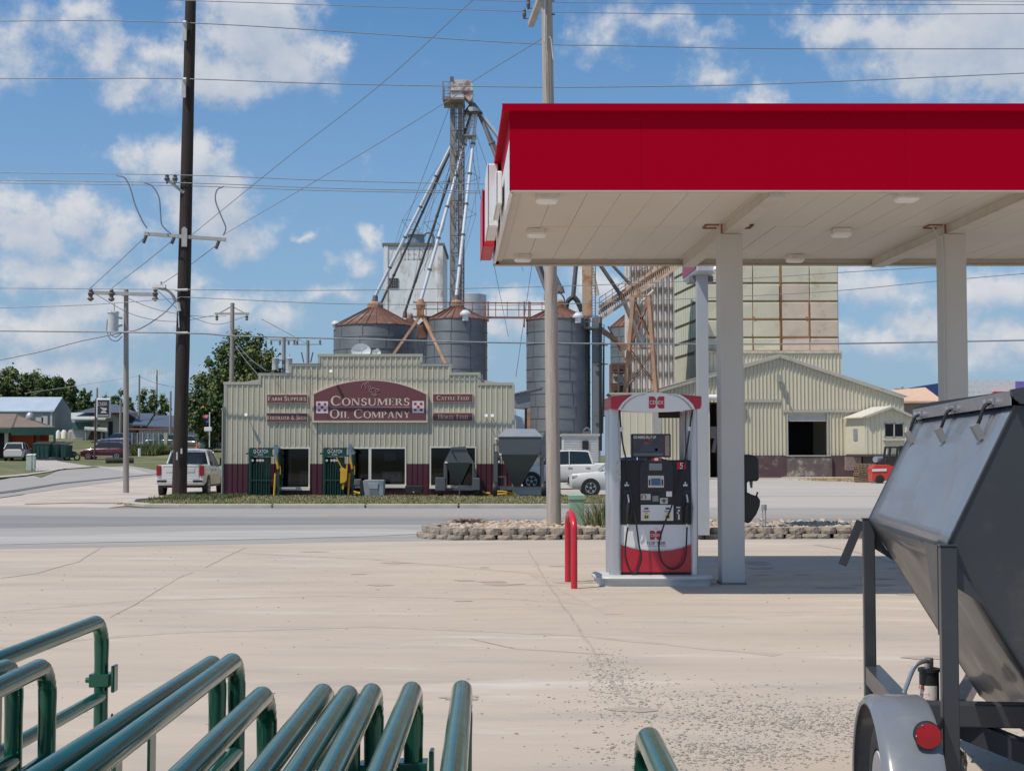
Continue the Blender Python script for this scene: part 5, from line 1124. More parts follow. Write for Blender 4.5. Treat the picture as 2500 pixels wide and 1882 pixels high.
fr_ = root('conveyor_tower', (L4(690, 880, 100).x, 100, 0), 'orange rusted splayed steel frame carrying the inclined conveyor', 'steel frame')
q = MB()
for Y, s in ((99.4, 0), (101.6, 12)):
    q.bar(L4(638+s, 275, Y), L4(560+s, 1150, Y), .22); q.bar(L4(735+s, 275, Y), L4(800+s, 1150, Y), .22)
q.build('legs', m_org, fr_)
q = MB()
for Y, s in ((99.4, 0), (101.6, 12)):
    for y, a, b in ((270, 630, 745), (598, 612, 765)): q.bar(L4(a+s, y, Y), L4(b+s, y, Y), .14)
    q.bar(L4(640+s, 290, Y), L4(760+s, 590, Y), .09); q.bar(L4(735+s, 290, Y), L4(612+s, 600, Y), .09)
    q.bar(L4(612+s, 605, Y), L4(790+s, 860, Y), .07); q.bar(L4(765+s, 600, Y), L4(590+s, 860, Y), .07)
q.build('bracing', m_rst2, fr_)
# ribbed pale silo block
m_rib = M('pale_ribbed_silo', (.68, .61, .54), .75, var=.12, vs=.6, stain=((.34, .30, .27), .5, .52, .66), stain2=((.36, .26, .22), .35, .58, .7))
for i, (p0, p1, w) in enumerate((((700, 300), (770, 230), .09), ((640, 470), (700, 290), .09), ((655, 360), (700, 560), .13), ((690, 590), (770, 330), .07), ((610, 600), (700, 330), .07))):
    q = MB(); q.tube([L4(*p0, 101.9), L4(*p1, 101.9)], w, 8); tag(q.build('support_pipe', M('pale_pipe', (.62, .56, .48), .6)), 'pale pipe strut among the orange conveyor frame, %s' % ['upper right short one', 'left upper one', 'thick middle one', 'long right one', 'long left one'][i], 'pipe', 'pale pipe struts in the conveyor frame')
sb = root('ribbed_silo', (L4(756, 860, 116).x, 118, 0), 'tall pale corrugated silo wall with bolted ribs behind the conveyor', 'silo')
q = MB(); a = L4(622, 885, 114); b = L4(893, -260, 114); n = 8; w = (b.x-a.x)/n; q.box(a.x, b.x, 114, 119.5, 0, 20)
for i in range(n):                          # shallow bowed panels
    P = [Vector((a.x+w*i+w*k/6, 114-.16*math.sin(math.pi*k/6), 0)) for k in range(7)] + [Vector((a.x+w*(i+1), 114.05, 0)), Vector((a.x+w*i, 114.05, 0))]; q.prism(P, (0, 0, 20))
q.build('shell', m_rib, sb)
q = MB()
for i in range(n+1): x = a.x+w*i; q.box(x-.05, x+.05, 113.8, 114, 0, 20.0)
q.build('vertical_stiffeners', M('silo_stiffener', (.42, .38, .34), .8), sb)
q = MB(); z = 1.2; k = 0
while z < 19.6:
    for i in range(n):
        for d in (0, .16, .32): 
            P = [Vector((a.x+w*i+w*(.12+.76*j/4), 113.93-.16*math.sin(math.pi*(.12+.76*j/4)), z+d+.03*math.sin(math.pi*j/4))) for j in range(5)]
            for p_, q_ in zip(P, P[1:]): q.bar(p_, q_, .055)
    z += 1.35
q.build('bolt_bands', M('bolt_band', (.20, .17, .15), .8), sb)
# louvred tall building with rust streaked square panels
m_pnl = M('panel_pale_green', (.61, .575, .435), .6, var=.06, vs=.5, stain=((.46, .30, .15), .35, .57, .72))
m_pnl2 = M('panel_pink_rust', (.60, .49, .39), .7, var=.10, vs=.8, stain=((.38, .22, .12), .6, .57, .72))
m_dkl = M('panel_joint', (.20, .16, .10), .8, var=.2)
m_str = M('rust_streak', (.36, .16, .06), .85, var=.3, vs=2)
def L5(x, y, Y): return at(1600+x*.3484, 620+y*.3484, Y)
YE = 118.
el = root('panelled_elevator', (L5(800, 1000, YE).x, YE, 0), 'tall elevator building clad in pale green square panels with rust streaks', 'elevator building')
xR = L5(1277, 0, YE).x; xL = L5(318, 0, YE).x; xB = L5(124, 0, YE+10).x; zB = L5(500, 688, YE).z; ZT = 21.
q = MB(); q.prism([(xL, YE, 0), (xR, YE, 0), (xR, YE+10, 0), (xB, YE+10, 0)], (0, 0, ZT)); q.build('core', m_dkl, el)
vx = [xL] + [L5(x, 0, YE).x for x in (480, 680, 878, 1077)] + [xR]
zs = [zB] + [L5(0, y, YE).z for y in (590, 464, 337, 210, 84)]
while zs[-1] < ZT-1: zs.append(zs[-1]+1.48)
rd = random.Random(5); q = MB(); pink = {(3, 1), (3, 2), (3, 3), (4, 1), (4, 2), (4, 0), (3, 0)}
for i in range(len(vx)-1):
    for j in range(len(zs)-1):
        q.mi = 1 if ((i, j) in pink) else 0; g = .022; y0 = YE-.05; b_ = .05
        x0, x1, z0, z1 = vx[i]+g, vx[i+1]-g, zs[j]+g+.09, zs[j+1]-g; o = [rd.uniform(-.03, .03) for _ in range(4)]
        q.add([(x0, YE-.02, z0), (x1, YE-.02, z0), (x1, YE-.02, z1), (x0, YE-.02, z1), (x0+b_, y0-.05+o[0], z0+b_), (x1-b_, y0-.05+o[1], z0+b_), (x1-b_, y0-.06+o[2], z1-b_), (x0+b_, y0-.06+o[3], z1-b_)],
              [(4, 5, 6, 7), (0, 1, 5, 4), (1, 2, 6, 5), (2, 3, 7, 6), (3, 0, 4, 7)])
q.build('front_panels', [m_pnl, m_pnl2], el)
q = MB()
for (x, y0, y1, w) in ((876, 40, 680, 7), (872, 230, 470, 6), (1077, 330, 590, 6), (690, 440, 462, 10), (1060, 440, 462, 14), (682, 560, 680, 4), (884, 470, 680, 5)): 
    a = L5(x-w/2, y1, YE-.14); b = L5(x+w/2, y0, YE-.14); q.box(a.x, b.x, YE-.14, YE-.125, a.z, b.z)
for (x0, x1, y) in ((690, 880, 455), (880, 1080, 582), (690, 870, 676), (600, 680, 455)): a = L5(x0, y+6, YE-.14); b = L5(x1, y, YE-.14); q.box(a.x, b.x, YE-.137, YE-.128, a.z, b.z)
q.build('rust_streaks', m_str, el)
q = MB(); A_ = Vector((xL, YE, 0)); B_ = Vector((xB, YE+10, 0)); dd = B_-A_; nn = Vector((-1, 0, 0))
for i in range(12):
    for j in range(len(zs)-1):
        p = A_+dd*(i/12+.010)+nn*.04; r2 = A_+dd*((i+1)/12-.010)+nn*.04; z0, z1 = zs[j]+.22, zs[j+1]-.04
        q.prism([p+Vector((0, 0, z0)), r2+Vector((0, 0, z0)), r2+Vector((0, 0, z1)), p+Vector((0, 0, z1))], nn*.05)
q.build('side_panels', M('panel_pale_side', (.62, .63, .50), .55, var=.05, vs=.5), el)
q = MB(); q.prism([A_+nn*.06, A_+dd+nn*.06, A_+dd, A_], (0, 0, zB-.05)); q.build('side_base', M('panel_base', (.56, .54, .41), .6, var=.08, vs=.5), el)
# lower corrugated band and the gabled warehouse
m_cor = M('warehouse_siding', (.60, .555, .425), .6, var=.07, vs=.6, stretch=(1, 1, .3), stain=((.40, .34, .23), .6, .58, .75))
m_cortr = M('warehouse_trim', (.42, .41, .36), .7, var=.12, vs=1, stain=((.30, .22, .16), 1, .55, .7))
def ribs(mb, x0, x1, zlo, ztop, Y, step=.30, w=.07, d=.05):
    x = x0+step*.5
    while x < x1:
        zt_ = ztop(x) if callable(ztop) else ztop; zl = zlo(x) if callable(zlo) else zlo
        if zt_ > zl+.05: mb.prism([(x-w/2-.02, Y, zl), (x-w/2, Y-d, zl), (x+w/2, Y-d, zl), (x+w/2+.02, Y, zl)], (0, 0, zt_-zl))
        x += step
q = MB(); x0 = L5(290, 0, 117).x; x1 = L5(1298, 0, 117).x; q.box(x0, x1, 117, 118.5, 0, zB-.05); ribs(q, x0, x1, 5, zB-.2, 117, .30, .045, .085); q.build('lower_band', m_cor, el)
q = MB(); q.box(x0-.1, x1+.1, 116.85, 118.1, zB-.16, zB+.03); q.build('band_cap', M('band_cap', (.58, .52, .42), .7, var=.2, vs=1.5, stain=((.38, .2, .1), 1, .55, .7)), el)
YW = 110.
wh = root('gabled_warehouse', (L5(900, 1410, YW).x, YW, 0), 'cream ribbed metal warehouse with low gable and dark dock door', 'warehouse')
pk = L5(870, 722, YW); rE = L5(1735, 1010, YW); lE = L5(-60, 990, YW); zd = L5(0, 1412, YW).z
def rooft(x): return pk.z-(pk.z-rE.z)*(x-pk.x)/(rE.x-pk.x) if x > pk.x else pk.z-(pk.z-lE.z)*(pk.x-x)/(pk.x-lE.x)
ox0, ox1 = L5(372, 0, YW).x, L5(442, 0, YW).x; oz = L5(0, 1040, YW).z
dx0, dx1 = L5(917, 0, YW).x, L5(1187, 0, YW).x; dz1 = L5(0, 1120, YW).z
def wallpiece(mb, a, b, z0=None):
    z0 = zd if z0 is None else z0; P = [(a, YW, z0), (b, YW, z0), (b, YW, rooft(b))] + ([(pk.x, YW, pk.z)] if a < pk.x < b else []) + [(a, YW, rooft(a))]; mb.prism(P, (0, .15, 0))
q = MB(); wallpiece(q, lE.x, ox0, 0); wallpiece(q, ox0, ox1, oz); wallpiece(q, ox1, dx0); wallpiece(q, dx0, dx1, dz1); wallpiece(q, dx1, rE.x)
q.build('wall', m_cor, wh)
q = MB(); gap = [(ox0, ox1, oz), (dx0-.05, dx1+.05, dz1+.15)]
ribs(q, lE.x, rE.x, lambda x: next((z for a, b, z in gap if a <= x <= b), zd if x > ox1 else 0), lambda x: rooft(x)-.12, YW, .29, .045, .085); q.build('siding_ribs', m_cor, wh)
q = MB()
for s, e in ((lE, pk), (pk, rE)): q.bar(Vector((s.x, YW-.12, rooft(s.x)+.05)), Vector((e.x, YW-.12, rooft(e.x)+.05)), .35, .22)
a = L5(590, 1030, YW); b = L5(875, 1030, YW); q.box(a.x, b.x, YW-.16, YW-.06, a.z-.1, a.z+.12); a = L5(890, 1100, YW); b = L5(1440, 1100, YW); q.box(a.x, b.x, YW-.15, YW-.06, a.z-.1, a.z+.1)
q.box(dx0-.12, dx0, YW-.12, YW+.2, zd, dz1); q.box(dx1, dx1+.12, YW-.12, YW+.2, zd, dz1); q.box(rE.x-.1, rE.x+.05, YW-.1, YW+.1, zd, rE.z); q.build('trim', m_cortr, wh)
q = MB(); q.prism([(lE.x-.3, YW-.2, lE.z+.16), (pk.x, YW-.2, pk.z+.16), (pk.x, YW+7, pk.z+.16), (lE.x-.3, YW+7, lE.z+.16)], (0, 0, .06)); q.prism([(pk.x, YW-.2, pk.z+.16), (rE.x+.3, YW-.2, rE.z+.10), (rE.x+.3, YW+7, rE.z+.10), (pk.x, YW+7, pk.z+.16)], (0, 0, .06)); q.build('roof', M('warehouse_roof', (.50, .50, .46), .5, var=.1), wh)
q = MB(); q.box(rE.x-.15, rE.x, YW+.15, YW+7, 0, rE.z); q.box(lE.x, rE.x, YW+6.9, YW+7, 0, 4.); q.build('far_walls', m_cor, wh)
q = MB(); q.box(dx0+.02, dx1-.02, YW+.05, YW+.12, L5(0, 1172, YW).z, dz1); q.build('door_curtain', M('roll_curtain', (.47, .46, .42), .6), wh)
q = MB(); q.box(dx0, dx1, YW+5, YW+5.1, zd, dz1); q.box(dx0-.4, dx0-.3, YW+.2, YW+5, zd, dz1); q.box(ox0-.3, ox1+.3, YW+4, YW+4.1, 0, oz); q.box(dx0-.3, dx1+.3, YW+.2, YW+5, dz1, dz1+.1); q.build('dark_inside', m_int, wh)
q = MB(); xe = L5(1450, 0, YW).x; q.box(ox1+.3, xe, YW-.25, YW+.1, 0, zd-.03); q.build('dock_base', M('dock_maroon', (.105, .065, .072), .9, var=.2, vs=.7, stain=((.25, .22, .20), 1.2, .56, .68)), wh)
q = MB(); q.box(dx0-.15, dx1+.3, YW-.45, YW-.25, .0, zd-.05); q.build('dock_bumper', M('dock_stained', (.15, .12, .115), .9, var=.3, vs=1.5, stain=((.36, .33, .28), 1.5, .52, .62)), wh)
q = MB(); q.box(dx0-.2, dx1+.2, YW-.5, YW, zd-.05, zd+.03); q.build('dock_edge', m_cortr, wh)
q = MB(); q.prism([(dx0-.6, YW-.5, 0.02), (dx1+2.2, YW-.5, 0.02), (dx1+1.0, YW-7, .012), (dx0+2.0, YW-7, .012)], (0, 0, .05)); q.build('dock_ramp', m_kerb, wh)
q = MB(); q.tube([L5(342, 1005, YW-.4), L5(600, 1005, YW-.4)], .22, 12); q.build('awning_roller', m_wht, wh, smooth=True)
q = MB(); q.tube([L5(868, 870, YW-.3), L5(885, 930, YW-.5), L5(962, 1100, YW-.2)], .035, 6); q.cbox(L5(868, 872, YW-.35), .3, .4, .5); q.build('wall_fixture', M('fixture_grey', (.3, .32, .3), .6), wh)
q = MB(); q.cbox(L5(415, 1250, YW+.6), .7, .4, .9); q.tube([L5(425, 1290, YW+.5), L5(405, 1390, YW+.5)], .16, 8); q.build('hanging_hose', M('hose_grey', (.22, .21, .2), .8), wh)
# small annex with a window
an = root('office_annex', (L5(1560, 1400, 107).x, 107, zd-.1), 'small cream gabled office on the dock beside the warehouse', 'annex')
YA = 107.; ap = L5(1652, 1075, YA); al = L5(1465, 1145, YA); ar = L5(1850, 1165, YA); bl = L5(1330, 1140, YA+3)
def ar_(x): return ap.z-(ap.z-al.z)*(ap.x-x)/(ap.x-al.x) if x < ap.x else ap.z-(ap.z-ar.z)*(x-ap.x)/(ar.x-ap.x)
wx0, wx1 = L5(1588, 0, YA).x, L5(1727, 0, YA).x; wz0, wz1 = L5(0, 1284, YA).z, L5(0, 1184, YA).z
q = MB(); zf = L5(0, 1402, YA).z
for a, b, z0, zt_ in ((al.x, wx0, zf, None), (wx0, wx1, zf, wz0), (wx0, wx1, wz1, None), (wx1, ar.x, zf, None)):
    if zt_: q.prism([(a, YA, z0), (b, YA, z0), (b, YA, zt_), (a, YA, zt_)], (0, .12, 0))
    else:
        P = [(a, YA, z0), (b, YA, z0), (b, YA, ar_(b))] + ([(ap.x, YA, ap.z)] if a < ap.x < b else []) + [(a, YA, ar_(a))]; q.prism(P, (0, .12, 0))
ribs(q, al.x, wx0, zf, lambda x: ar_(x)-.1, YA, .33, .07, .05); ribs(q, wx0, wx1, zf, wz0-.25, YA, .33, .07, .05); ribs(q, wx0, wx1, wz1+.05, lambda x: ar_(x)-.1, YA, .33, .07, .05); ribs(q, wx1, ar.x, zf, lambda x: ar_(x)-.1, YA, .33, .07, .05)
q.build('wall', m_cor, an)
q = MB(); q.prism([(al.x, YA+.01, zf), (al.x, YA+.01, al.z), (bl.x, YA+3, al.z), (bl.x, YA+3, zf)], (.08, 0, 0)); q.build('side_wall', M('annex_side', (.62, .59, .46), .6, var=.05), an)
q = MB(); s0 = Vector((al.x, YA, zf)); s1 = Vector((bl.x, YA+3, zf)); c = s0.lerp(s1, .42)
q.prism([s0.lerp(s1, .35)+Vector((-.01, 0, 1.05)), s0.lerp(s1, .55)+Vector((-.01, 0, 1.05)), s0.lerp(s1, .55)+Vector((-.01, 0, 1.9)), s0.lerp(s1, .35)+Vector((-.01, 0, 1.9))], (-.04, 0, 0)); q.build('side_window', M('side_window', (.25, .28, .32), .3), an)
q = MB(); off = bl-al; off.z = 0; e_ = Vector((0, -.25, .04))
q.prism([al+e_+Vector((-.25, 0, -.08)), ap+e_, ap+off+e_, al+off+e_+Vector((-.25, 0, -.08))], (0, 0, .08)); q.prism([ap+e_, ar+e_, ar+off+e_, ap+off+e_], (0, 0, .08)); q.build('roof', M('annex_roof', (.62, .58, .50), .6), an)
q = MB(); [q.bar(s+Vector((0, -.28, .0)), e+Vector((0, -.28, .0)), .2, .14) for s, e in ((al, ap), (ap, ar))]; q.build('barge_board', m_cortr, an)
q = MB(); t = .06
for (a, b, c_, d) in ((wx0, wx1, wz0, wz0+t), (wx0, wx1, wz1-t, wz1), (wx0, wx0+t, wz0, wz1), (wx1-t, wx1, wz0, wz1), ((wx0+wx1)/2-.04, (wx0+wx1)/2+.04, wz0, wz1)): q.box(a, b, YA-.04, YA+.1, c_, d)
wf = q.build('window_frame', m_cortr, an); q = MB(); q.quad((wx0, YA+.05, wz0), (wx1, YA+.05, wz0), (wx1, YA+.05, wz1), (wx0, YA+.05, wz1)); q.build('window_pane', m_gls, wf)
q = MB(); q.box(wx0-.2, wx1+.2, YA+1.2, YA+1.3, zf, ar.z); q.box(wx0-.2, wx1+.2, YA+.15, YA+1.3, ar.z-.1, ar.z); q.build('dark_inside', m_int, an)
q = MB(); q.box(wx0-.1, wx1, YA-.35, YA, wz0-.25, wz0-.19); q.build('window_shelf', m_cortr, an)
q = MB(); q.box(bl.x, ar.x, YA-.1, YA+3, zf-.15, zf); q.box(al.x, ar.x, YA+.6, YA+3, 0, zf-.15); q.build('floor_deck', M('deck_dark', (.10, .08, .08), .9), an)
q = MB(); q.box(L5(1335, 0, YA).x, L5(1440, 0, YA).x, 107.6, 108.2, .6, zf-.2); q.build('loading_board', M('board_wood', (.24, .17, .15), .9, var=.3, vs=3, stretch=(6, 1, 1)), an)
# pale shed seen through the pump opening
ls = root('pale_shed', (at(1558, 1120, 96).x, 96, 0), 'pale cream ribbed shed seen through the opening of the fuel dispenser', 'shed')
a = at(1492, 1125, 96); b = at(1592, 963, 96); q = MB(); q.box(a.x, b.x, 96, 99, 0, b.z); ribs(q, a.x, b.x, 0, b.z-.05, 96, .5, .05, .03); q.build('wall', M('shed_cream', (.58, .55, .42), .6, var=.06, vs=.5), ls)
q = MB(); q.box(b.x, b.x+.6, 95.9, 99, 0, b.z); q.build('grey_corner', M('shed_grey', (.36, .35, .31), .7), ls)
q = MB(); q.box(a.x-.1, b.x+.7, 95.8, 99.1, b.z, b.z+.12); q.build('roof', m_cortr, ls)
# rusty container between bins and silo
rb = root('rusty_bin', (L4(560, 790, 103).x, 103, 0), 'rust brown boxy tank with white patch between bins and orange frame', 'tank')
q = MB(); a = L4(500, 1100, 103); b = L4(625, 690, 103); q.box(a.x, b.x, 103, 105, 0, b.z); q.build('body', m_rroof, rb, bevel=.05)
q = MB(); a2 = L4(510, 820, 102.95); b2 = L4(620, 762, 102.95); q.box(a2.x, b2.x, 102.96, 103.0, a2.z, b2.z); q.build('white_patch', M('patch_white', (.6, .58, .54), .8, var=.2, vs=3, stain=((.3, .2, .15), 2, .5, .62)), rb)
q = MB(); 
for x in (545, 598): q.bar(L4(x, 1100, 102.8), L4(x, 690, 102.8), .12)
for y in (700, 750, 830): q.bar(L4(500, y, 102.8), L4(625, y, 102.8), .1)
q.build('stiffeners', m_dst, rb)
# grey shed left of bin C and small pieces
gs = root('grey_lean_to', (C2(1480, 900, 92).x, 92, 0), 'grey metal lean-to roof between the store and the tall bin', 'shed')
q = MB(); q.prism([C2(1405, 575, 92), C2(1565, 530, 92), C2(1565, 700, 92), C2(1405, 690, 92)], (0, 3, 0)); q.prism([C2(1395, 556, 91.8), C2(1690, 490, 91.8), C2(1690, 500, 91.8), C2(1395, 570, 91.8)], (0, 3.4, 0)); q.build('roof_wall', m_galv, gs)
q = MB(); a = C2(1510, 700, 92); b = C2(1550, 950, 92); q.box(a.x, b.x, 92, 92.4, 0, a.z); q.build('dark_post', m_int, gs)
q = MB(); a = C2(1533, 700, 91.8); b = C2(1562, 950, 91.8); q.box(a.x, b.x, 91.7, 91.9, 0, a.z); q.build('rust_post', m_rst2, gs)
q = MB(); a = C2(1405, 760, 140); b = C2(1515, 900, 140); q.prism([(a.x, 140, a.z), (b.x, 140, C2(0, 800, 140).z), (b.x, 140, 0), (a.x, 140, 0)], (0, 4, 0)); tag(q.build('far_blue_roof_shed', M('shed_blue', (.45, .52, .60), .5)), 'pale blue shed glimpsed between store and tall bin', 'shed')
# white sided caravan office
co = root('site_cabin', (L4(300, 1250, 84).x, 84, 0), 'white lap sided cabin standing behind the white pickup', 'cabin')
a = L4(197, 1300, 84); b = L4(418, 1155, 84); q = MB(); q.box(a.x, b.x, 84, 87, .5, b.z); 
for k in range(16): z = .55+(b.z-.6)*k/16; q.box(a.x-.01, b.x+.01, 83.97, 84, z, z+.02)
q.build('wall', M('cabin_white', (.60, .59, .57), .6, var=.08), co)
q = MB(); q.box(a.x-.1, b.x+.1, 83.9, 87.1, b.z, b.z+.12); q.build('roof', m_cortr, co)
a2 = L4(317, 1242, 83.9); b2 = L4(356, 1186, 83.9); q = MB(); q.box(a2.x, b2.x, 83.9, 83.96, a2.z, b2.z); q.build('window', m_rub, co)
q = MB(); q.tube(curve3([L4(325, 1125, 84.5), L4(345, 1105, 84.5), L4(365, 1125, 84.5), L4(350, 1140, 84.5)], 4), .07, 6); q.cbox(L4(345, 1135, 84.5), .5, .3, .15); q.build('roof_junk', m_dst, co)
# right background buildings
tb_ = root('tan_building', (at(2225, 1000, 150).x, 150, 0), 'tan building with peach roof to the right of the warehouse', 'building')
a = at(2150, 1010, 150); b = at(2300, 984, 150); q = MB(); q.box(a.x, b.x, 150, 160, 0, b.z); q.build('wall', M('tan_wall', (.36, .27, .20), .8, var=.1, vs=.5), tb_)
q = MB(); t = at(2190, 962, 150); q.prism([(a.x, 149.5, b.z), (b.x, 149.5, b.z), (b.x, 156, at(0, 950, 156).z), (a.x, 156, at(0, 962, 156).z)], (0, 0, .2)); q.build('roof', M('peach_roof', (.62, .42, .30), .7), tb_)
wt = root('white_long_building', (at(2400, 950, 170).x, 170, 0), 'long white flat roofed building behind the right column', 'building')
a = at(2352, 960, 170); b = at(2620, 928, 170); q = MB(); q.box(a.x, b.x, 170, 185, 0, b.z); q.build('wall', M('white_wall', (.72, .72, .74), .6), wt)
q = MB(); a2 = at(2480, 957, 169.8); q.box(a2.x, b.x, 169.8, 169.95, a2.z, b.z-.15); q.build('blue_band', M('violet_band', (.20, .17, .50), .6), wt)
q = MB(); a2 = at(2425, 965, 169.6); q.box(a2.x, b.x, 169.4, 169.9, a2.z-.2, at(0, 956, 169.6).z); q.build('red_band', M('red_band', (.40, .05, .05), .6), wt)
q = MB(); a = at(2254, 962, 165); b = at(2330, 938, 165); q.prism([(a.x, 165, a.z), (b.x, 165, a.z), (b.x, 165, b.z+.4), (a.x, 165, b.z-.15)], (0, 6, 0)); q.box(a.x, b.x, 165, 171, 0, a.z); tag(q.build('blue_sided_building', M('blue_sided', (.035, .07, .22), .6)), 'blue sided building left of the long white one', 'building')
# ================================================================== VEHICLES
m_tyre = M('tyre_rubber', (.022, .022, .023), .8, bump=.3, bs=60); m_rim = M('alloy_rim', (.50, .51, .52), .35, .6); m_cgl = M('car_glass', (.012, .018, .020), .06, var=0, spec=.7)
m_trimb = M('black_trim', (.02, .02, .022), .5); m_tail = M('tail_lamp', (.30, .01, .015), .25); m_head_l = M('head_lamp', (.60, .62, .64), .15, spec=.6)
def wheel(parent, x, y, r, w, rim_r=None, spokes=5):
    s = 1 if x > 0 else -1; rim_r = rim_r or r*.66
    q = MB(); q.lathe((x-s*w/2, y, r), [(rim_r, 0), (r*.94, 0), (r, s*w*.15), (r, s*w*.85), (r*.94, s*w), (rim_r, s*w)], 28, 'X'); wh_ = q.build('wheel', m_tyre, parent, world=False, smooth=True)
    q = MB(); xo = x+s*w*.38; q.lathe((xo, y, r), [(rim_r*1.02, 0), (rim_r*1.02, s*w*.12), (rim_r*.9, s*w*.10), (rim_r*.88, s*.0)], 28, 'X'); q.lathe((xo, y, r), [(.01, s*w*.11), (rim_r*.25, s*w*.11), (rim_r*.28, 0)], 16, 'X')
    for k in range(spokes):
        a = 2*math.pi*k/spokes+.3; q.bar((xo+s*w*.05, y+rim_r*.15*math.cos(a), r+rim_r*.15*math.sin(a)), (xo+s*w*.07, y+rim_r*.95*math.cos(a), r+rim_r*.95*math.sin(a)), rim_r*.28, w*.08, up=(1, 0, 0))
    q.build('rim', m_rim, wh_, world=False, smooth=True)
    q = MB(); q.lathe((x-s*w*.3, y, r), [(.01, 0), (rim_r, 0)], 20, 'X'); q.build('hub_shadow', m_trimb, wh_, world=False)
def vehicle(name, label, cat, loc, rz, paint, st, gh_, wheels, wb=.86, wt=.68, extras=None, group=None, rad=.35):
    r = root(name, loc, label, cat, rz, group)
    q = MB(); rings = []
    for (y, zl, zb, w) in st:
        rings.append([Vector((x*w, y, z)) for x, z in ((-.90, zl), (-1, zl+.16), (-1.0, zl+(zb-zl)*.62), (-.97, zb-.07), (-.90, zb), (-.4, zb+.02), (.4, zb+.02), (.90, zb), (.97, zb-.07), (1.0, zl+(zb-zl)*.62), (1, zl+.16), (.90, zl))])
    q.loft(rings); q.build('body', paint, r, world=False, smooth=True)
    zb_, zt_ = min(p[1] for p in gh_), max(p[1] for p in gh_)
    def X(z): return wb+(wt-wb)*(z-zb_)/(zt_-zb_)
    n = len(gh_); q = MB(); q.add([Vector((s*X(z), y, z)) for s in (-1, 1) for y, z in gh_], [tuple(range(n)), tuple(range(n, 2*n))] + [(i, (i+1) % n, n+(i+1) % n, n+i) for i in range(n)]); q.build('windows', m_cgl, r, world=False)
    q = MB(); top = sorted([p for p in gh_ if p[1] > zt_-.12]); rr = []
    y0, y1 = top[0][0], top[-1][0]
    for y, dz in ((y0-.04, -.02), (y0+.15, .025), ((y0+y1)/2, .05), (y1-.2, .03), (y1+.04, -.02)): rr.append([Vector((x*(wt+.03), y, zt_+z+dz)) for x, z in ((-1, -.05), (-.96, .01), (-.5, .03), (.5, .03), (.96, .01), (1, -.05))])
    q.loft(rr); q.build('roof', paint, r, world=False, smooth=True)
    q = MB()
    for s in (-1, 1):
        for i in range(n):
            a, b = gh_[i], gh_[(i+1) % n]
            if abs(a[1]-b[1]) > .15: q.bar((s*(X(a[1])+.005), a[0], a[1]), (s*(X(b[1])+.005), b[0], b[1]), .06, .07)
        ym = (y0+y1)/2+.1; q.bar((s*(X(zb_)+.006), ym, zb_), (s*(X(zt_)+.006), ym, zt_), .03, .08)
    q.build('pillars', paint, r, world=False)
    for (wx, wy) in wheels:
        q = MB(); s = 1 if wx > 0 else -1; q.lathe((wx+s*.055, wy, rad), [(.01, 0), (rad*1.16, 0), (rad*1.16, -s*.2)], 28, 'X'); q.build('wheel_arch', m_trimb, r, world=False)
        wheel(r, wx-s*.06, wy, rad, .24)
    if extras: extras(r)
    return r
m_cwht = M('car_white', (.66, .66, .65), .25, var=.02, coat=.5); m_cmar = M('car_maroon', (.10, .012, .022), .22, var=.05, coat=.6); m_csil = M('car_silver', (.42, .44, .46), .3, .4, coat=.4); m_cbrn = M('car_brown', (.14, .10, .09), .3, coat=.4); m_cblu = M('car_blue', (.03, .06, .12), .3, coat=.4); m_ctea = M('car_teal', (.03, .09, .10), .3, coat=.4)
m_dustw = M('dusty_white', (.62, .58, .53), .5, var=.08, vs=2, stain=((.42, .36, .30), 1.5, .5, .7))
SUVB = [(2.32, .42, .80, .72), (2.2, .30, .92, .86), (1.8, .25, .98, .92), (1.0, .25, 1.06, .94), (0, .25, 1.08, .94), (-1.6, .25, 1.10, .94), (-2.15, .32, 1.08, .90), (-2.32, .42, .98, .80)]
SUVG = [(1.05, 1.05), (.35, 1.60), (-.4, 1.66), (-1.7, 1.62), (-2.2, 1.10)]
def suv_ex(paint):
    def f(r):
        for s in (-1, 1):
            q = MB(); q.prism([(s*.5, 2.28, .80), (s*.84, 2.14, .80), (s*.88, 1.86, .90), (s*.80, 2.05, .93), (s*.52, 2.26, .88)], (0, .02, .0)); q.cbox((s*.80, 2.10, .84), .16, .24, .10); q.build('headlight', m_head_l, r, world=False, bevel=.02)
            q = MB(); q.cbox((s*.78, -2.22, 1.0), .24, .14, .16); q.build('taillight', m_tail, r, world=False, bevel=.02)
            q = MB(); q.cbox((s*1.02, .85, 1.12), .16, .10, .13); q.build('mirror', paint, r, world=False, bevel=.03)
            q = MB(); q.box(min(s*.935, s*.955), max(s*.935, s*.955), -1.0, 1.0, .27, .38); q.build('sill_trim', m_csil, r, world=False)
            q = MB(); [q.box(min(s*.945, s*.965), max(s*.945, s*.965), y, y+.2, .93, .955) for y in (-.25, -1.2)]; q.build('door_handles', paint, r, world=False)
            q = MB(); q.bar((s*.62, .1, 1.70), (s*.62, -1.5, 1.68), .04); q.build('roof_rail', m_csil, r, world=False)
        q = MB(); q.box(-.5, .5, 2.28, 2.335, .50, .78); q.build('grille', m_trimb, r, world=False)
    return f
def suv(label, loc, rz, paint, group=None, sc=1.): 
    loc = Vector(loc); r = vehicle('suv', label, 'car', loc, rz, paint, SUVB, SUVG, [(s*.90, y) for s in (-1, 1) for y in (1.42, -1.40)], extras=suv_ex(paint), group=group); r.scale = (sc,)*3; return r
suv('white suv facing left, its rear hidden behind the fuel dispenser', (at(1390, 1212, 61).x+2.33, 61.95, 0), R(90), m_cwht)
gz = hgt(at(245, 1119, 143).x, 143)
def onhill(px, Y): x = at(px, 1100, Y).x; return (x, Y, hgt(x, Y))
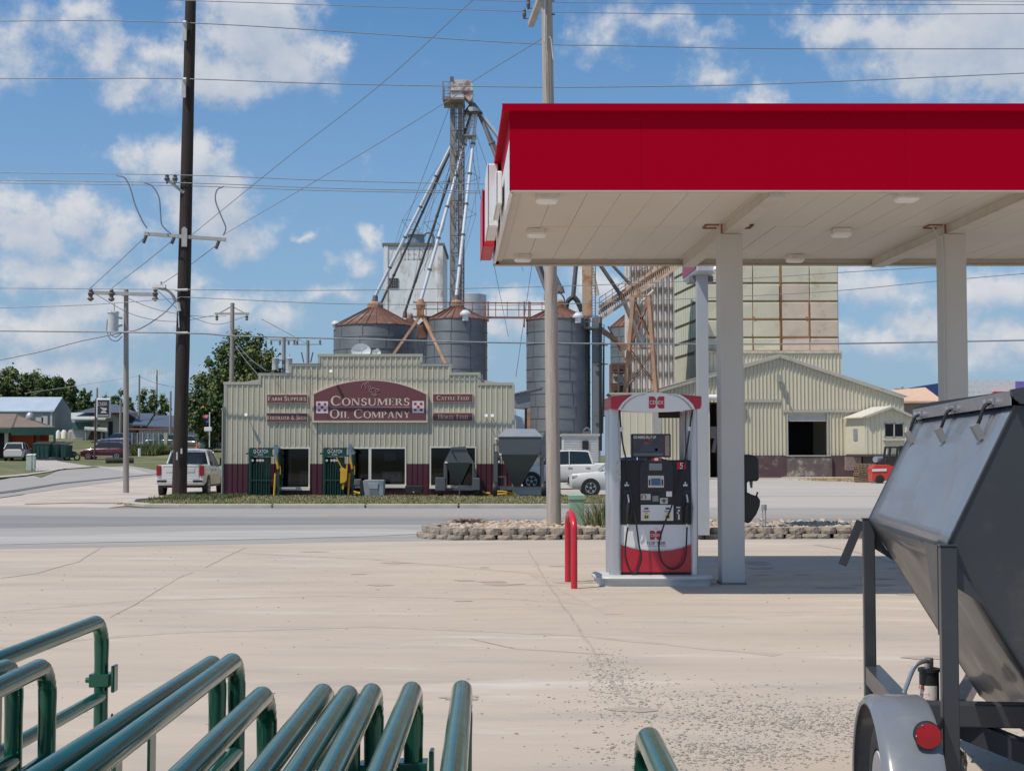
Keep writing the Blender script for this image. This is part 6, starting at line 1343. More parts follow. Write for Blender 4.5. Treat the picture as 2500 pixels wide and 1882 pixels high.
suv('maroon suv parked side on across the side road', onhill(257, 143), R(90), m_cmar)
suv('white suv backed against the orange wall', onhill(44, 138), R(8), m_cwht)
for px, Y, rz, m, lb in ((470, 168, R(-100), m_cbrn, 'brown suv parked before the long white shed'), (436, 172, R(-95), m_ctea, 'dark teal car just right of the dark pole, before the white shed'), (531, 166, R(-60), m_csil, 'silver car half hidden by the left store corner'), (288, 176, R(80), m_cblu, 'dark blue car on the grass rise behind the maroon suv'), (402, 174, R(95), m_ctea, 'dark car just left of the dark pole, behind the fence')):
    suv(lb, onhill(px, Y), rz, m, 'cars parked by the long white shed')
PKB = [(3.0, .55, 1.05, .80), (2.9, .45, 1.14, .93), (2.2, .42, 1.20, 1.0), (1.6, .42, 1.24, 1.01), (0, .42, 1.27, 1.01), (-1.2, .42, 1.28, 1.01), (-1.25, .42, 1.34, 1.01), (-2.9, .46, 1.34, 1.01), (-3.0, .55, 1.33, .99)]
PKG = [(1.62, 1.24), (.85, 1.86), (.2, 1.93), (-.95, 1.90), (-1.15, 1.27)]
def pk_ex(dusty):
    def f(r):
        q = MB(); q.box(-.84, .84, -2.88, -1.32, 1.355, 1.364); q.build('bed_liner', m_trimb, r, world=False)
        q = MB(); q.box(-.78, .78, -3.03, -2.99, .72, 1.33); tg = q.build('tailgate', m_cwht, r, world=False, bevel=.02)
        q = MB(); q.box(-.60, .60, -3.045, -3.03, 1.02, 1.20); q.box(-.74, .74, -3.04, -3.03, 1.25, 1.31); q.build('tailgate_panel', m_cwht, tg, world=False, bevel=.02)
        q = MB(); q.box(-.98, .98, -3.14, -2.98, .50, .70); bp = q.build('rear_bumper', M('bumper_white', (.60, .60, .60), .3, coat=.3), r, world=False, bevel=.03)
        for s in (-1, 1):
            q = MB(); q.box(min(s*.55, s*.94), max(s*.55, s*.94), -3.15, -3.10, .60, .69); q.build('bumper_step', m_trimb, bp, world=False)
            q = MB(); q.cbox((s*.90, -3.0, 1.08), .19, .12, .42); q.build('taillight', m_tail, r, world=False, bevel=.02)
            q = MB(); q.cbox((s*.80, 2.88, 1.0), .3, .2, .16); q.build('headlight', m_head_l, r, world=False, bevel=.02)
            q = MB(); q.cbox((s*1.10, 1.25, 1.44), .20, .10, .36); q.bar((s*.95, 1.3, 1.28), (s*1.08, 1.27, 1.32), .05); q.build('mirror', m_trimb, r, world=False, bevel=.03)
            q = MB(); q.box(min(s*.98, s*1.06), max(s*.98, s*1.06), -1.1, 1.0, .38, .44); q.build('running_board', m_trimb, r, world=False)
            q = MB(); [q.box(min(s*1.01, s*1.03), max(s*1.01, s*1.03), y, y+.22, 1.08, 1.11) for y in (-.1, -1.0)]; q.build('door_handles', m_trimb, r, world=False)
        q = MB(); q.box(-.8, .8, -2.8, 2.7, .36, .50); q.tube([(-.95, -2.05, .42), (.95, -2.05, .42)], .07, 8); q.tube([(0, -3.0, .42), (0, -3.25, .42)], .04, 8); q.tube([(0, -3.25, .42), (0, -3.25, .50)], .035, 8); q.build('chassis', m_trimb, r, world=False)
        q = MB(); q.box(-.25, .25, -.12, .1, 1.985, 2.02); q.build('roof_lamps', m_cwht, r, world=False)
        if dusty:
            q = MB(); q.box(1.012, 1.018, -2.2, 2.4, .46, .90); q.build('mud_film', m_dustw, r, world=False)
    return f
def pickup(label, loc, rz, dusty):
    return vehicle('pickup_truck', label, 'pickup', loc, rz, m_cwht, PKB, PKG, [(s*.98, y) for s in (-1, 1) for y in (1.95, -1.95)], wb=.92, wt=.72, extras=pk_ex(dusty), rad=.42)
pickup('white crew cab pickup seen from behind beside the dark pole', (at(436, 1212, 61).x, 63.6, 0), R(3), True)
pickup('white pickup side on behind the wooden pole', (at(1391, 1195, 73).x, 73.2, 0), R(90), False)
# forklift
def L8(x, y, Y=87.5): return at(2040+x*.208, 920+y*.208, Y)
fk = root('forklift', (L8(560, 1250).x, 88, 0), 'red forklift with grey gas bottle beside the pallets', 'forklift')
m_fred = M('forklift_red', (.55, .035, .02), .35, coat=.3)
q = MB(); q.prism([L8(x, y) for x, y in ((432, 1215), (425, 1075), (455, 1035), (620, 1030), (760, 1080), (760, 1215), (570, 1215), (560, 1180), (530, 1165), (500, 1180), (485, 1230))], (0, 1.1, 0)); q.build('body', m_fred, fk, bevel=.04)
q = MB(); q.prism([L8(x, y, 87.46) for x, y in ((430, 1080), (600, 1075), (600, 1105), (430, 1110))], (0, .03, 0)); q.build('stripe', m_cwht, fk)
q = MB(); q.tube([L8(465, 968, 87.7), L8(560, 968, 88.2)], .19, 14); q.build('gas_bottle', M('gas_grey', (.30, .36, .38), .4, .3), fk, smooth=True)
q = MB()
for Y in (87.6, 88.5): q.bar(L8(560, 1010, Y), L8(585, 828, Y), .12); q.bar(L8(700, 1060, Y), L8(730, 828, Y), .12); q.bar(L8(575, 826, Y), L8(740, 826, Y), .10); q.bar(L8(625, 1010, Y), L8(640, 826, Y), .14)
q.bar(L8(580, 826, 87.6), L8(580, 826, 88.5), .1); q.build('overhead_guard', m_trimb, fk)
for px in (520, 720):
    q = MB(); c = L8(px, 1215, 87.5); q.lathe((c.x, 87.42, .26), [(.02, 0), (.14, 0), (.15, .02), (.26, .02), (.28, .06), (.28, .22), (.02, .24)], 20, 'Y'); q.build('wheel', m_tyre, fk, smooth=True)
q = MB(); q.box(L8(780, 0).x, L8(800, 0).x, 87.6, 88.4, .1, 2.3); q.box(L8(800, 0).x, L8(800, 0).x+1.0, 87.7, 87.8, .08, .13); q.box(L8(800, 0).x, L8(800, 0).x+1.0, 88.2, 88.3, .08, .13); q.build('mast_and_forks', m_trimb, fk)
m_pal = M('pallet_wood', (.34, .23, .15), .9, var=.3, vs=5, stain=((.18, .13, .10), 3, .5, .7))
pf = root('pallet', (L8(365, 1240, 90).x, 90.5, 0.), 'bottom pallet of the leaning wooden stack left of the forklift', 'pallet', 0, 'wooden pallets stacked left of the forklift')
def plank(n_, *b): q = MB(); q.box(*b); return q.build(n_, m_pal, pf, world=False)
for y in (-.55, 0, .5): plank('stringer', -.55, .55, y, y+.06, .02, .115)
for i in range(5): plank('deck_board', -.55+i*.245, -.55+i*.245+.13, -.58, .60, .116, .14)
for i in range(3): plank('bottom_board', -.55+i*.49, -.55+i*.49+.12, -.58, .60, 0.0, .019)
for i, w in enumerate(('second', 'third', 'fourth', 'fifth', 'sixth', 'seventh', 'eighth')):
    c = copy_tree(pf); c.location = (pf.location.x+.03*math.sin(i*2.3), 90.5+.03*math.cos(i), .15*(i+1)); c.rotation_euler.z = .03*math.sin(i*3); c['label'] = '%s pallet up in the wooden stack left of the forklift' % w
blades('straw_litter', 2500, lambda r: (L8(180, 1200, 95).x+r.gauss(0, 1.0), 97+r.gauss(0, 2.0), .02), .16, .05, [M('straw', (.42, .31, .15), .9, var=.3, vs=3)], 'loose straw heaped on the ground before the dock', 'straw', 8, 1.5)
# ================================================================== FOREGROUND HOPPER TRAILER
TR = R(-6.6)
ht = root('hopper_trailer', (1.81, 6.0, 0), 'charcoal grey hopper trailer in the right foreground with latched lid and red lamp', 'hopper trailer', TR, 'hopper trailers')
ht['label'] = 'large charcoal hopper feeder trailer in the right foreground with red round lamp'
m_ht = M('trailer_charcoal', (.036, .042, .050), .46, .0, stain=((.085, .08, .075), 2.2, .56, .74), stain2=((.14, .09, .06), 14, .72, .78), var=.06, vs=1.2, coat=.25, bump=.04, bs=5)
m_htl = M('trailer_side_sky_sheen', (.25, .28, .325), .34, .35, var=.12, vs=.9, bump=.10, bs=2.2, coat=.3, stretch=(1, .6, 1))  # paler than the charcoal body: sky reflection put into the base colour
def prof(u): return [Vector((.285, u, 1.955)), Vector((0, u, 1.372)), Vector((.62, u, .36)), Vector((1.28, u, .36)), Vector((1.90, u, 1.372)), Vector((1.615, u, 1.955))]
q = MB(); P = prof(.0); q.prism(P, (0, .006, 0)); q.build('end_plate', m_ht, ht, world=False)
q = MB(); P = prof(2.44); q.prism(P, (0, .006, 0)); q.build('far_end_plate', m_ht, ht, world=False)
a, b = prof(.0), prof(2.44)
def panel(i, j, nm, m, ov=0., nn=10):
    q = MB(); k = 0
    for s in range(nn+1):
        for t in range(nn+1):
            u0 = a[i].lerp(a[j], s/nn); u1 = b[i].lerp(b[j], s/nn); p = u0.lerp(u1, t/nn)
            nrm = Vector((-(a[j]-a[i]).z, 0, (a[j]-a[i]).x)).normalized(); w = 0.009*math.sin(3.1*s/nn*math.pi+.6)*math.sin(2.3*t/nn*math.pi+1)+.006*math.sin(5.7*t/nn*3+s*.4); e = math.sin(math.pi*s/nn)*math.sin(math.pi*t/nn)
            q.v.append(p+nrm*w*e*1.5)
    q.f = [(s*(nn+1)+t, s*(nn+1)+t+1, (s+1)*(nn+1)+t+1, (s+1)*(nn+1)+t) for s in range(nn) for t in range(nn)]; q.m = [0]*len(q.f)
    o = q.build(nm, m, ht, world=False, smooth=True); so = o.modifiers.new('thickness', 'SOLIDIFY'); so.thickness = .004; return o
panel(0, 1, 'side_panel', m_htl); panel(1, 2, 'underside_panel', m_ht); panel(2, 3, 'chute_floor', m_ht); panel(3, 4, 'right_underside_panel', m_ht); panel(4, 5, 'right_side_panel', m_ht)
q = MB(); q.tube([prof(-.004)[0], prof(-.004)[1], prof(-.004)[2]], .006, 6); q.tube([prof(2.45)[0], prof(2.45)[1], prof(2.45)[2]], .006, 6); q.build('weld_edges', m_ht, ht, world=False)
q = MB(); rdw = random.Random(3)
for (A_, B_, n_) in ((prof(-.005)[0], prof(-.005)[1], 60), (prof(-.005)[1], prof(-.005)[2], 110), (prof(2.446)[1], prof(2.446)[2], 90)):
    for i in range(n_):
        if (i//7) % 3 == 2: continue
        c = A_.lerp(B_, (i+.5)/n_); rr = rdw.uniform(.003, .0055); q.tube([c-(B_-A_).normalized()*.004, c+(B_-A_).normalized()*.004], rr, 5)
q.build('weld_beads', m_ht, ht, world=False)
m_lid = M('trailer_lid', (.40, .41, .43), .22, .6, var=.06, bump=.05, bs=4)
q = MB(); q.box(.262, .268, -.02, 2.46, 1.955, 2.015); q.add([(.262, -.02, 2.015), (.95, -.02, 2.12), (.95, 2.46, 2.12), (.262, 2.46, 2.015)], [(0, 1, 2, 3)]); q.add([(1.64, -.02, 2.015), (.95, -.02, 2.12), (.95, 2.46, 2.12), (1.64, 2.46, 2.015)], [(0, 1, 2, 3)]); q.box(1.634, 1.64, -.02, 2.46, 1.955, 2.015); ld = q.build('lid', m_lid, ht, world=False)
q = MB(); q.prism([(.262, -.05, 2.0), (.262, -.05, 2.02), (.95, -.05, 2.135), (1.64, -.05, 2.02), (1.64, -.05, 1.96), (.30, -.05, 1.96)], (0, .03, 0)); q.prism([(.262, 2.46, 1.96), (.262, 2.46, 2.025), (.32, 2.46, 2.05), (.95, 2.46, 2.14), (1.64, 2.46, 2.02), (1.64, 2.46, 1.96)], (0, .02, 0)); q.build('lid_end_cap', m_ht, ld, world=False)
q = MB(); q.prism([(.33, -.03, 1.955), (.40, -.03, 1.90), (1.5, -.03, 1.90), (1.57, -.03, 1.955)], (0, .028, 0)); q.build('end_lip', m_rub, ht, world=False)
m_zinc = M('zinc_latch', (.50, .50, .50), .3, .8)
for u in (.33, 1.22, 2.2):
    q = MB(); c = Vector((.20, u, 1.85)); q.cbox(c, .03, .065, .07, Matrix.Rotation(R(-26), 3, 'Y')); lt = q.build('latch_keeper', M('latch_grey', (.22, .22, .22), .5), ht, world=False)
    q = MB(); q.tube(curve3([(.25, u-.03, 1.98), (.222, u-.032, 1.955), (.205, u-.03, 1.905), (.20, u-.01, 1.885), (.21, u+.01, 1.90), (.235, u+.035, 1.955), (.252, u+.038, 1.985)], 5), .008, 8); q.build('latch_loop', m_rub, lt, world=False, smooth=True)
    q = MB(); q.tube([(.25, u+.05, 1.985), (.235, u+.02, 1.985)], .010, 8); q.tube([(.255, u-.045, 1.985), (.235, u-.045, 1.985)], .010, 8); q.cbox((.256, u, 1.985), .01, .12, .03); q.build('latch_bolt', m_zinc, lt, world=False, smooth=True)
for u, nm in ((-.06, 'near'), (2.44, 'far')):
    q = MB(); q.box(-.034, .034, u-.0, u+.062, .30 if u < 0 else .28, 1.372); q.build('post', m_ht, ht, world=False, bevel=.006)
    q = MB(); q.box(-.037, .037, u-.003, u+.065, 1.373, 1.379); q.prism([(.0, u+.03, 1.37), (.034, u+.03, 1.20), (.16, u+.03, 1.12), (.10, u+.03, 1.2)], (0, .006, 0)); q.build('post_cap', m_ht, ht, world=False)
    q = MB(); q.box(1.866, 1.934, u, u+.062, .3, 1.372); q.build('post', m_ht, ht, world=False, bevel=.006)
q = MB(); q.prism([(-.03, 2.46, 1.36), (.02, 2.46, 1.36), (.02, 2.46, 1.12)], (0, .05, 0)); q.bar((-.04, 2.50, 1.36), (-.15, 2.50, 1.10), .012, .05); q.build('far_bracket', m_ht, ht, world=False)
q = MB(); q.prism([(-.034, .02, 1.37), (-.034, .34, 1.37), (-.034, .02, 1.0)], (.006, 0, 0)); q.build('gusset', m_ht, ht, world=False)
for u in (.35,):
    q = MB(); q.box(-.03, 1.93, u, u+.10, .56, .66); q.build('cross_beam', m_ht, ht, world=False, bevel=.006)
q = MB(); q.box(-.03, .06, -.05, 2.5, .42, .52); q.box(1.84, 1.93, -.05, 2.5, .42, .52); q.build('side_beams', m_ht, ht, world=False)
q = MB(); q.bar((.1, .45, .56), (1.0, .10, .25), .09); q.bar((.45, 2.2, .34), (.95, 4.0, .34), .08); q.bar((1.45, 2.2, .34), (.95, 4.0, .34), .08); q.build('tongue', m_ht, ht, world=False)
# fender and wheel
wc, uc, rt = -.205, -.11, .335
q = MB(); n = 26; prf = [(-.345, .400), (-.348, .415), (-.335, .432), (-.31, .440), (-.13, .440), (-.112, .430), (-.10, .30)]
vs = []
for i in range(n+1):
    t = math.pi*(-.10+1.2*i/n)
    for (x, rr_) in prf: vs.append((x, uc+rr_*1.26*math.cos(t), .31+rr_*1.035*math.sin(t)))
m = len(prf); q.add(vs, [(i*m+j, i*m+j+1, (i+1)*m+j+1, (i+1)*m+j) for i in range(n) for j in range(m-1)]); fd = q.build('fender', M('fender_grey', (.175, .19, .21), .26, .0, var=.06, coat=.35, vs=3, stain=((.26, .25, .23), 3, .55, .8)), ht, world=False, smooth=True); so = fd.modifiers.new('thickness', 'SOLIDIFY'); so.thickness = .006
q = MB(); q.box(-.104, -.098, uc-.30, uc+.30, .30, .62); q.build('fender_skirt', m_ht, fd, world=False)
q = MB(); q.lathe((wc-.10, uc, rt), [(.20, .03), (.215, 0), (.24, -.006), (.305, .004), (.325, .02), (.335, .045), (.335, .155), (.325, .18), (.305, .2), (.2, .2)], 64, 'X'); ty = q.build('tyre', m_tyre, ht, world=False, smooth=True)
q = MB()
for k in range(64):
    t = 2*math.pi*k/64; c, s = math.cos(t), math.sin(t)
    for x0, ww, of in ((wc-.085, .03, 0), (wc-.045, .028, .5), (wc-.005, .028, 0), (wc+.035, .03, .5)):
        t2 = t+of*math.pi/64; c, s = math.cos(t2), math.sin(t2); ce = Vector((x0+ww/2, uc+.337*c, rt+.337*s)); q.cbox(ce, ww, .022, .010, Matrix.Rotation(t2-math.pi/2, 3, 'X'))
q.build('tread_blocks', m_tyre, ty, world=False)
q = MB(); q.lathe((wc-.10, uc, rt), [(.205, .004), (.20, .0), (.195, .02), (.185, .05), (.17, .06), (.11, .045), (.075, .04), (.06, .02), (.05, .015), (.01, .015)], 48, 'X'); rm = q.build('rim', M('rim_white', (.62, .62, .66), .3, coat=.3), ht, world=False, smooth=True)
q = MB()
for k in range(5): t = 2*math.pi*k/5+.5; q.tube([(wc-.06, uc+.075*math.cos(t)*1.2, rt+.075*math.sin(t)*1.2), (wc-.105, uc+.075*math.cos(t)*1.2, rt+.075*math.sin(t)*1.2)], [.012, .009], 8)
q.build('lug_nuts', m_rub, rm, world=False, smooth=True)
q = MB(); lx, ly, lz = -.171, -.52, .685; q.lathe((lx, ly, lz), [(.051, .035), (.052, .0), (.048, -.006)], 32, 'Y', True); lm = q.build('lamp_housing', m_rub, ht, world=False, smooth=True)
q = MB(); vs = [(lx, ly-.013, lz)]; nn_ = 32
for k in range(nn_): t = 2*math.pi*k/nn_; vs.append((lx+.048*math.cos(t), ly-.007+(.0006 if k % 2 else 0), lz+.048*math.sin(t)))
q.add(vs, [(0, k+1, (k+1) % nn_+1) for k in range(nn_)]); q.build('lamp_lens', M('lens_red', (.36, .004, .010), .2, spec=.5), lm, world=False)
q = MB(); [q.lathe((lx+dx, ly-.010, lz+dz), [(.004, .002), (.001, -.003)], 8, 'Y') for dx, dz in ((-.044, -.002), (-.021, .039))]; q.build('lens_screws', m_zinc, lm, world=False)
q = MB(); q.bar((lx+.02, ly+.03, lz), (-.04, -.04, lz-.03), .025, .035); q.tube(curve3([(-.11, -.40, .66), (-.08, -.25, .56), (-.05, -.06, .44)], 4), .005, 6); q.build('lamp_bracket', m_rub, ht, world=False)
q = MB(); q.tube([(-.05, 2.75+.0, .50), (-.05, 2.75, .74)], .045, 12) if False else None
q = MB(); q.tube([(.115, 1.15, .50), (.115, 1.15, .685)], .048, 16); q.tube([(.115, 1.15, .685), (.115, 1.15, .70)], .055, 16); jk = q.build('jack', m_rub, ht, world=False, smooth=True)
q = MB(); q.tube([(.115, 1.15, .70), (.115, 1.15, .75)], .022, 10); q.tube(curve3([(.115, 1.13, .735), (.085, 1.10, .74), (.035, 1.08, .715), (-.01, 1.06, .62), (-.02, 1.055, .59)], 5), .011, 8); q.build('jack_handle', m_zinc, jk, world=False, smooth=True)
q = MB(); q.tube([(.115-.003, 1.148, .52), (.115-.003, 1.148, .62)], .0485, 16); q.build('jack_sticker', M('sticker', (.72, .68, .62), .5, stain=((.5, .05, .03), 12, .5, .55)), jk, world=False, smooth=True)
q = MB()
for i in range(9):
    z = .52-i*.032; c = Vector((.052, -.05, z)); P = [c+(Vector((.009*math.cos(t), 0, .019*math.sin(t))) if i % 2 else Vector((0, .009*math.cos(t), .019*math.sin(t)))) for t in [2*math.pi*k/8 for k in range(9)]]; q.tube(P, .0035, 5, False)
q.build('safety_chain', M('chain_dark', (.15, .14, .13), .5, .6), ht, world=False, smooth=True)
q = MB(); q.box(-.34, -.05, -.60, -.50, .37, .377); [q.tube([(-.33+i*.02, -.595, .377), (-.325+i*.02, -.595, .383)], .006, 6) for i in range(14)]; q.build('fender_step', m_htl, ht, world=False)
# ================================================================== GREEN STOCK GATES
m_gate = M('gate_green', (.015, .110, .072), .17, .42, var=.1, vs=5, coat=.25, bump=.02, bs=30, stain=((.10, .075, .055), 26, .70, .76), stain2=((.10, .20, .17), 9, .66, .78))
def gate(px, py, vpx, L, label, zt=1.19, latch=False):
    g_ = gr(px, py-7, zt+.025); Y = g_.y+.07; fx = g_.x+(vpx-1250)/F*.07; du = (vpx-1250)/F
    r = root('stock_gate', (fx, Y, 0), label, 'gate', group='green tubular stock gates in the foreground')
    def W(s, z): return Vector((fx-du*s, Y-s, z))    # s = distance back towards the viewer
    rc_ = .085; q = MB(); P = [W(.022, .14)]
    P = [W(0.0, .10), W(0.0, zt-rc_-.05)]
    rr = [.0235]*2
    for i in range(15):
        t = R(90*i/14); P.append(W(rc_*(1-math.cos(t)), zt-rc_+rc_*math.sin(t))); rr.append(.0248 - (.0016 if i % 2 else 0)*(1 if 1 < i < 13 else 0))
    P += [W(rc_+.05, zt), W(L-rc_, zt)]; rr += [.0248, .0248]
    for i in range(9):
        t = R(90*i/8); P.append(W(L-rc_+rc_*math.sin(t), zt-rc_+rc_*math.cos(t))); rr.append(.0245)
    P += [W(L, .10)]; rr.append(.0235)
    q.tube(P, rr, 20); q.build('frame', m_gate, r, smooth=True)
    for z in (.08, .27, .48, .70, .935):
        q = MB(); q.tube([W(.0, z), W(L, z)], .021, 14); q.build('rail', m_gate, r, smooth=True)
    for s in (.95, 1.95):
        q = MB(); c = [W(s, .08), W(s, zt-.02)]; q.bar(c[0], c[1], .006, .05, up=(0, 1, 0)); q.build('brace', m_gate, r)
    if latch:
        q = MB(); q.cbox(W(-.005, zt-.20), .07, .066, .045); q.cbox(W(-.0, zt-.20)+Vector((.045, 0, .005)), .012, .05, .09); q.tube([W(0, zt-.20)+Vector((-.05, -.01, 0)), W(0, zt-.20)+Vector((-.02, -.01, 0))], .010, 8); q.build('clamp', m_gate, r, bevel=.004)
        q = MB()
        for i in range(9):
            c = W(-.03, zt-.34-i*.033)+Vector((.03+.006*math.sin(i), 0, 0)); Q = [c+(Vector((.008*math.cos(t), 0, .02*math.sin(t))) if i % 2 else Vector((0, .008*math.cos(t), .02*math.sin(t)))) for t in [2*math.pi*k/8 for k in range(9)]]; q.tube(Q, .003, 5, False)
        q.build('chain', M('chain_green', (.03, .08, .06), .5, .5), r, smooth=True)
    return r
for i, (px, py, vp, L, lt, lb) in enumerate((
    (1128, 1665, 1187, 3.0, False, 'rightmost green gate of the left bunch, standing apart at its right end'),
    (1005, 1668, 1225, 3.0, True, 'second green gate from the right end of the left bunch'),
    (907, 1672, 1200, 3.0, True, 'third green gate from the right end, rightmost of three close together'),
    (849, 1677, 1225, 3.0, False, 'middle one of the three green gates packed close together'),
    (788, 1673, 1233, 3.0, False, 'leftmost of the three green gates packed close together'),
    (640, 1680, 1230, 3.0, False, 'green gate just right of the long near pair'),
    (567, 1599, 1237, 3.3, False, 'front gate of the long green pair rising from the lower left corner'),
    (518, 1605, 1290, 3.3, False, 'rear gate of the long green pair rising from the lower left corner'),
    (98, 1613, 1170, 3.3, False, 'green gate with its bent top near the left edge, the nearer one'),
    (15, 1614, 1170, 3.3, False, 'green gate cut by the left edge, behind the nearer bent one'),
    (234, 1508, 1290, 3.6, True, 'farthest green gate, tallest bend at the left with clamp and chain'),
    (1584, 1779, 1265, 2.4, False, 'lone green gate end at the bottom right of the middle'))):
    gate(px, py, vp, L, lb, latch=lt)
# ================================================================== POLES AND WIRES
m_pdark = M('creosote_pole', (.030, .020, .016), .8, var=.35, vs=2.5, bump=.8, bs=14, stretch=(5, 5, .35), stain=((.085, .05, .032), 1.2, .55, .75))
m_pgrey = M('weathered_pole', (.44, .385, .33), .9, var=.2, vs=2.5, bump=.8, bs=12, stretch=(9, 9, .35), stain=((.20, .115, .07), 1.1, .57, .72), stain2=((.42, .38, .34), 2, .55, .75))
m_pfar = M('grey_pole', (.30, .27, .245), .9, var=.2, vs=1, stretch=(4, 4, .5)); m_arm = M('grey_crossarm', (.40, .39, .37), .7, var=.15, vs=3); m_ins = M('insulator', (.10, .085, .08), .4); m_inw = M('insulator_grey', (.52, .52, .52), .4)
m_wire = M('wire', (.20, .22, .25), .5); m_tfm = M('transformer_grey', (.52, .54, .55), .5, var=.08, stain=((.40, .28, .2), 2, .62, .75))
def pole(px, base_y, top, Y, r0, r1, m, label, base=0., lean=0., seg=14):
    b = at(px, base_y, Y); r = root('utility_pole', (b.x, Y, base), label, 'utility pole')
    rd = random.Random(int(px)); n = 14; P = []; rr = []
    for i in range(n+1):
        t = i/n; P.append(Vector((b.x+lean*t, Y, base-.3+(top-base+.3)*t))); rr.append(r0+(r1-r0)*t+rd.uniform(-.02, .02)*r0)
    q = MB(); q.tube(P, rr, 18); q.build('shaft', m, r, smooth=True); return r
# big dark pole
dp = pole(437.5, 1213, 22.5, 59.3, .31, .21, m_pdark, 'big dark creosoted utility pole left of the store', lean=.27)
def Z2(x, y, Y): return at(200+x*.3484, 380+y*.3484, Y)
YD = 59.3; YA_ = 58.95
q = MB(); q.bar(Z2(440, 548, YA_), Z2(1008, 590, YA_), .14); q.build('crossarm', m_arm, dp)
q = MB(); q.cbox(Z2(718, 575, YA_-.1), .22, .06, .75); q.cbox(Z2(718, 512, YA_), .12, .1, .12); q.build('arm_bracket', m_arm, dp)
q = MB(); q.bar(Z2(595, 175, YA_), Z2(665, 185, YA_), .09); q.bar(Z2(610, 178, YA_), Z2(715, 262, YD-.2), .11); q.build('bracket', m_arm, dp)
for x, y in ((597, 140), (653, 140)):
    q = MB(); c = Z2(x, y, YA_); q.lathe((c.x, c.y, c.z-.35), [(.03, 0), (.03, .1), (.10, .14), (.12, .22), (.07, .28), (.09, .34), (.03, .4)], 10); q.build('insulator', m_ins, dp, smooth=True)
for (x, y) in ((452, 560), (650, 565), (960, 600)):
    q = MB(); c = Z2(x, y, YA_); q.tube([c, c+Vector((-.12, -.02, -.32))], .07, 8); q.build('insulator', m_ins, dp, smooth=True)
for y in (56, 195):
    q = MB(); c = at(451 if y < 100 else 449, y+22, YA_); q.cbox(c, .16, .1, .75); q.tube([at(447, y, YA_-.05), at(455, y, YA_-.05)], .09, 8); q.build('line_clamp', m_inw, dp)
q = MB(); P = curve3([Z2(655, 1030, 59.0), Z2(640, 985, 58.9), Z2(600, 945, 58.8), Z2(530, 928, 58.7)], 5); q.tube(P, .06, 8); q.build('lamp_arm', m_arm, dp, smooth=True)
q = MB(); c = Z2(545, 925, 58.7); q.loft([[c+Vector((-.30, -.12, -.02)), c+Vector((.25, -.1, -.02)), c+Vector((.25, .1, -.02)), c+Vector((-.30, .12, -.02))], [c+Vector((-.22, -.08, .1)), c+Vector((.25, -.06, .12)), c+Vector((.25, .06, .12)), c+Vector((-.22, .08, .1))]]); q.tube([c+Vector((.05, 0, .1)), c+Vector((.05, 0, .25))], .05, 8); q.build('street_lamp_head', m_inw, dp)
q = MB(); q.tube([Z2(672, 1030, 58.98), Z2(682, 1090, 58.95)], .09, 8); q.tube([Z2(675, 1090, 58.98), Z2(682, 1205, 58.98)], .03, 6); q.build('lamp_control', m_inw, dp)
q = MB(); 
for y in (942, 1243): q.tube([Z2(652, y, 58.95), Z2(742, y-2, 58.95)], .05, 8)
q.build('cable_clamp', m_inw, dp)
q = MB(); q.cbox(at(432, 1113, 58.92), .06, .02, .32); q.cbox(at(443, 1101, 58.92), .07, .02, .22); q.build('pole_tag', m_inw, dp)
# wooden pole in the stone bed
wp = pole(1353, 1281, 12.9, 31.9, .165, .118, m_pgrey, 'weathered wooden utility pole standing in the stone bed', base=.15, lean=-.16)
q = MB(); q.tube([at(1330.5, 0, 31.72), at(1330, 104, 31.72)], .018, 6); q.tube([at(1331, 105, 31.72), at(1334, 260, 31.72)], .008, 5); q.build('pole_conduit', m_inw, wp)
q = MB(); q.bar(at(1296, 60, 34.0), at(1330, -30, 31.2), .14); q.build('crossarm', m_arm, wp)
for px, py, Y in ((1290, 4, 33.4), (1280, 28, 34.0)):
    q = MB(); c = at(px, py, Y); q.lathe((c.x, c.y, c.z-.14), [(.02, -.05), (.045, .02), (.05, .08), (.03, .12), (.04, .16), (.02, .2)], 12); q.tube([c+Vector((0, 0, -.16)), c+Vector((0, 0, -.02))], .01, 6); q.build('insulator', m_ins, wp, smooth=True)
q = MB(); q.bar(at(1287, 21, 33.4), at(1302, 21, 33.4), .02); q.bar(at(1277, 46, 34), at(1313, 47, 34), .02); q.bar(at(1346, 36, 31.7), at(1355, 36, 31.7), .03); q.bar(at(1345, 3, 31.7), at(1354, 3, 31.7), .03); q.build('arm_hardware', m_dst, wp)
q = MB(); q.tube(curve3([at(1340, 90, 31.7), at(1346, 100, 31.7), at(1350, 140, 31.7), at(1353, 148, 31.7)], 4), .018, 6); q.tube([at(1353, 150, 31.7), at(1361, 205, 31.7)], .005, 4); q.build('ground_wire', m_inw, wp)
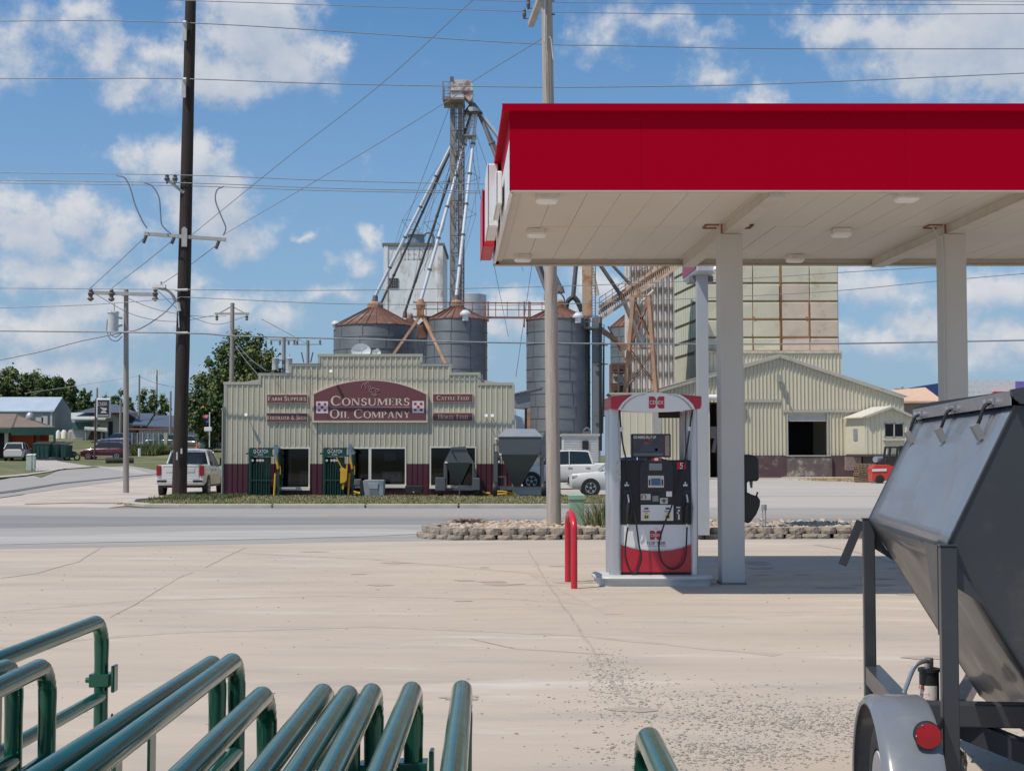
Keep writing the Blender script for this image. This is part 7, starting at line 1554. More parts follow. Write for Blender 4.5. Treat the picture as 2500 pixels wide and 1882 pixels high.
# left grey pole with transformer
lp_ = pole(308, 1204, 9.25, 65, .135, .105, m_pfar, 'grey utility pole with white transformer at the left', lean=-.12)
q = MB(); q.bar(Z2(50, 960, 64.8), Z2(525, 975, 64.8), .15); q.build('crossarm', m_arm, lp_)
for x, y in ((62, 935), (208, 938), (515, 935)):
    q = MB(); c = Z2(x, y, 64.7); q.lathe((c.x, c.y, c.z-.55), [(.05, 0), (.16, .1), (.08, .2), (.14, .35), (.07, .42), (.1, .5), (.03, .6)], 10); q.build('insulator', m_ins, lp_, smooth=True)
q = MB(); c = Z2(218, 1165, 64.5); q.lathe((c.x, c.y, c.z), [(.01, -.5), (.24, -.48), (.24, .38), (.27, .40), (.25, .46), (.05, .50)], 20); q.tube([c+Vector((.04, 0, .5)), c+Vector((.05, 0, .85))], .03, 6); q.bar(c+Vector((.2, .1, .2)), Z2(280, 1140, 64.9), .08); q.bar(c+Vector((.2, .1, -.2)), Z2(280, 1188, 64.9), .08); q.build('transformer', m_tfm, lp_, smooth=True)
q = MB(); q.tube(curve3([Z2(178, 1150, 64.4), Z2(175, 1230, 64.4), Z2(200, 1285, 64.4), Z2(245, 1300, 64.5), Z2(282, 1265, 64.7)], 5), .02, 5); q.tube(curve3([Z2(190, 1180, 64.4), Z2(200, 1250, 64.4), Z2(240, 1270, 64.4), Z2(282, 1240, 64.7)], 5), .02, 5); q.build('drop_leads', m_wire, lp_)
# poles behind the store and to the left
def arms(r, px, py, half, Y, n=3, w=.13, drop=True, slope=0):
    q = MB(); a = at(px-half, py, Y); b = at(px+half, py+slope, Y); q.bar(a, b, w); q.build('crossarm', m_arm, r)
    for i in range(n):
        t = (i+.15)/(n-.7) if n > 1 else .5; t = min(t, .98); c = a.lerp(b, t); q = MB(); s = -1 if drop else 1
        q.lathe((c.x, c.y, c.z+(s*.45 if s < 0 else .05)), [(.03, 0), (.12, .08), (.06, .16), (.12, .26), (.05, .34), (.03, .4)], 8); q.build('insulator', m_ins, r, smooth=True)
p1 = pole(564, 1110, at(568, 740, 93).z, 93, .17, .13, m_pfar, 'grey utility pole with braced crossarm rising behind the store left end', base=hgt(-18, 93)); arms(p1, 566, 766, 42, 93, 3)
q = MB(); q.bar(at(566, 748, 93), at(535, 765, 93), .07); q.bar(at(566, 748, 93), at(600, 766, 93), .07); q.build('brace', m_arm, p1)
p2 = pole(691, 1110, at(693, 822, 125).z, 125, .20, .16, m_pfar, 'utility pole with two grey transformers above the store step'); arms(p2, 694, 830, 35, 125, 4, .16)
for px in (672, 706):
    q = MB(); c = at(px, 888, 124.6); q.lathe((c.x, c.y, c.z), [(.01, -.55), (.28, -.53), (.28, .42), (.3, .46), (.06, .55), (.05, .85)], 16); q.build('transformer', m_tfm, p2, smooth=True)
q = MB(); q.bar(at(675, 880, 124.8), at(705, 880, 124.8), .1); q.bar(at(675, 900, 124.8), at(705, 900, 124.8), .1); q.build('hanger', m_dst, p2)
p3 = pole(750, 1110, at(752, 831, 132).z, 132, .17, .14, m_pfar, 'thin pole with bluish crossarm left of the wide bin'); arms(p3, 750, 841, 36, 132, 3, .1, False)
q = MB(); [q.bar(at(750+dx, 860, 132), at(750+dx*.6, 885, 132), .1) for dx in (-14, 14)]; q.build('fuse_cutouts', m_ins, p3)
for px, top, Y, lb in ((338, 915, 200, 'bare grey pole in the trees left of the dark pole'), (415, 955, 180, 'thin grey pole immediately left of the dark pole'), (484, 955, 175, 'thin grey pole right of the dark pole near the flag'), (235, 947, 190, 'thin dark pole behind the tall roadside sign'), (293, 975, 185, 'short thin pole just left of the transformer pole')):
    x = at(px, 1100, Y).x; pole(px, 1100, at(px, top, Y).z, Y, .16, .12, m_pfar, lb, base=hgt(x, Y)-.2)
pr = pole(2205, 1110, at(2207, 944, 190).z, 190, .16, .13, m_pfar, 'distant pole top with triple crossarm above the peach roof'); arms(pr, 2207, 950, 23, 190, 4, .2); 
# stadium lights
def stadium_light(px, py0, py1, half, Y, label):
    x = at(px, 1100, Y).x; r = root('floodlight_mast', (x, Y, hgt(x, Y)), label, 'floodlight mast', group='white sports field floodlight masts')
    q = MB(); q.tube([(x, Y, hgt(x, Y)-.3), (x, Y, at(px, py0, Y).z)], [.25, .15], 8); q.build('mast', m_pfar, r)
    q = MB(); n = 7
    for j in range(2):
        for i in range(n):
            if abs(i-3) < .5: continue
            c = at(px+half*(i-3)/3, py0+4+j*5, Y-.5); q.cbox(c, .42, .3, .34)
    q.build('lamp_bank', M('lamp_bank', (.75, .78, .80), .4), r)
stadium_light(381, 903, 985, 20, 320, 'floodlight mast with two rows of lamps left of the dark pole'); stadium_light(15, 898, 960, 9, 280, 'floodlight mast in front of the wood at the far left'); 
def wire(pts, Y, label, r=.016, n=8, name='power_line', grp='power lines crossing the sky'):
    P = [at(p[0], p[1], p[2] if len(p) > 2 else Y) for p in pts]; q = MB(); q.tube(curve3(P, n), r, 5); tag(q.build(name, m_wire), label, 'power line', grp)
wire([(300, -3), (700, 10), (1283, 29), (1350, 30.5), (1900, 37), (2600, 33)], 34, 'sky wire through the lower insulator of the wooden pole', .010)
wire([(1030, -4), (1290, 5), (1500, 8), (2000, 11), (2600, 13)], 33.4, 'highest sky wire reaching the upper insulator of the wooden pole', .009)
wire([(1800, -3), (2100, 1), (2600, 5)], 34.5, 'thin wire at the very top right corner of the view', .008)
wire([(-80, 52), (447, 56), (1250, 105), (1500, 112), (1900, 119.5), (2600, 120)], 59.1, 'wire clamped highest on the dark pole, crossing the whole sky', .022)
wire([(-80, 193), (220, 192), (447, 193), (800, 205), (1250, 213), (1500, 213), (1900, 205), (2600, 175)], 59.1, 'wire clamped second on the dark pole, passing just above the canopy', .022)
wire([(-80, 421), (447, 428), (800, 441), (1190, 450), (1800, 455)], 59.0, 'upper of three wires at the small bracket of the dark pole', .018)
wire([(-80, 439), (447, 447), (800, 460), (1190, 467), (1800, 470)], 59.0, 'middle of three wires at the small bracket of the dark pole', .018)
wire([(-80, 446), (447, 454), (800, 466), (1190, 472), (1800, 476)], 59.2, 'lower of three wires at the small bracket of the dark pole', .018)
wire([(1180, -20, 40), (1150, 5, 41), (927, 209, 46), (700, 386, 52), (463, 578, 58.9)], 50, 'steep diagonal wire falling from the top centre to the dark pole crossarm', .013)
wire([(1330, 91, 32), (1150, 202, 38), (1082, 254, 40), (800, 425, 48), (548, 572, 58.9)], 50, 'shallower diagonal wire from the wooden pole to the crossarm right end', .011)
wire([(355, 578, 58.9), (290, 640, 61), (221, 703, 64.7)], 60, 'left wire dropping from the dark pole crossarm to the transformer pole', .016)
wire([(428, 582, 58.9), (350, 645, 61), (273, 704, 64.7)], 60, 'middle wire dropping from the dark pole crossarm to the transformer pole', .016)
wire([(530, 598, 58.9), (460, 650, 61), (382, 702, 64.7)], 60, 'right wire dropping from the dark pole crossarm to the transformer pole', .016)
wire([(-80, 703), (440, 707), (800, 709), (1330, 700), (1800, 681), (2045, 666), (2293, 651), (2600, 630)], 59.0, 'middle height wire running past the transformer pole top and under the canopy', .016)
wire([(440, 725), (800, 741), (1100, 744), (1330, 744), (1800, 724), (2045, 710), (2293, 686), (2600, 660)], 59.0, 'wire starting at the dark pole just above the catwalk height', .016)
wire([(-80, 754), (200, 745), (410, 730), (440, 726)], 59.0, 'wire running left from the dark pole behind the transformer', .016)
wire([(-80, 807), (440, 813), (570, 820), (800, 826), (1100, 834), (1330, 838), (1700, 840), (2045, 839), (2600, 829)], 58.9, 'thick cable sagging across the bins at eave height', .032)
wire([(-80, 890), (0, 878), (100, 858), (200, 832), (300, 812), (345, 801), (400, 765), (432, 731)], 61, 'black cable climbing from the left edge to the dark pole', .028)
wire([(222, 712, 64.7), (330, 770, 75), (430, 785, 84), (522, 770, 92.8)], 70, 'slack line from the transformer pole to the braced pole, lowest one', .016)
wire([(275, 712, 64.7), (380, 755, 78), (480, 772, 88), (552, 772, 92.8)], 70, 'slack line from the transformer pole to the braced pole, middle one', .016)
wire([(385, 710, 64.7), (450, 765, 78), (530, 792, 88), (600, 772, 92.8)], 70, 'slack line from the transformer pole to the braced pole, right one', .016)
wire([(640, 780, 100), (700, 812, 120), (750, 840, 132)], 120, 'faint line running back to the bluish crossarm pole', .02)
wire([(338, 918, 200), (380, 935, 200), (430, 946, 200), (484, 955, 176)], 200, 'distant line between the bare poles in the trees', .03)
wire([(60, 960, 200), (200, 940, 200), (338, 918, 200)], 200, 'distant line left of the bare pole in the trees', .03)
wire([(575, 845, 92), (600, 880, 90), (630, 915, 88)], 90, 'stay line from the braced pole to the store roof, left one', .02)
wire([(575, 835, 92), (610, 875, 90), (650, 905, 88)], 90, 'stay line from the braced pole to the store roof, right one', .02)
for pts, lb in (([(285, 429), (305, 435), (319, 462), (330, 500), (348, 540), (359, 557)], 'looping jumper cable left of the dark pole, the longer one'), ([(352, 446), (372, 455), (388, 482), (392, 520), (396, 550), (418, 572)], 'looping jumper cable close to the dark pole'), ([(546, 456), (530, 464), (526, 490), (540, 528), (551, 556), (545, 575)], 'looping jumper cable right of the dark pole')):
    wire(pts, 58.7, lb, .03, 6, 'jumper_cable', 'jumper cables on the dark pole')
# ================================================================== SMALL THINGS IN THE STONE BED
def Zs(x, y, Y): return at(950+x*.4069, 1150+y*.4069, Y)
a, b = Zs(1077, 327, 31.4), Zs(1176, 137, 31.4)
ub = root('utility_box', ((a.x+b.x)/2, 31.5, .16), 'pale green utility pedestal in the stone bed beside the wooden pole', 'utility box'); m_ubx = M('utility_green', (.26, .40, .29), .5, var=.06, vs=3)
q = MB(); q.box(a.x+.02, b.x-.02, 31.4, 31.72, .1, b.z-.12); q.build('cabinet', m_ubx, ub, bevel=.01)
q = MB(); q.loft([[Vector((x, y, b.z-.12)) for x, y in ((a.x, 31.38), (b.x, 31.38), (b.x, 31.74), (a.x, 31.74))], [Vector((x, y, b.z-.03)) for x, y in ((a.x, 31.38), (b.x, 31.38), (b.x, 31.74), (a.x, 31.74))], [Vector((x, y, b.z)) for x, y in ((a.x+.04, 31.42), (b.x-.04, 31.42), (b.x-.04, 31.7), (a.x+.04, 31.7))]]); q.build('hood', m_ubx, ub)
def tuft(px, py, Y, n, h, spread, mats, label, cat, w=.012, lean=.25):
    c = at(px, py, Y); rd = random.Random(int(px)); q = MB()
    for _ in range(n):
        x, y = c.x+rd.gauss(0, spread), Y+rd.gauss(0, spread); hh = h*rd.uniform(.4, 1.1); lx, ly = rd.gauss((x-c.x)*1.2, lean*hh), rd.gauss(0, lean*hh); a_ = rd.uniform(0, 6.3); dx, dy = math.cos(a_)*w, math.sin(a_)*w; q.mi = rd.randrange(len(mats))
        p = [Vector((x, y, .16)), Vector((x+lx*.35, y+ly*.35, .16+hh*.6)), Vector((x+lx, y+ly, .16+hh))]; q.add([p[0]-Vector((dx, dy, 0)), p[0]+Vector((dx, dy, 0)), p[1]+Vector((dx, dy, 0))*.8, p[1]-Vector((dx, dy, 0))*.8, p[2]], [(0, 1, 2, 3), (3, 2, 4)])
    return tag(q.build('grass_clump', mats, recalc=False), label, cat)
m_rdg = [M('reed_green', (.13, .17, .06), .8, var=.3, vs=5), M('reed_straw', (.30, .26, .13), .85, var=.3, vs=5), M('reed_dark', (.08, .11, .04), .8, var=.3)]
tuft(1468, 1288, 31.0, 420, .70, .13, m_rdg, 'tall wispy grass clump just left of the fuel dispenser', 'grass clump', .008)
tuft(1143, 1284, 32.4, 600, .17, .10, [M('dead_brown', (.12, .065, .045), .9, var=.3), M('dead_tan', (.2, .13, .08), .9, var=.3)], 'small dead brown shrub on the river stones', 'shrub', .008, .8)
tuft(1640, 1288, 31.2, 60, .25, .3, m_rdg, 'sparse low weeds in the stones behind the pump', 'weeds', .008)
for px, lb in ((1855, 'short conduit stub right of the canopy column, left one'), (1862, 'short conduit stub right of the canopy column, middle one'), (1869, 'short conduit stub right of the canopy column, right one')):
    q = MB(); a_ = at(px, 1288, 31); q.tube([(a_.x, 31, .15), (a_.x, 31, .38 if px == 1855 else .62)], .014, 8)
    if px > 1855: q.cbox((a_.x, 31, .62), .045, .06, .12)
    tag(q.build('conduit_stub', m_arm), lb, 'conduit', 'conduit stubs in the stone bed')
# ================================================================== TREES
LEAF = [M('leaf_dark', (.055, .090, .026), .75, var=.35, vs=.8), M('leaf_mid', (.100, .145, .038), .7, var=.3, vs=.8), M('leaf_light', (.165, .195, .056), .7, var=.3, vs=.8)]
m_bark = M('bark', (.10, .08, .065), .95, bump=.6, bs=8)
def tree(name, label, x, Y, base, top, rx, shape='round', leaves=5200, lsz=.30, seed=1, group='trees beyond the side road', bottom=.25):
    rd = random.Random(seed); H = top-base; r = root(name, (x, Y, base), label, 'tree', group=group)
    q = MB(); q.tube(curve3([(x, Y, base-.3), (x+.1, Y, base+H*.3), (x-.1, Y+.1, base+H*.6), (x, Y, base+H*.85)], 4), [H*.030, H*.028, H*.026, H*.024, H*.022, H*.02, H*.018, H*.016, H*.014, H*.012, H*.008, H*.006, H*.004], 8)
    cl = []
    nC = 110 if shape == 'round' else 60
    for k in range(nC):
        for _ in range(50):
            a, b, c = rd.uniform(-1, 1), rd.uniform(-1, 1), rd.uniform(-1, 1)
            if shape == 'round':
                if a*a+b*b+c*c < 1: break
            else:
                if a*a+b*b < (.55-.45*c)**1.2+.04: break
        s = .92+.18*math.sin(k*1.7); zc = base+H*(bottom+(1-bottom)*(.5+.47*c)); p = Vector((x+a*rx*s, Y+b*rx*.9, zc)); cl.append((p, (rx*rd.uniform(.13, .30)) if shape == 'round' else rx*rd.uniform(.30, .50)))
        if k % 7 == 0: q.tube([(x, Y, base+H*(.25+.4*rd.random())), p], [H*.012, H*.003], 5)
    q.build('trunk', m_bark, r, smooth=True)
    q = MB(); per = leaves//len(cl)
    for p, cr in cl:
        tone = rd.choice((0, 0, 1, 1, 2))
        for _ in range(per):
            d = Vector((rd.gauss(0, 1), rd.gauss(0, 1), rd.gauss(0, 1))).normalized(); o = p+d*cr*abs(rd.gauss(.75, .42)); 
            if shape != 'round': o.z -= cr*.3
            n = (d+Vector((rd.gauss(0, .7), rd.gauss(0, .7), rd.gauss(.5, .7)))).normalized(); t = n.orthogonal().normalized(); b_ = n.cross(t); s = lsz*rd.uniform(.5, 1.15); a_ = rd.uniform(0, 3.14); t2 = t*math.cos(a_)+b_*math.sin(a_); b2 = n.cross(t2)
            q.mi = min(2, max(0, tone+rd.choice((-1, 0, 0, 1)))); q.add([o-t2*s, o-b2*s*.55, o+t2*s, o+b2*s*.55], [(0, 1, 2, 3)])
    q.build('crown', LEAF, r, recalc=False); return r
def tpx(name, label, px, top, Y, wpx, **k):
    x = at(px, 1100, Y).x; return tree(name, label, x, Y, hgt(x, Y)-.1, at(px, top, Y).z, wpx/F*Y, **k)
ORD = ['first', 'second', 'third', 'fourth', 'fifth', 'sixth', 'seventh', 'eighth', 'ninth', 'tenth', 'eleventh', 'twelfth', 'thirteenth', 'fourteenth']
for i, (px, top, w) in enumerate(((-35, 885, 45), (22, 892, 42), (72, 900, 40), (112, 905, 34), (140, 918, 28), (170, 925, 22))):
    tpx('broadleaf_tree', '%s tree from the left edge in the dense green wood behind the blue roofed barn' % ORD[i], px, top, 262+6*(i % 3), w, seed=i+3, leaves=8000, lsz=.33, bottom=.05)
tpx('broadleaf_tree', 'small yellow green tree alone between the wood and the roadside sign', 208, 943, 240, 19, seed=31, leaves=2600, lsz=.3, bottom=.1)
for i, (px, top, w) in enumerate(((250, 958, 16), (272, 965, 14), (292, 948, 17), (318, 960, 14), (347, 950, 18), (372, 950, 18), (398, 956, 16), (460, 960, 22), (492, 952, 20))):
    tpx('cedar_tree', '%s dark cedar from the left in the row behind the dark roofed sheds' % ORD[i], px, top, 235+5*(i % 3), w, shape='cone', seed=50+i, leaves=4200, lsz=.26, bottom=.0)
tpx('broadleaf_tree', 'large bushy tree rising behind the left end of the store', 592, 806, 158, 88, seed=77, leaves=15000, lsz=.27, bottom=.22)
tpx('broadleaf_tree', 'lower part tree filling in beside the store left corner', 512, 900, 165, 62, seed=78, leaves=9000, lsz=.27, bottom=.0)
tpx('broadleaf_tree', 'low light green tree behind the flag at the store corner', 470, 1000, 200, 30, seed=79, leaves=3000, lsz=.27, bottom=.0)
# ================================================================== BUILDINGS ON THE LEFT RISE
def Z3(x, y, Y): return at(x*.2522, 880+y*.2522, Y)
def hz(x, Y): return hgt(x, Y)
br = root('metal_barn', (Z3(500, 640, 240).x, 240, hz(Z3(500, 640, 240).x, 240)), 'long metal barn with pale blue roof before the wood', 'barn')
eL, eR, rR, rL, fR = Z3(-400, 497, 234), Z3(520, 497, 234), Z3(605, 362, 242), Z3(-400, 362, 242), Z3(690, 490, 250)
m_wgr = M('barn_grey', (.30, .29, .28), .7, var=.1, vs=.4, stain=((.42, .36, .25), .3, .55, .7)); zg = 3.5
q = MB(); q.prism([eL, eR, rR, rL], (0, 0, .15)); q.build('roof', M('barn_roof', (.50, .58, .64), .4, .2, var=.06, vs=.3), br)
q = MB(); q.prism([Vector((eL.x, 234.5, zg)), Vector((eR.x, 234.5, zg)), Vector((eR.x, 234.5, eR.z)), Vector((eL.x, 234.5, eL.z))], (0, .2, 0)); q.build('long_wall', M('barn_wall_front', (.36, .35, .34), .7, var=.1, vs=.4), br)
q = MB(); q.quad(Vector((eR.x-.1, 234.6, zg)), Vector((fR.x, 250, zg)), Vector((fR.x, 250, fR.z)), Vector((rR.x, 242, rR.z-.02)), Vector((eR.x-.1, 234.6, eR.z))); q.build('gable_wall', m_wgr, br)
q = MB()
for x, w, h in ((380, 30, 60), (430, 25, 70), (495, 8, 120)): a_ = Z3(x, 620, 234.2); q.box(a_.x-w*.02, a_.x+w*.02, 234.2, 234.4, zg, a_.z+h*.02)
q.build('door_panels', M('barn_door', (.50, .50, .50), .6), br)
# orange building
YO = 140.; ob = root('orange_shop', (Z3(250, 940, YO).x, YO, hz(Z3(250, 940, YO).x, YO)), 'orange walled shop with brown shingle roof and dark open bay', 'shop')
m_orw = M('orange_wall', (.50, .085, .028), .8, var=.12, vs=1.2); zo = .9
def wallp(x0, x1, y0, y1, Y, m, nm, par, d=.2):
    q = MB(); pbox(q, x0*.2522, x1*.2522, 880+y0*.2522, 880+y1*.2522, Y, d); return q.build(nm, m, par)
wallp(108, 318, 680, 945, YO, m_orw, 'front_wall', ob); wallp(318, 470, 690, 945, YO+2, m_orw, 'set_back_wall', ob)
q = MB(); rdg0, rdg1 = Z3(-300, 530, YO+3), Z3(160, 530, YO+3); ev0, ev1, ev2 = Z3(-300, 660, YO-2), Z3(110, 660, YO-2), Z3(535, 658, YO-1); ev3 = Z3(480, 640, YO+9)
q.prism([rdg0, rdg1, ev1, ev0], (0, 0, .15)); q.prism([rdg1, ev3, ev2, ev1], (0, 0, .15)); q.build('roof', M('brown_shingle', (.20, .15, .125), .9, var=.15, vs=2), ob)
q = MB(); q.bar(ev0+Vector((0, -.05, -.2)), ev1+Vector((0, -.05, -.2)), .12, .4); q.bar(ev1+Vector((0, -.05, -.25)), ev2+Vector((0, -.05, -.25)), .12, .75); q.build('green_fascia', M('fascia_green', (.02, .075, .055), .6), ob)
q = MB(); pbox(q, 515*.2522, 532*.2522, 880+680*.2522, 1080, YO-.8, .3); q.build('corner_post', M('post_bluegrey', (.12, .20, .22), .6), ob)
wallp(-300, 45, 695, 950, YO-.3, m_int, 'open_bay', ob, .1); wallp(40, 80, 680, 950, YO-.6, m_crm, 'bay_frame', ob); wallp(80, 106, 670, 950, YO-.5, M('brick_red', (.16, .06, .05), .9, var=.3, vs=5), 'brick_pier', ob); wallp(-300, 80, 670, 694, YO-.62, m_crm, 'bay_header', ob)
wallp(345, 385, 715, 800, YO+1.9, M('shop_window', (.40, .30, .24), .4), 'side_window', ob, .05)
q = MB(); c = Z3(290, 570, YO+2); q.lathe((c.x, c.y, c.z-.4), [(.34, 0), (.34, .3), (.38, .35), (.42, .6), (.32, .95), (.12, 1.1), (.01, 1.12)], 18); q.build('roof_turbine', M('turbine_grey', (.45, .44, .45), .45, .4), ob, smooth=True)
m_dump = M('dumpster_green', (.008, .060, .048), .5, var=.15)
def dumpster(x0, x1, y0, y1, Y, label):
    r = root('dumpster', (Z3((x0+x1)/2, y1, Y).x, Y, Z3(0, y1, Y).z), label, 'dumpster', group='dark green dumpsters by the orange shop')
    a_, b_ = Z3(x0, y1, Y), Z3(x1, y0, Y); q = MB(); w = .25; q.loft([[Vector((x, y, a_.z)) for x, y in ((a_.x+w*.4, Y+.1), (b_.x-w*.4, Y+.1), (b_.x-w*.4, Y+1.5), (a_.x+w*.4, Y+1.5))], [Vector((x, y, b_.z)) for x, y in ((a_.x, Y), (b_.x, Y), (b_.x, Y+1.6), (a_.x, Y+1.6))]]); q.build('bin', m_dump, r)
    q = MB(); q.prism([(a_.x-.03, Y-.03, b_.z+.01), (b_.x+.03, Y-.03, b_.z+.01), (b_.x+.03, Y+1.65, b_.z+.25), (a_.x-.03, Y+1.65, b_.z+.25)], (0, 0, .05)); q.build('lid', M('dumpster_lid', (.03, .035, .035), .6), r)
    q = MB()
    for k in range(4): x = a_.x+.2+(b_.x-a_.x-.4)*k/3; q.box(x-.04, x+.04, Y-.02, Y+.05, a_.z+.1, b_.z)
    q.build('stiffeners', m_dump, r)
dumpster(312, 480, 812, 938, 137, 'leftmost and widest dark green dumpster by the orange shop'); dumpster(482, 572, 812, 938, 137.5, 'middle dark green dumpster by the orange shop'); dumpster(580, 655, 818, 938, 137, 'rightmost dark green dumpster by the orange shop')
bk = root('motorcycle', (Z3(697, 935, 139).x, 139, Z3(697, 935, 139).z), 'black motorcycle standing right of the dumpsters', 'motorcycle')
c = Z3(697, 912, 139)
for dx, nm in ((-.75, 'wheel'), (.75, 'wheel')):
    q = MB(); P = [Vector((c.x+dx*.5+.28*math.cos(t), 139+dx*.5, c.z-.0+.28*math.sin(t)-.25)) for t in [2*math.pi*k/16 for k in range(17)]]; q.tube(P, .07, 6, False); q.build(nm, m_tyre, bk)
q = MB(); q.loft([[c+Vector((x, y, z)) for x, y, z in ((-.5, 0, -.1), (-.2, -.2, -.3), (.3, 0, -.25), (.5, .2, 0))], [c+Vector((x, y, z)) for x, y, z in ((-.3, .1, .45), (-.1, 0, .35), (.2, .2, .25), (.3, .3, .3))]]); q.build('body', m_trimb, bk)
q = MB(); q.bar(c+Vector((-.5, 0, .6)), c+Vector((.1, 0, .62)), .06); q.bar(c+Vector((-.45, -.1, -.1)), c+Vector((-.25, 0, .6)), .06); q.build('handlebars', m_silver, bk)
# CREEK sign
cs = root('roadside_sign', (Z3(915, 958, 133).x, 133, Z3(0, 958, 133).z), 'dark and white roadside sign reading CREEK on a thin rusty post', 'sign')
q = MB(); q.tube([Z3(914, 960, 133), Z3(930, 370, 133)], .09, 8); q.build('post', M('post_rust', (.10, .06, .055), .8), cs)
q = MB(); pbox(q, 930*.2522, 1068*.2522, 880+365*.2522, 880+556*.2522, 132.8, .35); q.build('cabinet', m_wht, cs, bevel=.08)
q = MB(); pbox(q, 942*.2522, 1056*.2522, 880+383*.2522, 880+545*.2522, 132.75, .04); q.build('face', M('sign_navy', (.025, .035, .05), .5), cs)
q = MB(); O = Z3(947, 440, 132.7); fit(q, text2d('CREEK'), O, Z3(1040, 436, 132.7)-O, Z3(947, 405, 132.7)-O); q.build('lettering', M('sign_palepink', (.62, .52, .52), .6), cs)
q = MB(); q.quad(*[Z3(x, y, 132.7) for x, y in ((965, 452), (1035, 462), (1030, 480), (1000, 485))]); q.quad(*[Z3(x, y, 132.7) for x, y in ((980, 490), (1020, 488), (1035, 508), (975, 508))]); q.quad(*[Z3(x, y, 132.7) for x, y in ((945, 528), (1050, 524), (1050, 534), (945, 536))]); q.build('emblem', M('sign_palepink', (.62, .52, .52), .6), cs)
# pale house
YHs = 200.; hs = root('pale_house', (Z3(1050, 720, YHs).x, YHs, 2.8), 'pale house with dark blue hip roof behind the roadside sign', 'house')
wallp(895, 1180, 520, 760, YHs, M('house_beige', (.36, .33, .285), .8, var=.08), 'wall', hs, 6); wallp(690, 900, 560, 760, YHs+1, M('house_white', (.42, .43, .42), .7), 'porch_wall', hs, 5)
q = MB(); q.prism([Z3(720, 505, YHs-1), Z3(1330, 505, YHs-1), Z3(1130, 425, YHs+5), Z3(1040, 420, YHs+5)], (0, .3, .0)); q.build('roof', M('roof_blue', (.085, .10, .135), .6, var=.1), hs)
q = MB(); q.prism([Z3(688, 575, YHs-2), Z3(1020, 575, YHs-2), Z3(1085, 515, YHs+1), Z3(688, 515, YHs+1)], (0, 0, .15)); q.build('porch_roof', M('porch_roof', (.42, .44, .44), .6), hs)
wallp(1048, 1090, 590, 740, YHs-.1, m_int, 'door', hs, .1); wallp(925, 958, 622, 648, YHs-.1, m_int, 'window', hs, .1); wallp(690, 895, 600, 665, YHs+.6, M('dark_teal_band', (.05, .12, .12), .6), 'window_band', hs, .3)
q = MB(); q.quad(Z3(1090, 520, YHs-.2), Z3(1180, 520, YHs-.2), Z3(1180, 580, YHs-.2)); q.build('orange_gable', M('gable_orange', (.36, .16, .06), .8), hs)
# dark roofed sheds
sr = root('sloped_roof_sheds', (Z3(1560, 640, 200).x, 200, 2.8), 'row of steep blue grey metal roofs behind the long white shed', 'shed')
m_sol = M('roof_slate_blue', (.115, .135, .175), .4, .2, var=.08, vs=.5)
for nm, P in (('left_roof', ((1280, 632), (1425, 635), (1490, 525), (1340, 522))), ('middle_roof', ((1430, 648), (1640, 655), (1660, 545), (1505, 542))), ('right_roof', ((1640, 655), (1840, 660), (1905, 560), (1660, 545)))):
    q = MB(); (a0, a1, a2, a3) = P; q.prism([Z3(*a0, 198), Z3(*a1, 198), Z3(*a2, 204), Z3(*a3, 204)], (0, 0, .2)); q.build(nm, m_sol, sr)
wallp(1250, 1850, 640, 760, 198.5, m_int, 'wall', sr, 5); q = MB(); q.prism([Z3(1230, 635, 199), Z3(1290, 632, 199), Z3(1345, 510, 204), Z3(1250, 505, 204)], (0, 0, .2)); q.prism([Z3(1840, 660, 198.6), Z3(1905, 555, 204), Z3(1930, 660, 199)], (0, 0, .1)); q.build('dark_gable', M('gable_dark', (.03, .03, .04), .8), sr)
YWs = 182.; wsd = root('long_white_shed', (Z3(1900, 780, YWs).x, YWs, 2.4), 'long low white ribbed shed with red eave left of the store', 'shed')
wallp(1345, 2200, 668, 860, YWs, M('white_ribbed', (.55, .58, .60), .5, var=.08, vs=.6), 'wall', wsd, 5); wallp(1250, 2200, 655, 670, YWs-.5, M('eave_red', (.28, .11, .10), .7), 'eave', wsd, 6)
q = MB()
for x in range(1360, 2060, 26): a_ = Z3(x, 860, YWs-.02); b_ = Z3(x+3, 672, YWs-.02); q.box(a_.x, b_.x, YWs-.05, YWs, a_.z, b_.z)
q.build('wall_ribs', M('rib_shade', (.30, .33, .36), .6), wsd)
wallp(2055, 2200, 672, 860, YWs-.1, M('shed_brown_bay', (.07, .045, .045), .8), 'brown_bay', wsd, .08)
q = MB()
for x in (2085, 2115): a_ = Z3(x, 860, YWs-.2); b_ = Z3(x+8, 672, YWs-.2); q.box(a_.x, b_.x, YWs-.2, YWs-.12, a_.z, b_.z)
q.build('bay_posts', m_crm, wsd)
# yard clutter on the rise
for i, (x0, x1, y0, y1, m, lb) in enumerate(((535, 580, 675, 778, m_crm, 'leftmost white storage tank on the grass rise'), (583, 640, 672, 778, m_crm, 'second white storage tank on the grass rise'), (645, 720, 670, 776, M('tank_tan', (.36, .30, .27), .8), 'tan storage tank on the grass rise'))):
    a_, b_ = Z3(x0, y1, 205), Z3(x1, y0, 205); q = MB(); rr_ = (b_.x-a_.x)/2; q.lathe((a_.x+rr_, 205+rr_, a_.z-.6), [(rr_, 0), (rr_, b_.z-a_.z+.3), (rr_*.5, b_.z-a_.z+.6), (.01, b_.z-a_.z+.62)], 20); tag(q.build('storage_tank', m, smooth=True), lb, 'tank', 'storage tanks on the grass rise')
sh = root('lean_shelter', (Z3(940, 770, 190).x, 190, 3.), 'open brown shelter with pale flat roof left of the fence', 'shelter')
q = MB(); q.prism([Z3(815, 672, 189), Z3(1040, 690, 189), Z3(1035, 665, 193), Z3(820, 655, 193)], (0, 0, .2)); q.build('roof', m_trim, sh)
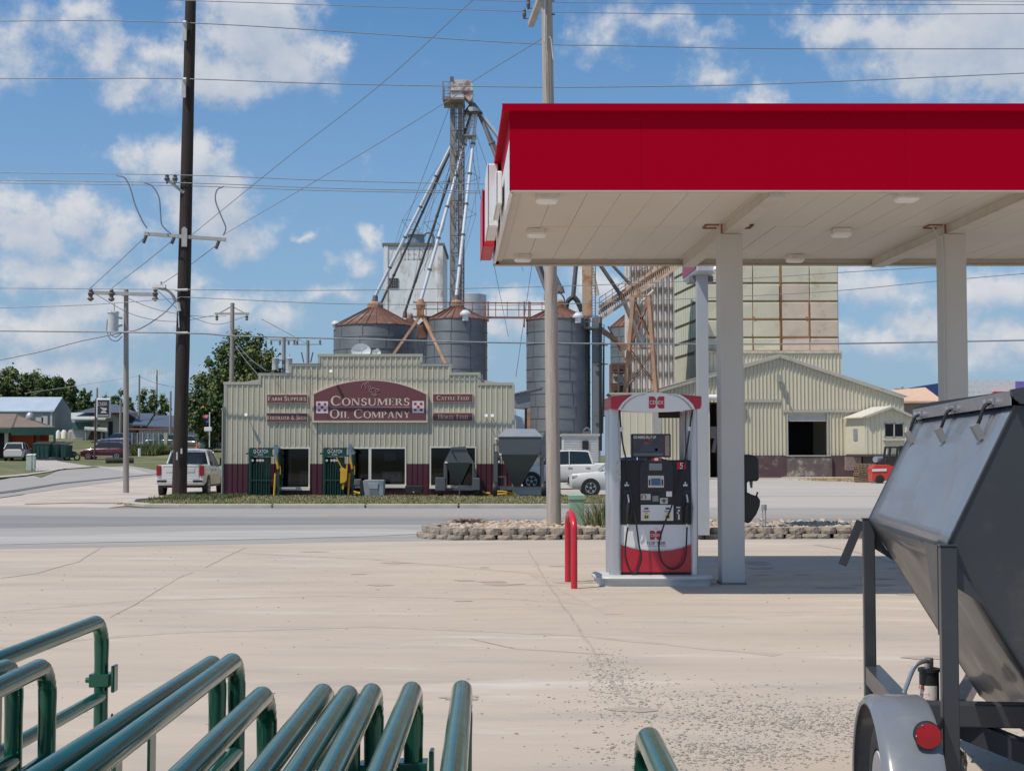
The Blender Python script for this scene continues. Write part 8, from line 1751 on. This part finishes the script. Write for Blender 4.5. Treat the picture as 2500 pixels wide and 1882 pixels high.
q = MB(); q.prism([Z3(x, y, 190) for x, y in ((845, 770), (880, 680), (975, 690), (975, 775))], (0, 2, 0)); q.build('stacked_timber', M('timber_brown', (.085, .06, .045), .9, var=.4, vs=2), sh)
q = MB(); [q.bar(Z3(x, 780, 189.4), Z3(x, 680, 189.4), .2) for x in (985, 830)]; q.build('posts', m_pfar, sh)
fz = root('wire_fence', (Z3(1440, 900, 160).x, 160, 1.8), 'wire mesh fence with pale posts along the grass bank', 'fence')
q = MB()
for x in range(1280, 1640, 52): q.tube([Z3(x, 912, 160), Z3(x, 700, 160)], .07, 6)
q.build('posts', M('fence_post', (.40, .37, .32), .8), fz)
q = MB(); [q.bar(Z3(1275, y, 160.1), Z3(1630, y, 160.1), .04) for y in range(705, 900, 24)]; [q.bar(Z3(x, 905, 160.12), Z3(x, 702, 160.12), .03) for x in range(1280, 1630, 13)]; q.build('mesh', M('mesh_grey', (.22, .22, .22), .7), fz)
q = MB(); q.bar(Z3(1600, 880, 159.8), Z3(1612, 700, 159.8), .35); q.build('end_post', M('post_cream', (.46, .42, .30), .8), fz)
tuftb = lambda r: (Z3(r.uniform(1260, 1640), 0, 158).x, 156+r.gauss(0, 1.5), hgt(Z3(1450, 0, 158).x, 156)-.05)
blades('fence_weeds', 9000, tuftb, 1.0, .12, m_gr[:2], 'rank green weeds along the foot of the wire fence', 'weeds', 14, .4)
q = MB(); P = [Z3(1025, 975, 128), Z3(1290, 972, 129)]; q.tube(P, .33, 14); tag(q.build('log', M('log_dark', (.045, .04, .035), .9, var=.3, vs=3), smooth=True), 'dark log barrier lying by the side road', 'log')
q = MB(); a_ = Z3(1350, 930, 135); b_ = Z3(1350, 850, 135); q.tube([a_, b_], .14, 8); tag(q.build('marker_post', m_wht), 'white marker post at the foot of the grass bank', 'marker post')
for px, lb in ((278, 'left one of two pale utility pedestals on the near lawn'), (309, 'right one of two pale utility pedestals on the near lawn')):
    a_ = Z3(px, 1012 if px < 300 else 1000, 108+(px > 300)*2); b_ = Z3(px, 912, 108+(px > 300)*2); q = MB(); q.box(a_.x-.20, a_.x+.20, a_.y, a_.y+.35, a_.z-.5, b_.z-.1); q.prism([(a_.x-.22, a_.y-.02, b_.z-.1), (a_.x+.22, a_.y-.02, b_.z-.1), (a_.x+.22, a_.y+.37, b_.z), (a_.x-.22, a_.y+.37, b_.z)], (0, 0, .08)); tag(q.build('utility_pedestal', M('pedestal_pale', (.48, .55, .47), .6), bevel=.02), lb, 'utility pedestal', 'pale pedestals on the near lawn')
q = MB(); c = Z3(1905, 862, 150); q.lathe((c.x, 150, c.z-.1), [(.28, 0), (.28, .05), (.2, .06), (.05, .7), (.01, .72)], 14); tag(q.build('traffic_cone', M('cone_orange', (.65, .13, .04), .6)), 'orange traffic cone behind the white pickup', 'traffic cone')
fl = root('flagpole', (Z3(2028, 670, 150).x, 150, 2.), 'white flagpole with red white and blue flag at the store corner', 'flagpole')
q = MB(); q.tube([Z3(2028, 840, 150), Z3(2030, 500, 150)], .06, 6); q.build('pole', m_wht, fl)
q = MB(); q.add([Z3(x, y, 150+.2*(i % 2)) for i, (x, y) in enumerate(((2022, 530), (1990, 525), (1968, 545), (1975, 570), (2000, 560), (2022, 556)))], [(0, 1, 4, 5), (1, 2, 3, 4)]); q.build('flag_red', M('flag_red', (.48, .12, .12), .8), fl)
q = MB(); q.add([Z3(x, y, 150+.2*(i % 2)) for i, (x, y) in enumerate(((2022, 556), (2000, 560), (1975, 585), (1985, 605), (2022, 600)))], [(0, 1, 4), (1, 2, 3, 4)]); q.build('flag_blue', M('flag_blue', (.05, .08, .28), .8), fl)
q = MB(); q.cbox(Z3(2015, 665, 149.5), .75, .4, .45); tag(q.build('white_box', m_wht, bevel=.05), 'small white box on the red eave under the flag', 'box')
